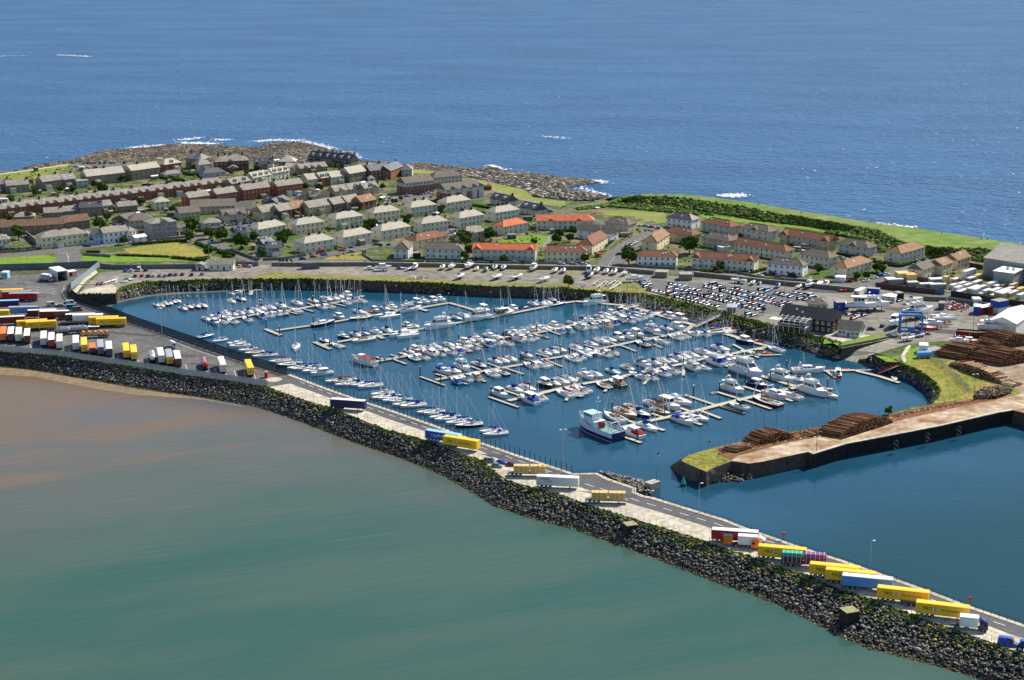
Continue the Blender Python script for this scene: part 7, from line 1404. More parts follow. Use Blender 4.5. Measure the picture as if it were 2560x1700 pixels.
# farm tractor at the corner
o = empty('farm_tractor', at('Q', 2345, 1165), math.radians(-25)); reg(o, 'blue farm tractor cut by the lower right corner', 'tractor'); b = MB(); b.box(-.8, .9, -.6, .6, .9, 1.9, paint(C_['blue'], .3)); b.box(.9, 2.2, -.45, .45, .9, 1.7, paint(C_['blue'], .3)); b.box(-.9, .7, -.75, .75, 2.75, 2.9, paint(C_['blue'], .3)); build(b, 'body', o); b = MB(); b.box(-.7, .6, -.65, .65, 1.9, 2.75, m_glass); build(b, 'cab_glass', o)
for x, y, r in ((-.6, -.95, .85), (-.6, .95, .85), (1.7, -.8, .5), (1.7, .8, .5)): q = link('wheel', wheel_mesh(r, .45), o); q.location = (x, y, r)
# marina car park: rows counted from the marina edge
CP = 'cars in the marina car park'; A45 = math.radians(44)
KD = 'hhhhssseeppv'; CD = 'wwsssssssssnnnkkkdddbglrm'
def carrow(P0, P1, n, place, skip=.06, off=0):
    a, b = at(*P0), at(*P1)
    for i in range(n):
        if random.random() < skip: continue
        p = a + (b - a) * (i / max(1, n - 1)); k = random.choice(KD); c = random.choice(CD)
        KM = dict(h='hatchback', s='saloon', e='estate', v='van', p='people_carrier'); CM = dict(w='white', s='silver', k='black', n='navy', b='blue', r='redc', g='gdark', m='maroon', l='bluel', t='turq', d='dgrey'); NM = dict(w='white', s='silver', k='black', n='navy', b='blue', r='red', g='dark green', m='maroon', l='light blue', t='turquoise', d='dark grey')
        car(p + Vector((random.uniform(-.25, .25), random.uniform(-.25, .25), 0)), A45 + (PI if random.random() < .5 else 0) + random.uniform(-.04, .04), KM[k], CM[c], ('%s %s' % (NM[c], {'h': 'hatchback', 's': 'saloon', 'e': 'estate car', 'v': 'van', 'p': 'people carrier'}[k]), place), group=CP, auto=True)
cars('U 170,200:hn 215,240:el 275,305:sn 320,185:hw 375,245:ss', 'in the car park corner group', A45, CP)
carrow(('U', 370, 395), ('U', 2240, 880), 19, 'in the marina-edge car park row')
carrow(('U', 490, 350), ('U', 2080, 775), 17, 'in the second car park row', .25)
carrow(('U', 950, 335), ('V', 1150, 840), 24, 'in the third car park row', .03)
carrow(('U', 990, 240), ('V', 1280, 735), 24, 'in the fourth car park row', .06)
carrow(('U', 1960, 310), ('V', 1860, 725), 19, 'in the fifth car park row', .08)
carrow(('V', 480, 265), ('V', 2030, 655), 15, 'in the sixth car park row', .08)
carrow(('V', 1400, 340), ('M', 1500, 245), 10, 'in the top car park row', .05)
carrow(('V', 2020, 345), ('M', 1650, 225), 7, 'in the short end car park row', .1)
cars('V 1250,280:eg 900,960:ps 1055,1005:hs 1090,610:hw100 100,190:hn 1480,300:eg U 2180,290:mw', 'standing apart in the marina car park', A45, CP)
cars('A 1450,180:hb 1515,178:hw 1605,168:vw 1685,172:hk 1560,242:hk 1640,238:hr 1710,242:hn 1770,238:hw 1840,236:hs 1905,238:hs 1965,228:hn 2030,224:ed 2105,222:hm 2210,226:hn 2335,218:hs', 'above the boat beach', PI / 2, 'cars above the boat beach')
cars('C 690,1510:hw90 755,1508:hr90 808,1512:hw90 370,1228:sl-30 1640,1352:vr20 1665,1378:hb20 1540,1400:hr20 1870,1326:sr15 1980,1340:sl15 2275,1256:sn10 1415,1425:hk20', 'on the lower town streets', 0)
cars('C 520,1035:hs 575,1031:sd 617,1026:hs 660,1023:hb 702,1020:hs 742,1014:hk 782,1010:hs 822,1006:hb 810,1052:hk', 'behind the gothic cottages', PI / 2)
cars('D 240,418:sw20 370,446:sn20 402,456:sl20 280,472:hw15 540,425:ss10 650,405:sk40 700,404:sk40 735,398:sn40 795,388:sw20 830,430:hs60 850,415:hr60', 'in the brick flats court', 0)
cars('D 195,982:sn10 600,862:hw30 1080,840:vw20 540,945:hw30 1390,1180:hn5 1790,1190:hs0 E 1150,800:sn40 1187,775:sw40 1010,910:sn30 1310,583:sl-8 1380,595:sr-8 1462,610:sl-8 340,1022:hw0 480,1030:es0 600,1026:hw0 170,400:en-15 210,410:ed-15', 'on the middle town roads', 0)
cars('B 1010,1275:sn5 412,1298:hw95 1510,1245:sw20 1620,1190:hs10 880,355:sw10 950,365:sw10 1010,368:hw10 2070,1080:sw10', 'in the left town', 0)
cars('B 970,322:hs 1015,320:hn 1060,319:hr 1100,318:hs 1165,320:vs 1210,320:sn 1280,320:hd 1322,318:hs 1440,316:vg', 'in the shore car park', PI / 2)
cars('F 80,1122:sm-5 545,1158:sw-6 770,1178:em-6 995,865:mw-25 1090,835:mw-25 1525,965:hw30 700,1130:hm-6 1520,1215:sk10 1560,1200:hr10', 'on the right-hand streets', 0)
cars('G 345,578:sk5 385,556:hr5 540,572:sw30 642,538:sw30 715,514:pb30 772,498:sw30 1092,395:sl40 1160,364:sw40 1242,338:ed40 655,403:hk20 925,800:sn40 730,1095:hg60 1145,1200:en10 340,960:hs40 435,985:hw40 395,1005:hr40 462,963:hb40 515,965:hk40 600,1130:hn0', 'around the right boatyard', 0)
# ================================================================= BOATS ASHORE, YARD THINGS
CR = None
def ashore(s, place, group='boats laid up ashore'):
    global CR
    fr = None
    if CR is None:
        b = MB(); m = paint((.10, .05, .04), .8)
        for x in (-2, 1.8):
            b.box(x - .1, x + .1, -1.1, 1.1, .1, .25, m)
            for y in (-1, 1): b.tube((x, y * 1.1, .1), (x, y * .9, 1.5), .07, m, 4); b.tube((x, y * .9, 1.5), (x, y * .6, 1.2), .07, m, 4)
        b.box(-2.4, 2.2, -.1, .1, 0, .15, m); CR = b.mesh('frame'); b = MB()
        for y in (-.7, .7): b.box(-.5, .3, y - .12, y + .12, 0, .5, m)
        CR = (CR, b.mesh('chock'))
    for tok in s.split():
        if tok in FR: fr = tok; continue
        m = re.match(r'([-\d.]+),([-\d.]+):(\w)([-\d]+)/([\d.]+)(\w)(.)$', tok); x, y, t, a, L, hc, cv = m.groups(); L = float(L); a = math.radians(float(a)); BN[0] += 1
        low = t == 'y' or L < 6; p = at(fr, float(x), float(y), ZL + (1.0 if low else 2.0)); p.z = ZL + (.4 if low else 1.35 * L / 8)
        sp = boat_spec(t, hc, cv, True, BN[0])
        if t in 'sh' and cv != '*': sp = [q for q in sp if q[0] not in ('mast', 'boom', 'furled_jib', 'forestay', 'guard_rail')]
        o = inst(sp, KIND[t], p, a, L / 8); lk = look(t, hc, cv); reg(o, (lk + ' ashore', place), 'dinghy' if t == 'y' else 'boat', group, auto=True)
        if not low:
            c = empty('boat_cradle', (p.x, p.y, ZL), a, L / 8); reg(c, ('dark cradle under a %s' % lk.split(' with')[0], place), 'cradle', 'cradles under boats ashore', auto=True); link('frame', CR[0], c); link('chock', CR[1], c)
ashore('D 100,1245:c190/5w- 270,1232:c5/8w- 475,1238:o0/5bb 577,1228:s60/6w- 640,1215:c75/7w- 955,1215:s80/7wt 1050,1218:m250/7w- 1155,1325:s60/8wb 1250,1215:m250/9w- 1347,1230:s80/6w- 1452,1238:o80/6lg 1560,1215:s80/7w- 1582,1330:s55/8w- 1660,1218:s80/7w- 1805,1335:h50/9wt 2010,1228:c70/8w- 2125,1358:s50/8w- E 268,1068:s70/7w- 362,1070:s80/7lw 655,1068:c85/8wn 752,1070:s75/8it 860,1078:s75/7w- 952,1086:s75/8w- 1060,1106:m240/6w- 1185,1175:m0/9w- 665,1135:o60/8kn', 'in the boatyard')
ashore('F 305,1190:s150/8w- 475,1205:o70/6wk 548,1225:o70/5lg 762,1238:o70/6wb 1005,1252:o60/6w- 1115,1248:f240/8w- 1242,1230:s250/8w- 1510,1308:y0/5e- G 515,720:o10/6i- 90,575:c60/6w-', 'below the street wall')
ashore('G 480,870:t-12/14w- 645,850:f-15/13w- 1150,945:f25/15w- 870,1050:c240/12wb 1300,1055:m-20/10w- 1215,1110:t-35/9ew 1120,1185:y20/8g- 1090,770:s20/9w- 1990,1120:f-20/12w- 1620,1245:m-25/8w- 1740,1240:t-20/6ew 1640,1190:y0/5e- 880,1180:y10/6g- 1025,1205:o20/7w-', 'in the right boatyard')
ashore('G 1440,990:k-5/11w*', 'in the right boatyard')
ashore('A 1235,290:o60/4w- 1262,280:o60/4w- 1290,275:o60/4w- 1318,265:o60/4w- 1190,303:o60/4bb 1145,308:o60/4rr 1435,285:o40/4w- 1490,262:o10/5wg', 'on the boat beach')
# brown barge
o = empty('old_barge', at('G', 1800, 1205), math.radians(-22)); reg(o, 'derelict brown wooden boat with two poles beside the white shed', 'boat'); rhull(o, 16, 2.4, 0, 2.4, HUL['rust'], bowrise=.8, top=M('barge_deck', (.2, .12, .07), .9)); b = MB(); b.tube((5, 0, 2), (5.2, 0, 11), .1, m_pile, 5); b.tube((-1, 0, 2), (-1, 0, 9), .1, m_pile, 5); build(b, 'mast', o)
# travel lift
o = empty('travel_lift', at('G', 1050, 1165), math.radians(-8)); reg(o, 'bright blue four-legged travel lift holding slings over the yard', 'boat lift'); bl = paint((.02, .14, .42), .4, .5); lg = MB(); lg.box(-.35, .35, -.35, .35, 0, 8, bl); lm = lg.mesh('leg')
for x in (-4.6, 4.6):
    for y in (-3, 3): q = link('leg', lm, o); q.location = (x, y, .5); w_ = link('wheel', wheel_mesh(.7, .5), o); w_.location = (x, y, .7)
b = MB(); b.box(-5, 5, -3.35, -2.65, 8.2, 9, bl); b.box(-5, 5, 2.65, 3.35, 8.2, 9, bl); b.box(-5, -4.2, -3, 3, 8.2, 8.9, bl); b.box(-4.9, 4.9, -3.3, -2.8, 1.4, 2.0, bl); b.box(-4.9, 4.9, 2.8, 3.3, 1.4, 2.0, bl); build(b, 'frame', o)
b = MB(); b.box(-1.5, 1.5, -3.9, -2.7, 1.6, 3.6, bl); build(b, 'engine_housing', o)
b = MB()
for x in (-2, 2):
    for y in (-2.6, 2.6): b.tube((x, y, 8.2), (x, y * .8, 2.5), .1, m_pile, 4)
build(b, 'sling', o)
# lamps
LM = {}
def lamp(fr, x, y, h, label, heads=4, name='floodlight_mast', cat='lamp', z=ZL, r=.11, auto=False, group=None, col='silver'):
    o = empty(name, at(fr, x, y, z)); reg(o, label, cat, group, auto); k = (h, heads, col)
    if k not in LM:
        b = MB(); b.tube((0, 0, 0), (0, 0, h), r, paint(C_[col], .5), 6, r * .6); b2 = MB()
        for i in range(heads): a = 2 * PI * i / heads + .3; d = 1.0 if heads > 2 else .9; b2.tube((0, 0, h), (math.cos(a) * d, math.sin(a) * d, h), .05, m_rim, 4); b2.box(math.cos(a) * d - .35, math.cos(a) * d + .35, math.sin(a) * d - .22, math.sin(a) * d + .22, h - .12, h + .1, paint((.7, .7, .68), .4))
        LM[k] = (b.mesh('pole'), b2.mesh('lamp_head'))
    link('pole', LM[k][0], o); link('lamp_head', LM[k][1], o); return o
lamp('A', 462, 868, 17.5, 'tall floodlight mast among the parked trailers at left')
lamp('A', 1878, 1060, 17.5, 'tall floodlight mast beside the white lorry cab')
lamp('A', 5, 470, 17.5, 'tall floodlight mast at the left frame edge')
lamp('R', 1190, 525, 14.0, 'tall slim lamp standing on the harbour edge near the lay-by', 2)
lamp('I', 540, 1392, 9.6, 'lamp on the causeway railing opposite the timber quay', 1)
lamp('W', 2175, 1427, 9.0, 'lamp on the railing above the yellow trailers', 1)
lamp('I', 1895, 690, 5.5, 'rusty lamp post on the timber quay edge', 2, name='lamp_post', col='brown')
lamp('H', 1785, 995, 9.5, 'lamp post at the corner of the log yard fence', 2, name='lamp_post', col='brown')
lamp('J', 785, 1085, 7.0, 'short lamp post by the bay fence, beside the lone white trailer', 1, name='lamp_post')
for fr, x, y in (('A', 735, 600), ('F', 408, 1315), ('F', 835, 1350), ('F', 208, 1120), ('E', 150, 1005), ('E', 2280, 1120), ('C', 335, 1415), ('C', 1062, 1425), ('C', 1340, 1455), ('C', 1900, 1445), ('B', 288, 1335), ('B', 1165, 1450), ('B', 1770, 1395), ('C', 845, 1560), ('D', 2130, 1190), ('G', 1210, 700), ('E', 1555, 1072), ('B', 257, 1340), ('U', 1375, 740), ('E', 2008, 660)):
    lamp(fr, x, y, 9.0, ('slim grey street lamp', {'A': 'in the freight yard', 'F': 'above the car park', 'E': 'on the middle street', 'C': 'in the lower town', 'B': 'by the left lawns', 'D': 'by the boatyard wall', 'G': 'beside the timber yard', 'U': 'on the marina grass edge'}[fr]), 1, 'street_lamp', auto=True, r=.10, group='street lamps')
for fr, x, y, w_ in (('O', 222, 690, 'at the left of the causeway'), ('P', 1260, 405, 'above the red trailer'), ('Q', 1660, 585, 'near the lower right corner')):
    o = empty('lifebuoy_stand', at(fr, x, y)); reg(o, 'red lifebuoy stand on the harbour rail %s' % w_, 'lifebuoy stand', 'lifebuoy stands'); b = MB(); b.tube((0, 0, 0), (0, 0, 1.6), .06, m_pile, 5); build(b, 'post', o); b = MB(); b.tube((0, -.18, 2.0), (0, .1, 2.0), .55, paint((.62, .03, .02), .4), 14); build(b, 'housing', o)
# fences
def rfence(s, h, step, label, mat, pr=.07, rails=(.95,), name='fence', slat=0, sw=.2, zb=ZL, rail_r=.03, maxp=98, base=0, basem=None, group=None):
    pts = L_(s, zb) if isinstance(s, str) else s; P = resample(pts, 2000); d = np.r_[0, np.cumsum(np.linalg.norm(np.diff(P[:, :2], axis=0), axis=1))]; T = d[-1]
    o0 = Vector(P[0]); root = empty(name, o0); reg(root, label, 'fence', group)
    n = min(maxp, int(T / step) + 1); st = T / (n - 1)
    def pt(t): return Vector([np.interp(t, d, P[:, i]) for i in range(3)]) - o0
    b = MB(); b.tube((0, 0, 0), (0, 0, h + base + (.15 if slat else 0)), pr, mat, 5); pm = b.mesh('post')
    for i in range(n): q = link('post', pm, root); q.location = pt(i * st)
    b = MB()
    for i in range(n - 1):
        a, c = pt(i * st), pt((i + 1) * st)
        for r_ in rails: b.tube(a + Vector((0, 0, base + h * r_)), c + Vector((0, 0, base + h * r_)), rail_r, mat, 3, cap=False)
    build(b, 'rail', root)
    if slat:
        b = MB(); k = int(T / slat)
        for i in range(k):
            a = pt(i * slat); c = pt(i * slat + sw); dd = (c - a); rz = math.atan2(dd.y, dd.x); b.box(0, sw, -.02, .02, base + .05, base + h, mat, rz, a)
        build(b, 'panel', root)
    if base:
        b = MB(); pp = [pt(T * i / 60) for i in range(61)]
        for a, c in zip(pp[:-1], pp[1:]): seg_box(b, a, c, .35, -.1, base, basem, .03)
        build(b, 'plinth', root)
    return root
m_fg = paint((.22, .27, .29), .6); m_fd = paint((.022, .027, .036), .8, .2); m_fb = paint((.018, .02, .022), .6)
rfence('W -120,865 T 0,265 450,300 1000,380 1500,455 2255,562', 2.6, 3.5, 'long grey palisade fence between the freight yard and the bay', m_fg, .06, (.2, .85), slat=.25, sw=.19, name='palisade_fence')
rfence('A 820,385 775,430 790,480 880,535 1250,662 1500,762 J 450,728 900,883 1200,988 1560,1092', 3.0, 3.2, 'tall dark security fence between the freight yard and the marina', m_fd, .07, (.2, .85), slat=.28, sw=.17, name='security_fence', base=.5, basem=m_wall_side)
rfence('A 1140,130 980,260 820,385', 3.2, 3.2, 'pale grey panel fence from the street wall to the yard corner', m_fg, .07, (.2, .85), slat=.25, sw=.22, name='panel_fence')
rfence('S 570,262 1000,428 1400,568 O 440,768 900,928 1400,1113 1900,1288 R 1000,478 1290,572', 3.0, 2.5, 'fence of tall black posts along the harbour edge of the causeway', m_fb, .13, (.98, .5), rail_r=.012, name='post_fence')
rfence('R 1300,578 1570,570 1700,636 2010,742 2000,788 2100,833 I 0,1223 400,1348', 1.2, 2.4, 'low dark railing around the causeway lay-by', m_fb, .06, (1, .5), name='railing', rail_r=.045)
rfence('I 400,1348 800,1468 P 700,238 1500,518 Q 0,8 600,218 1100,398 1600,588 2361,848 W 2700,1616', 1.2, 2.4, 'low dark railing along the right half of the causeway', m_fb, .06, (1, .5), name='railing', rail_r=.045)
rfence('S 330,405 700,540 1030,640', 2.2, 2.2, 'thin wire fence at the bay edge of the slab, left stretch', m_fg, .05, (.97, .5), rail_r=.012, name='wire_fence')
rfence('S 1320,735 1700,895 O 840,1103 1200,1238', 2.2, 2.2, 'thin wire fence at the bay edge of the slab, middle stretch', m_fg, .05, (.97, .5), rail_r=.012, name='wire_fence')
rfence('O 1200,1240 1500,1343 R 350,498 530,638 850,738 1500,938 1900,1063 2361,1198 P 0,398', 2.2, 2.3, 'thin wire fence at the bay edge below the timber trailers', m_fg, .05, (.97, .5), rail_r=.012, name='wire_fence')
rfence('P 0,398 430,523 830,653 1240,803 1600,903 2000,1078 Q 400,498 680,608 1450,888 2000,1078 2361,1218', 2.2, 2.4, 'thin wire fence at the bay edge along the row of yellow trailers', m_fg, .05, (.97, .5), rail_r=.012, name='wire_fence')
rfence('I 345,762 600,675 900,605 1180,545 1560,462 2000,394 2361,352', 2.0, 2.6, 'thin black post fence along the back of the timber quay', m_fb, .05, (.97,), rail_r=.012, name='post_fence')
rfence('H 250,1292 760,1182 1080,1092 1310,1050 1700,920 1735,940', 2.0, 2.6, 'thin wire fence where the quay joins the grass slope', m_fg, .05, (.97, .5), rail_r=.015, name='wire_fence')
rfence('H 1270,520 1500,700 1735,935', 2.6, 2.6, 'grey mesh fence crossing the grass slope beside the logs', m_fg, .06, (.97, .1), slat=.6, sw=.12, name='mesh_fence')
rfence('H 1740,930 2060,830 2230,800', 2.0, 3.0, 'grey wire fence below the long pale log pile', m_fg, .05, (.97, .5), name='wire_fence')
# walls
def wall_obj(s, h, th, mat, label, name='stone_wall', cope=None, cat='wall', group=None):
    pts = L_(s, 0); o0 = Vector((pts[0].x, pts[0].y, ZL)); root = empty(name, o0)
    reg(root, label, cat, group); pts = L_(s, ZL); b = walls([p - Vector((o0.x, o0.y, 0)) for p in pts], h, th, mat, 'w', 0); build(b, 'wall', root)
    if cope: c = MB(); 
    if cope:
        for a, q in zip(pts[:-1], pts[1:]): seg_box(c, a - Vector((o0.x, o0.y, 0)), q - Vector((o0.x, o0.y, 0)), th + .2, h, h + .18, cope, .05)
        build(c, 'coping', root)
m_sw = M('garden_wall_stone', (.13, .12, .10), .9, .3, .8, col2=(.2, .18, .14)); m_bw = M('brown_board', (.10, .035, .03), .8, .2, 1); m_gw = M('dark_grey_wall', (.13, .14, .14), .85, .12, .4)
wall_obj('W -120,676 A 0,165 600,150 1130,125', 3.2, .5, m_gw, 'long dark grey wall behind the freight yard', cope=m_gw)
wall_obj('A 1160,135 1320,150 2361,140 C 330,1470', 2.2, .5, m_gw, 'dark wall behind the boat beach and its small boats', cope=m_sw)
wall_obj('C 620,1490 900,1500 950,1460', 2.2, .5, m_gw, 'short dark wall beside the harbour office', cope=m_sw)
wall_obj('C 1060,1500 1600,1500 D 0,1220 1000,1235 E 0,1075 790,1085 1120,1110 1400,1135', 2.0, .5, m_sw, 'long stone retaining wall behind the laid-up boats', cope=m_conc)
wall_obj('E 1870,1150 2361,1200 F 800,1255 1500,1320 1640,1335', 2.0, .5, m_sw, 'stone retaining wall between the street and the car park', cope=m_conc)
wall_obj('G 1200,790 1500,800 2050,880 2361,935', 2.0, .4, m_sw, 'stone wall behind the scrap and containers')
wall_obj('G 650,640 950,680 1340,718', 2.6, .25, m_bw, 'dark red-brown board fence of the timber yard, left stretch', 'board_fence', cat='fence')
wall_obj('G 1340,718 1440,722', 2.6, .25, paint((.02, .12, .16)), 'teal gate panel in the timber yard fence', 'gate', cat='gate')
wall_obj('G 1518,740 1800,785 2361,868 W 2640,785', 2.8, .25, M('black_board', (.03, .026, .03), .8, .2, 1), 'long black board fence of the timber yard, right stretch', 'board_fence', cat='fence')
wall_obj('G 650,640 1050,560 1500,600', 2.2, .25, m_bw, 'board fence behind the tall timber crates', 'board_fence', cat='fence')
wall_obj('G 1735,400 1885,430', 2.2, .25, m_bw, 'board fence between the highest gabled house and the grey shed', 'board_fence', cat='fence')
wall_obj('B -60,1352 380,1325', 1.2, .4, m_sw, 'low wall before the white bay-windowed house', 'garden_wall')
wall_obj('B 300,1150 480,1300', 3.0, .5, m_sw, 'tall dark lane wall left of the long cream terrace', 'lane_wall')
wall_obj('B 965,1375 1275,1395', 1.4, .5, m_sw, 'curved dark wall beside the triangular lawn', 'garden_wall')
wall_obj('B 1700,1210 2361,1155', 1.2, .4, m_sw, 'low wall before the grey three-storey block', 'garden_wall')
wall_obj('C 600,1330 900,1440 1200,1428 1450,1385', 1.6, .4, m_sw, 'dark garden wall curving below the gothic cottages', 'garden_wall')
wall_obj('D 40,1100 150,1170 380,1178 740,1180', 1.2, .35, m_sw, 'low dark garden wall before the pink gabled house', 'garden_wall')
wall_obj('D 760,1178 1290,1190 E 0,1012 660,1015', 1.0, .35, m_sw, 'low garden wall before the red-roofed terrace', 'garden_wall')
wall_obj('E 1010,1040 1650,1075', 1.2, .35, m_sw, 'low dark garden wall before the bright white house', 'garden_wall')
wall_obj('E 1680,1075 2361,1120 F 600,1190 1400,1235', 1.2, .35, m_sw, 'low dark garden wall before the long maroon-roofed terrace', 'garden_wall')
wall_obj('E 700,900 860,870 1000,720', .9, .25, m_sw, 'garden wall beside the hill road', 'garden_wall')
# revetment-top and slip walls
wall_obj('M 1860,775 G 650,1255 830,1215', .9, .5, m_sw, 'low stone wall along the top side of the slipway')
# anchor monument, spars rack
o = empty('anchor', at('E', 1165, 1255), .4); reg(o, 'white painted anchor on the grass knoll', 'anchor'); b = MB(); wm = paint((.7, .7, .68)); b.tube((-2, 0, 2.2), (1.5, 0, .4), .14, wm, 6); build(b, 'shank', o); b = MB(); b.tube((1.5, 0, .4), (1.3, -1.4, 1.2), .14, wm, 5, .05); b.tube((1.5, 0, .4), (1.3, 1.4, 1.2), .14, wm, 5, .05); build(b, 'fluke', o)
for i, (x1, y1, x2, y2) in enumerate([(705, 1250, 760, 1205), (750, 1285, 850, 1205), (845, 1258, 870, 1215), (880, 1250, 965, 1200), (925, 1265, 1000, 1205), (890, 1300, 1035, 1215), (905, 1305, 1030, 1230)]):
    a, b_ = at('E', x1, y1, ZL + 1), at('E', x2, y2, ZL + 1); o = empty('spare_mast', a); reg(o, ('white mast lying on trestles', 'on the boatyard grass'), 'mast', 'masts laid on trestles', auto=True); b = MB(); b.tube((0, 0, 0), b_ - a, .14, wm, 6); build(b, 'spar', o); b = MB()
    for t in (.2, .8): c = (b_ - a) * t; b.box(c.x - .4, c.x + .4, c.y - .1, c.y + .1, -1, -.14, m_bw)
    build(b, 'trestle', o)
# ---- log piles
LG = [M('log_brown', (.20, .085, .038), .9, .35, 1.5, spec=.1), M('log_tan', (.34, .20, .10), .9, .3, 1.5, spec=.1), M('log_dark', (.085, .038, .022), .95, .3, 1.5, spec=.1), M('log_pale', (.66, .50, .30), .85, .2, 1.5, spec=.1)]
def logpile(fr, x1, y1, x2, y2, ln, h, label, pr=(.45, .3, .25, 0), r=.2, lean=0.0, rot=0.0):
    p, q = at(fr, x1, y1, ZL + .1), at(fr, x2, y2, ZL + .1); d = q - p; W = d.length; u = d.normalized(); n = Vector((-u.y, u.x, 0)); rg = np.random.default_rng(int(x1)); root = empty('log_pile', p); reg(root, label, 'log pile')
    b = MB(); rows = int(h / (r * 1.75))
    if rot: n = Matrix.Rotation(rot, 3, 'Z') @ n
    for k in range(rows):
        a0, a1 = k * r * 1.3, W - k * r * 1.3; m = int((a1 - a0) / (2.05 * r))
        for i in range(m):
            prof = math.sin(min(1, max(0, (i + .5) / m)) * PI) ** .35
            if k > rows * prof + rg.uniform(-.7, .5): continue
            c = u * (a0 + i * 2.05 * r + r * (1 + k % 2) + rg.uniform(-.12, .12)) + Vector((0, 0, k * r * 1.75 + r + rg.uniform(-.13, .13))); j0 = rg.uniform(-.5, .4); tl = Vector((rg.uniform(-.1, .1) * ln, 0, rg.uniform(-.04, .04) * ln))
            b.tube(c + n * j0, c + n * (ln + rg.uniform(-.5, .5)) + tl, r * rg.uniform(.75, 1.1), LG[rg.choice(4, p=pr)], 6, cap=False); cp_ = c + n * (j0 - .02); b.add([cp_ + (u * math.cos(t) + Vector((0, 0, math.sin(t)))) * r for t in (0, 1.05, 2.1, 3.14, 4.19, 5.24)], [tuple(range(6))], LG[rg.choice(4, p=(.3, .25, .4, .05))])
    build(b, 'logs', root); b = MB(); b.add([(0, 0, -.05), d + Vector((0, 0, -.05)), d + n * ln + Vector((0, 0, -.05)), n * ln + Vector((0, 0, -.05))], [(0, 1, 2, 3)], LG[2]); build(b, 'bark_bed', root); root.location = (p.x, p.y, ZL + .12)
logpile('H', 1490, 610, 2110, 835, 5, 3.4, 'long pile of logs with pale cut top beside the grass slope', (.12, .2, .18, .5))
logpile('H', 1640, 565, 2030, 480, 12, 4.8, 'brown log pile with its ends toward the red boats', rot=.35)
logpile('H', 2070, 630, 2500, 550, 13, 5.4, 'brown log pile at the right edge of the log yard', rot=.35)
logpile('H', 2060, 415, 2500, 365, 11, 5.2, 'rearmost brown log pile below the white-roofed shed', rot=.3)
logpile('H', 235, 1468, 850, 1275, 9, 4.5, 'largest heap of logs on the timber quay', (.5, .22, .28, 0), rot=.25)
logpile('I', 1220, 612, 1650, 525, 7, 3.3, 'rounded dark heap of logs in the middle of the quay', (.55, .15, .3, 0), rot=.2)
logpile('I', 960, 705, 1150, 648, 5, 1.5, 'small low heap of tan logs near the quay head', (.3, .5, .2, 0), rot=.4)
logpile('I', 1830, 518, 2085, 485, 5, 1.6, 'low scattered heap of logs left of the largest heap', (.4, .4, .2, 0), rot=.3)
logpile('H', 2230, 870, 2340, 830, 5, 1.2, 'small pile of pale orange logs at the fence corner', (.1, .3, 0, .6))
q = scatter_poly(L_('I 760,660 1180,570 1650,470 2361,340 H 300,1300 850,1190 1250,1095 1800,1010 2200,950 2050,1000 1500,1090 880,1220 I 2000,500 1540,575 1100,670 770,720'), 1500, ZL + .15)
o = link('bark_and_offcuts', rocks('bark_and_offcuts', q, rng.uniform(.12, .5, len(q)), LG, [.45, .2, .27, .08], squash=.4)); o['kind'] = 'stuff'; o['label'] = 'broken bark and offcuts strewn along the timber quay'; o['category'] = 'bark'
q = scatter_poly(L_('H 1800,960 1900,905 2100,880 2230,930 2050,1000 1800,1010'), 1300, ZL + .5); q[:, 2] += rng.uniform(0, 1.0, len(q))
o = link('brushwood_heap', rocks('brushwood_heap', q, rng.uniform(.15, .6, len(q)), [LG[2], RK[3], LG[1], G2], [.5, .25, .15, .1], squash=.5)); o['kind'] = 'stuff'; o['label'] = 'grey-brown heap of brushwood at the corner of the log yard'; o['category'] = 'brushwood'
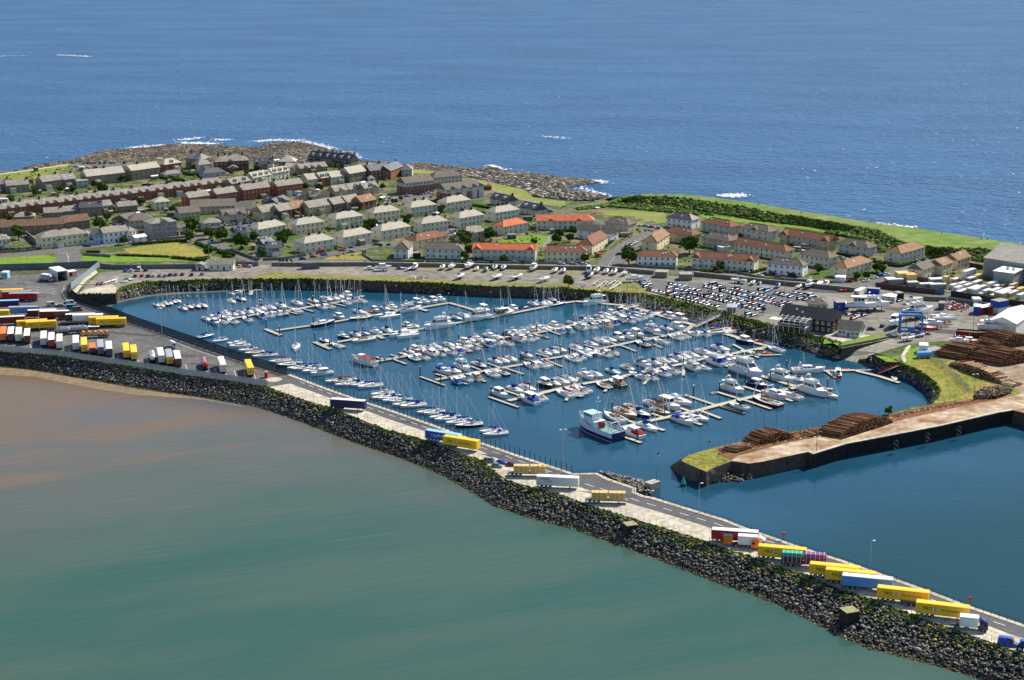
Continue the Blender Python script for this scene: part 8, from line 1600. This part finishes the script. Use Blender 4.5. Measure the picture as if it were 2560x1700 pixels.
# ---- wrapped timber packs
a47 = math.radians(47)
for (x, y, L, h, c) in [(360, 935, 5, 2.0, 'w'), (480, 1010, 6, 2.2, 'w'), (560, 1050, 9, .9, 'w'), (600, 870, 6, 1.8, 'w'), (430, 735, 5, 1.5, 'w'), (760, 930, 6, 2.0, 'w'), (850, 1050, 10, 2.4, 'w'), (990, 1075, 8, 2.4, 'w'), (1150, 1020, 6, 2.6, 'w'), (1180, 1110, 6, 1.0, 'w'), (1290, 1090, 6, 2.0, 'w'), (1410, 930, 8, 2.8, 'w'), (1480, 1100, 9, 2.2, 'w'), (1510, 1150, 6, .9, 'w'), (1630, 1170, 11, 2.6, 'w'), (1760, 1190, 10, 2.4, 'w'), (1960, 1150, 9, 1.8, 'w'), (2050, 1060, 7, 1.6, 'w'), (2250, 1210, 7, 2.0, 'w'), (1760, 930, 5, 2.0, 't'), (2020, 930, 6, 2.2, 't'), (1930, 1000, 6, 1.4, 'w'), (2240, 1040, 6, 2.0, 't'), (850, 770, 6, 2.6, 'w'), (740, 790, 4, 1.6, 't'), (900, 800, 5, 1.6, 'w'), (1000, 850, 7, 2.0, 'w'), (1050, 690, 6, 2.6, 't'), (720, 690, 10, 4.6, 'w'), (165, 870, 3.4, 5.0, 't'), (1600, 950, 6, 2.0, 'w')]:
    p = at('X', x, y, ZL + .05); o = empty('timber_pack', p, a47); reg(o, (('low ' if h < 1.2 else 'tall ' if h > 2.5 else '') + ('white-wrapped timber pack' if c == 'w' else 'bare tan timber pack'), 'in the timber yard'), 'timber pack', 'timber packs in the yard', auto=True)
    b = MB(); b.box(0, L, 0, 2.3, .1, h - .35, m_tim if c == 't' or (int(x) % 3) else m_wrap); build(b, 'stack', o); b = MB(); b.box(-.03, L + .03, -.03, 2.33, h - .35, h, m_wrap if c == 'w' else m_tim); build(b, 'wrap', o)
    b = MB(); 
    for k in range(1, int(h / .8) + 1): b.box(-.02, L + .02, -.05, 2.35, k * .8 - .08, k * .8, m_batt)
    for k in (.15, .5, .85): b.box(L * k - .05, L * k + .05, -.06, 2.36, .05, h + .02, m_batt)
    build(b, 'band', o)
for fr, x, y, L, w_, h, c, lab in [('G', 1010, 600, 5, 5, 4.6, 't', 'tall tan timber crate stack, right one beside the gabled house'), ('G', 915, 590, 6, 6, 4.8, 't', 'tall tan timber crate stack, left one of the tall pair'), ('G', 790, 612, 8, 5, 2.8, 'w', 'white-topped timber stack at the left corner of the timber yard'), ('G', 1030, 630, 5, 3, 2.2, 'w', 'small white-topped stack below the tall crates'), ('G', 1170, 650, 7, 3, 2.2, 'w', 'white-topped stack left of a longer one behind the fence'), ('G', 1285, 660, 8, 3, 2.4, 'w', 'long white-topped stack just behind the board fence'), ('G', 1285, 610, 10, 4, 2.8, 'w', 'double white-topped stack behind the long one')]:
    o = empty('timber_stack', at(fr, x, y), math.radians(8)); reg(o, lab, 'timber stack'); b = MB(); b.box(0, L, 0, w_, .1, h - .4, m_tim if c == 't' else M('grey_timber', (.3, .27, .22), .8, .15, 2)); build(b, 'stack', o); b = MB(); b.box(-.05, L + .05, -.05, w_ + .05, h - .4, h, m_tim if c == 't' else m_wrap); build(b, 'wrap', o)
# red scrap trailers, fuel tank
for i, (fr, x, y, a) in enumerate((('G', 1560, 895, .3), ('G', 1620, 880, .2), ('G', 1520, 880, .5), ('G', 1430, 1105, .1), ('G', 1480, 1340, .2), ('G', 1560, 1330, .4))):
    o = empty('boat_trailer', at(fr, x, y), a); reg(o, ('red steel boat trailer', 'in the right boatyard'), 'trailer', 'red boat trailers', auto=True); b = MB(); m = paint((.42, .02, .03), .5)
    for yy in (-.8, .8): b.box(-3, 2.5, yy - .08, yy + .08, .4, .6, m)
    for xx in (-2.8, -1, 1, 2.4): b.box(xx - .07, xx + .07, -.85, .85, .4, .58, m); b.tube((xx, -.8, .6), (xx, -.7, 1.4), .06, m, 4); b.tube((xx, .8, .6), (xx, .7, 1.4), .06, m, 4)
    build(b, 'frame', o)
    for yy in (-.95, .95): q = link('wheel', wheel_mesh(.31, .2), o); q.location = (-1, yy, .31)
o = empty('fuel_tank', at('G', 1205, 1450), .12); reg(o, 'bright blue cylindrical tank below the fuel store', 'tank'); b = MB(); b.tube((-3, 0, 1.6), (3, 0, 1.6), 1.3, paint((.06, .30, .62), .4, .5), 16); build(b, 'shell', o); b = MB(); b.box(-2.4, -2, -1, 1, 0, .8, m_conc); b.box(2, 2.4, -1, 1, 0, .8, m_conc); build(b, 'saddle', o)
q = scatter_poly(L_('G 1450,860 1480,800 1640,790 1740,880 1640,920 1500,900'), 160, ZL + .4)
o = link('scrap_heap', rocks('scrap_heap', q, rng.uniform(.3, .8, len(q)), [m_wrap, LG[0], RK[3], paint((.35, .04, .03)), LG[2]], jit=.5)); o['kind'] = 'stuff'; o['label'] = 'heap of scrap and parts in front of the timber yard fence'; o['category'] = 'scrap'
for s, n, lab in (('D 540,1370 620,1345 780,1340 800,1375 640,1390', 60, 'scattered driftwood and spars on the boatyard grass'), ('E 560,1260 640,1245 650,1280 570,1285', 40, 'small dark rubble heap on the boatyard grass')):
    q = scatter_poly(L_(s), n, ZL + .2); o = link('debris', rocks('debris', q, rng.uniform(.2, .6, len(q)), [m_wrap, RK[3], LG[0]], squash=.4)); o['kind'] = 'stuff'; o['label'] = lab; o['category'] = 'debris'
# tyre fenders on the quay wall, quay sheet piling
q0 = L_('I 1850,715 H 300,1520 780,1430 1400,1310 2050,1160 2225,1131'); sp = MB(); P = resample(q0, 420); m_sheet = M('sheet_pile', (.018, .018, .02), .8, .4, .8, spec=.3)
for i in range(0, 419):
    a = Vector(P[i]); c = Vector(P[i + 1]); dd = c - a; rz = math.atan2(dd.y, dd.x); o_ = .35 if i % 2 else .12; sp.box(0, dd.length, -o_, .05, -5.6, -.15, m_sheet, rz, a)
struct(build(sp, 'sheet_piling')); cp = MB()
for a, c in zip(q0[:-1], q0[1:]): seg_box(cp, a - Vector((0, 0, 0)), c, 1.2, ZL, ZL + .28, m_conc, .1)
struct(build(cp, 'quay_kerb'))
for i, (x, y) in enumerate([(510, 600), (965, 500), (1412, 400), (510, 670), (965, 565), (1412, 470)]):
    p = unp(*px('Y', x, y), 4.0 - (1.8 if i > 2 else 0)); o = empty('tyre_fender', (p.x, p.y - .6, p.z)); reg(o, ('old tyre fender', 'on the lower dark quay wall' if i > 2 else 'on the upper dark quay wall'), 'tyre', 'tyre fenders', auto=True); b = MB(); m_ty = paint((.045, .05, .045), .9); R_ = [[((.7 + .2 * math.cos(t)) * math.cos(a), .2 * math.sin(t), (.7 + .2 * math.cos(t)) * math.sin(a)) for t in (0, 1.57, 3.14, 4.71)] for a in [k * PI / 7 for k in range(15)]]; b.loft(R_, m_ty, cap0=False, cap1=False); build(b, 'tyre', o)
    b = MB(); b.tube((0, 0, .7), (0, 0, 1.8), .04, m_pile, 4); build(b, 'chain', o)
# road markings
mk = MB()
def dash(s, L, gap, w_, z=.09):
    P = resample(L_(s), 3000); d = np.r_[0, np.cumsum(np.linalg.norm(np.diff(P[:, :2], axis=0), axis=1))]; t = 0
    while t + L < d[-1]:
        a = Vector([np.interp(t, d, P[:, i]) for i in range(3)]); b = Vector([np.interp(t + L, d, P[:, i]) for i in range(3)]); dd = b - a; rz = math.atan2(dd.y, dd.x)
        c, s_ = math.cos(rz), math.sin(rz); q = [(0, -w_ / 2), (L, -w_ / 2), (L, w_ / 2), (0, w_ / 2)]; mk.add([(a.x + x * c - y * s_, a.y + x * s_ + y * c, ZL + z) for x, y in q], [(0, 1, 2, 3)], m_white); t += L + gap
dash('S 690,345 1130,518 1530,658 1950,803 R 310,293 790,463 1045,553 1445,693 1720,778 2020,878 2330,968 P 330,183 1110,448 1820,703 Q 1770,723 2361,930', 3.6, 3.0, .22)
dash('T 1080,45 1400,160 1620,240 1900,335 J 860,930 1100,1015 1290,1090', 200, 1, .14)
dash('A 1480,760 1830,885 J 330,710 700,835 1100,975 1300,1050', 2.6, 2.6, .18); dash('A 1500,800 1900,940 J 450,795 860,930', .5, .5, .3)
dash('A 0,320 490,395', 200, 1, 1.6); dash('A 0,325 490,400', 200, 1, 1.2)
dash('T 870,150 1350,215', 200, 1, 1.6, .08); dash('T 1180,315 1500,350 2000,425', 200, 1, 1.0, .08)
for i in range(24):
    x = 250 + 82 * i; y = 205 + .128 * (x - 250); a = at('T', x, y); b = at('T', x + 18, y + 52); dd = b - a; mk.add([(a.x, a.y, ZL + .09), (a.x + .16, a.y, ZL + .09), (b.x + .16, b.y, ZL + .09), (b.x, b.y, ZL + .09)], [(3, 2, 1, 0)], m_white)
for i in range(9):
    for j in range(5): p = at('A', 300 + i * 38 + j * 10, 300 + j * 22 + i * 7); mk.box(-1.1, 1.1, -.1, .1, .075, .09, m_white, .05, (p.x, p.y, ZL))
p = at('J', 1405, 1150); mk.poly([Vector((p.x + 3.2 * math.cos(t), p.y + 3.2 * math.sin(t), ZL + .09)) for t in [k * PI / 12 for k in range(24)]], m_conc)
dash('A 785,80 795,5 B 790,1420 770,1350 600,1345', 1.2, 1.2, .25, .12); dash('E 880,1035 955,930', 2, 2, .2, .13); dash('E 1040,800 1380,680', 2.5, 4, .2, .13)
dash('A 700,330 640,410 640,470 720,530', 200, 1, .2); dash('A 740,340 715,430 760,500 800,560', 1.5, 1.5, .2)
for r0 in (('U', 370, 430, 'U', 2240, 915), ('U', 950, 370, 'V', 1150, 870), ('U', 1960, 345, 'V', 1860, 755)):
    a, b = at(*r0[:3]), at(*r0[3:])
    for i in range(26): p = a + (b - a) * (i / 25) + Vector((1.2, -1.2, 0)); mk.box(-2.4, 2.4, -.07, .07, .075, .09, m_white, A45, (p.x, p.y, ZL))
struct(build(mk, 'road_markings'))
# ================================================================= TREES, HEDGES, GARDENS
TL_ = [('B', 1150, 1085, 1.2, 'round tree in front of the weathered brown roofs'), ('B', 215, 1190, 1.25, 'spreading dark tree left of the long cream terrace'), ('B', 1430, 1250, .8, 'small round street tree before the white terrace'),
 ('C', 145, 1110, 1.35, 'large dark tree left of the square grey villa'), ('C', 122, 1220, .85, 'neat round tree at the bend of the shore road'), ('C', 335, 1185, 1.0, 'dark tree on the grass before the grey villa'), ('C', 480, 1215, 1.2, 'broad tree left of the white gothic cottages'), ('C', 330, 1385, .95, 'leaning bushy tree in the formal garden'),
 ('C', 710, 1300, 1.35, 'broad dark tree right of the upper gothic cottage'), ('C', 1190, 1275, 1.5, 'tallest dark conifer-like tree before the second-row flats'), ('C', 855, 1210, .8, 'small tree between gothic cottages and flats'), ('C', 945, 1400, .9, 'light green bush tree before the lower gothic cottage'), ('C', 170, 410, .8, 'dark tree before the grey gothic house'), ('C', 890, 410, .75, 'round tree before the ivory cottage pair'), ('C', 775, 470, .8, 'pair of bushy trees above the dormer terrace'), ('C', 2190, 1120, 1.3, 'large round tree at the right end of the front flats'),
 ('D', 545, 750, 1.0, 'round tree left of the second-row flats with dark door'), ('D', 935, 620, .85, 'small bush tree at the corner of the white-sided flats'), ('D', 840, 985, 1.1, 'round tree before the brown hipped roof'), ('D', 1215, 1000, 1.45, 'big silvery green tree above the white semi-detached house'), ('D', 1500, 930, 1.1, 'dark tree at the right end of the beige grey-roofed house'), ('D', 1262, 1100, .8, 'pale green shrub tree left of the long red roof'), ('D', 1200, 1150, .75, 'dark bush at the corner of the white semi-detached house'), ('D', 1650, 1175, .6, 'bright green bush before the long red-roofed terrace'), ('D', 470, 470, .5, 'small shrub tree beside the brick flats lane'),
 ('E', 320, 715, .75, 'round bush tree beside the dark garden store'), ('E', 285, 780, .85, 'bush tree above the maroon-roofed house'), ('E', 1115, 1020, 1.5, 'very dark round tree left of the bright white house'), ('E', 1815, 895, 1.45, 'big round green tree between two maroon roofs'), ('E', 610, 1000, .7, 'bushes at the right corner of the cream maroon-roofed house'), ('E', 470, 680, .8, 'hedge-like trees behind the white red-doored house'), ('E', 440, 760, .7, 'dark tree left of the stepping cream terrace'),
 ('F', 95, 1090, .75, 'dark bush before the long cream maroon-roofed terrace'), ('F', 40, 1105, .45, 'pale shrub before the long cream maroon-roofed terrace'), ('F', 1905, 1105, .8, 'bushy tree beside the tan-roofed house corner'), ('F', 1960, 1120, .7, 'dense shrub by the right street corner'), ('F', 1780, 1190, .6, 'dark bush at the garden gate of the tan-roofed house'), ('F', 1670, 1200, .6, 'leafy bush in the tan-roofed house garden'), ('F', 1230, 1120, .7, 'garden bush before the cream grey-roofed house'), ('F', 330, 725, .5, 'small bush by the centrally gabled cream house'),
 ('B', 840, 660, .8, 'left of three garden trees above the sandstone row'), ('B', 1185, 660, 1.1, 'middle, widest of three garden trees above the sandstone row'), ('B', 1400, 530, .8, 'tree at the right end of the long stone block'), ('B', 1300, 900, .75, 'tree beside the ivory house'), ('B', 1635, 800, .75, 'tree before the sandstone row, left of the cream villa'), ('B', 1100, 600, .8, 'tree before the pale flat-topped extension'), ('B', 130, 770, .8, 'bush at the left garden lawns'), ('B', 410, 690, .8, 'dark tree below the stone pair'), ('B', 700, 650, .7, 'dark bush under the bay window house'), ('B', 1990, 880, .7, 'bush right of the cream villa'), ('B', 330, 970, .8, 'tree above the long weathered brown roof'), ('B', 110, 990, .7, 'tree at the left above the long weathered brown roof'),
 ('B', 1240, 985, .8, 'tree between the dark slate roof and sheltered housing'), ('C', 590, 450, .5, 'bush below the low dark blue roof'), ('C', 1610, 640, .8, 'garden tree below the cream and brick trio'), ('C', 1450, 620, .7, 'bush left of the cream and brick trio'), ('C', 1735, 730, .6, 'bright bush in the garden between gables'), ('C', 1880, 610, .6, 'bush below the yellow stone house'), ('D', 260, 340, .6, 'bush beside the dark brick tenement lane'), ('D', 190, 310, .6, 'bush under the dark brick tenement'), ('L', 555, 80, .9, 'dark bushy tree on top of the marina boulder bank'), ('H', 800, 1185, .5, 'lone green shrub on the back edge of the timber quay'), ('V', 1330, 890, .35, 'spiky palm-like plant bed at the car park corner')]
for fr, x, y, s, lab in TL_: tree(fr, x, y, s, lab, name='bush' if s < .72 else 'tree', cat='bush' if s < .72 else 'tree')
for i, x in enumerate([60, 360, 445, 530, 620, 700, 785, 1090, 1185, 1510, 1880]): o = tree('D', x, 1205, .32, ('small young tree', 'along the boatyard wall top'), name='young_tree', group='young trees along the wall', auto=True)
for i, x in enumerate([1155, 1190, 1235, 1280]): o = tree('C', x, 1462, .28, ('small young tree', 'on the verge by the black container'), name='young_tree', group='young trees along the wall', auto=True)
# hedges
def hedge(s, h, w_, label):
    pts = L_(s); o0 = Vector(pts[0]); root = empty('hedge', o0); reg(root, label, 'hedge'); P = resample(pts, 600); T = sum(math.dist(P[i], P[i + 1]) for i in range(599)); n = int(T * 26 * h * w_) + 40
    i = rng.integers(0, 599, n); q = P[i] + rng.uniform(-1, 1, (n, 3)) * (w_ / 2, w_ / 2, 0); q[:, 2] = ZL + rng.uniform(0, h, n); q -= np.array(tuple(o0)); n2 = max(8, int(T * 1.6))
    me = leaves('foliage', q, rng.uniform(.25, .5, n), LEAF); link('foliage', me, root)
    j = np.linspace(0, 598, n2).astype(int); c = P[j] - np.array(tuple(o0)); c[:, 2] = h * .45; link('core', rocks('core', c, np.full(n2, w_ * .5), [G1], squash=h / w_ * .9, jit=.15), root)
for a in [('B 1700,470 2000,510 2080,520', 1.8, 1.6, 'long dark hedge above the garden lawns, left'), ('C 20,420 100,455 330,465', 1.8, 1.6, 'long dark hedge below the low blue roof'), ('B 1930,475 2120,520', 1.6, 1.5, 'clipped hedge below the red brick villa'), ('B 1350,1380 1950,1400', 1.2, 1.5, 'lower hedge of the formal garden, left stretch'), ('B 1985,1410 C 250,1440 340,1425', 1.4, 2.0, 'lower hedge of the formal garden, right stretch'), ('B 1530,1260 1900,1230 2150,1215', 1.6, 1.8, 'upper hedge of the formal garden'), ('C 440,1340 620,1390', 2.0, 2.2, 'clumped hedge at the road end of the formal garden'), ('C 500,1400 590,1410', 1.6, 1.8, 'short dark hedge by the road bend'), ('C 180,1240 300,1290 420,1320', 1.6, 1.8, 'dark hedge between the road and the formal garden'), ('G 800,395 950,405 1250,320 1400,290', 1.4, 1.4, 'clipped hedge along the side road below the tan-roofed house'), ('G 600,345 760,372', 1.3, 1.3, 'clipped hedge left of the side road'), ('C 1350,1378 1440,1362', 1.0, 1.2, 'green hedge before the first front-road flats'), ('F -120,1110 480,1120 620,1080', 1.2, 1.4, 'dark garden hedge before the long maroon-roofed terrace'), ('E 1210,1050 1640,1062', 1.2, 1.2, 'dark hedge under the bright white house windows'), ('F 870,1140 950,1160', 1.6, 1.6, 'dark hedge by the left door of the white grey-roofed house'), ('B -200,1340 370,1320', 1.8, 1.6, 'dark hedge before the white bay-windowed house'), ('E 840,820 1000,700', 1.0, 1.2, 'hedge beside the stepping terrace gardens'), ('E 0,745 50,770', 1.6, 1.4, 'dark hedge on the sloping lawn'), ('E 240,650 500,640', 1.4, 1.6, 'hedge behind the white red-doored house gardens'), ('D 1300,530 1500,560 1510,590', 1.4, 1.6, 'dark hedge right of the right brick flats'), ('D 1300,1150 1410,1160', 1.4, 1.4, 'shrub hedge at the left of the long red roof'), ('F 1450,905 1620,935 1800,950', 1.2, 1.3, 'dark hedge below the grey centrally gabled house'), ('M 550,400 700,450 1000,530', .7, 1.0, 'planted edge along the car park rail')]: hedge(*a)
# small garden shrubs over the town, kept off houses and roads
foot = []
for o in list(COL.objects):
    if o.parent is None and o.type == 'EMPTY' and o.children and any(c.name.startswith('wall') for c in o.children):
        w_ = [c for c in o.children if c.name.startswith('wall')][0]; bb = [o.matrix_basis @ Vector(b) for b in w_.bound_box]; bb = [bb[0], bb[4], bb[7], bb[3]]; foot.append([(b.x, b.y) for b in bb])
roadp = []
for o in COL.objects:
    if o.name.startswith(('road', 'parking', 'path')) and o.type == 'MESH':
        for p in o.data.polygons: roadp.append([(o.data.vertices[i].co.x, o.data.vertices[i].co.y) for i in p.vertices])
town = L_('W 0,440 170,415 450,405 890,410 1110,470 1330,510 1500,560 1600,560 1850,590 2150,640 2400,650 2380,700 2190,705 1900,690 1520,655 1200,650 950,645 760,640 600,625 480,585 260,600 130,615 0,625')
tp = np.array([(p.x, p.y) for p in town]); Q = scatter_poly(town, 5200, ZL + .2)
for poly in foot + roadp:
    a = np.array(poly); mn, mx = a.min(0) - .1, a.max(0) + .1; k = (Q[:, 0] > mn[0]) & (Q[:, 0] < mx[0]) & (Q[:, 1] > mn[1]) & (Q[:, 1] < mx[1])
    if k.any(): idx = np.where(k)[0]; ins = in_poly(Q[idx], a); Q = np.delete(Q, idx[ins], 0)
keep = np.sin(Q[:, 0] * .11) + np.sin(Q[:, 1] * .07 + Q[:, 0] * .05) + rng.normal(0, .7, len(Q)) > .0; Q = Q[keep]
sz = rng.uniform(.35, 1.15, len(Q)); o = link('garden_shrubs', rocks('garden_shrubs', Q, sz, [G1, G2, G2, G3, G3, M('flower_red', (.25, .03, .03), .8, .2, 2), M('shrub_straw', (.3, .22, .08), .9, .2, 1)], [.28, .25, .2, .14, .09, .01, .03], squash=.8, jit=.4)); o['kind'] = 'stuff'; o['label'] = 'small shrubs scattered through the town gardens'; o['category'] = 'shrubs'
# garden boundary walls beside the houses (short brown and stone fences)
k = 0
for poly in foot[:]:
    if random.random() < .72:
        a, b, c, d = [Vector((x, y, 0)) for x, y in poly]; W = (b - a).length
        if W < 9 or W > 34: continue
        bk = (d - a).normalized(); sd_ = (b - a).normalized(); p0 = d + bk * 1.0 + sd_ * (W / 2 if W > 18 else 0); p1 = p0 + bk * random.uniform(5, 8); p2 = p1 + sd_ * random.uniform(5, 10)
        cen = np.array([[(p0.x + p1.x) / 2, (p0.y + p1.y) / 2], [p1.x, p1.y], [(p1.x + p2.x) / 2, (p1.y + p2.y) / 2], [p2.x, p2.y]])
        if any(in_poly(cen, np.array(f)).any() for f in foot) or any(in_poly(cen, np.array(r)).any() for r in roadp): continue
        o = empty('garden_fence', (p0.x, p0.y, ZL)); reg(o, ('brown garden fence', 'behind a town house'), 'fence', 'garden fences', auto=True, pxk=p0.x / p0.y); m = random.choice([m_bw, m_sw, m_sw, M('fence_tan', (.22, .13, .07), .9, .2, 1)])
        z0 = Vector((p0.x, p0.y, 0)); mb = MB(); seg_box(mb, p0 - z0, p1 - z0, .15, 0, 1.4, m, .05); build(mb, 'side_panel', o); mb = MB(); seg_box(mb, p1 - z0, p2 - z0, .15, 0, 1.4, m, .05); build(mb, 'back_panel', o); k += 1
# garden sheds and outbuildings
k = 0; RR = random.Random(5)
while k < 95:
    Qs = scatter_poly(town, 1, ZL)[0]; rz = RR.choice((.75, .75, .1, -.1)); wd, dp = RR.uniform(2, 5.5), RR.uniform(2, 3.4); cen = Qs[None, :2] + np.array([(x, y) for x in (-3, 0, 3) for y in (-2.5, 0, 2.5)])
    if any(in_poly(cen, np.array(f)).any() for f in foot) or any(in_poly(cen, np.array(r)).any() for r in roadp) or (Qs[0] / Qs[1] > -.02 and k > 25): continue
    k += 1; c = RR.choice(('brown', 'tile', 'pale', 'stone', 'ivory', 'green')); h = RR.uniform(1.9, 2.6); o = empty('garden_shed', Qs, rz); reg(o, ('small %s garden shed' % dict(tile='red-brown', ivory='cream', stone='stone', pale='white', brown='dark brown', green='green')[c], 'among the town gardens'), 'shed', 'garden sheds', auto=True)
    b = MB(); b.box(-wd / 2, wd / 2, -dp / 2, dp / 2, 0, h, WALL[c]); build(b, 'wall', o); b = MB(); roof_part(b, wd, dp, h, .7, 'gable', ROOF[RR.choice(('slate', 'greyb', 'slateb', 'white'))], o=.15); build(b, 'roof', o); d = link('door', doormesh('gdark'), o); d.location = (0, -dp / 2, 0); d.scale = (1, 1, .85); foot.append([tuple(q) for q in cen[[0, 6, 8, 2]]])
# bench-sized figures on the bank: walkers
def person(fr, x, y, z, top, leg, label, rz=0.0):
    o = empty('person', at(fr, x, y, z), rz); reg(o, label, 'person', 'walkers on the grassy bank'); me = bpy.data.meshes.new('body'); J = [(0, 0, .95, .14), (0, 0, 1.2, .15), (0, 0, 1.42, .13), (0, 0, 1.52, .06), (0, .01, 1.66, .105), (.2, 0, 1.4, .055), (.27, .02, 1.15, .045), (.28, .12, .92, .035), (-.2, 0, 1.4, .055), (-.27, .02, 1.15, .045), (-.28, .1, .92, .035), (.1, 0, .88, .09), (.12, .12, .5, .065), (.12, .05, .06, .05), (.12, .2, .03, .04), (-.1, 0, .88, .09), (-.12, -.08, .5, .065), (-.12, -.25, .08, .05), (-.12, -.12, .03, .04)]
    E = [(0, 1), (1, 2), (2, 3), (3, 4), (2, 5), (5, 6), (6, 7), (2, 8), (8, 9), (9, 10), (0, 11), (11, 12), (12, 13), (13, 14), (0, 15), (15, 16), (16, 17), (17, 18)]
    me.from_pydata([j[:3] for j in J], E, []); b = link('body', me, o); s = b.modifiers.new('skin', 'SKIN'); b.modifiers.new('sub', 'SUBSURF').levels = 1
    for i, j in enumerate(J): me.skin_vertices[0].data[i].radius = (j[3], j[3])
    me.skin_vertices[0].data[0].use_root = True; me.materials.append(paint(leg, .8)); t = MB(); t.loft([[(.24 * w * math.cos(a), .16 * w * math.sin(a), zz) for a in [k * PI / 4 for k in range(8)]] for zz, w in ((.85, .9), (1.2, .95), (1.42, .9), (1.5, .45))], paint(top, .8)); build(t, 'jacket', o); t = MB(); t.tube((0, -.02, 1.66), (0, -.02, 1.79), .12, paint((.05, .03, .02), .8), 8, .06); build(t, 'hair', o); return o
for fr, x, y, top, leg, lab in [('F', 535, 345, (.02, .02, .03), (.02, .02, .05), 'walker in black on the bank above the dark bush gap'), ('F', 1026, 435, (.5, .5, .5), (.03, .03, .04), 'walker in a pale top on the grassy bank, left of a pair'), ('F', 1036, 437, (.03, .03, .08), (.02, .02, .02), 'walker in dark clothes on the grassy bank, right of a pair'), ('F', 1840, 535, (.03, .03, .06), (.02, .02, .02), 'lone walker in dark clothes near the sea edge of the bank'), ('G', 1412, 35, (.4, .1, .1), (.03, .03, .05), 'walker in a red jacket on the right end of the bank'), ('G', 1868, 92, (.02, .02, .02), (.02, .02, .02), 'walker in black near the far right shore'), ('G', 1935, 95, (.05, .05, .2), (.02, .02, .02), 'walker in a blue jacket at the far right shore'), ('E', 346, 375, (.02, .02, .05), (.02, .02, .02), 'walker on the shore path above the orange-red terrace')]:
    person(fr, x, y, 9.15 if fr != 'E' else ZL + .1, top, leg, lab, x % 6)
# playground: slide and swings
o = empty('playground_slide', at('E', 755, 425), .3); reg(o, 'red and white playground slide at the corner of the field', 'slide'); b = MB(); b.box(-1.2, 1.2, -1.2, 1.2, 1.6, 1.8, paint((.55, .06, .02))); b.box(-1.3, 1.3, -1.3, 1.3, 3.2, 3.4, paint((.7, .7, .7))); build(b, 'tower', o); b = MB(); b.add([(1.2, -.4, 1.8), (4.2, -.4, .2), (4.2, .4, .2), (1.2, .4, 1.8)], [(0, 1, 2, 3), (3, 2, 1, 0)], paint((.6, .1, .02))); build(b, 'chute', o)
for x, y, lab in ((1200, 505, 'metal climbing frame on a dark safety pad, left'), (1340, 530, 'metal swing frame on a wide dark safety pad, right')):
    sheet('safety_pad', 'E %d,%d %d,%d %d,%d %d,%d' % (x - 60, y + 5, x + 60, y - 10, x + 90, y + 10, x - 10, y + 25), M('rubber_pad', (.06, .06, .065), .9, .1, 1), .09); o = empty('climbing_frame' if x < 1300 else 'swing_set', at('E', x, y), .4); reg(o, lab, 'play frame'); b = MB()
    for s in (-1, 1): b.tube((s * 2.5, -1, 0), (s * 2.5, 0, 2.4), .06, m_alu, 5); b.tube((s * 2.5, 1, 0), (s * 2.5, 0, 2.4), .06, m_alu, 5)
    b.tube((-2.5, 0, 2.4), (2.5, 0, 2.4), .06, m_alu, 5); build(b, 'frame', o); b = MB()
    for s in (-1, 1): b.tube((s, 0, 2.4), (s, 0, .6), .02, m_alu, 3); b.box(s - .2, s + .2, -.1, .1, .55, .62, m_tyre)
    build(b, 'swing', o)
finish_labels()
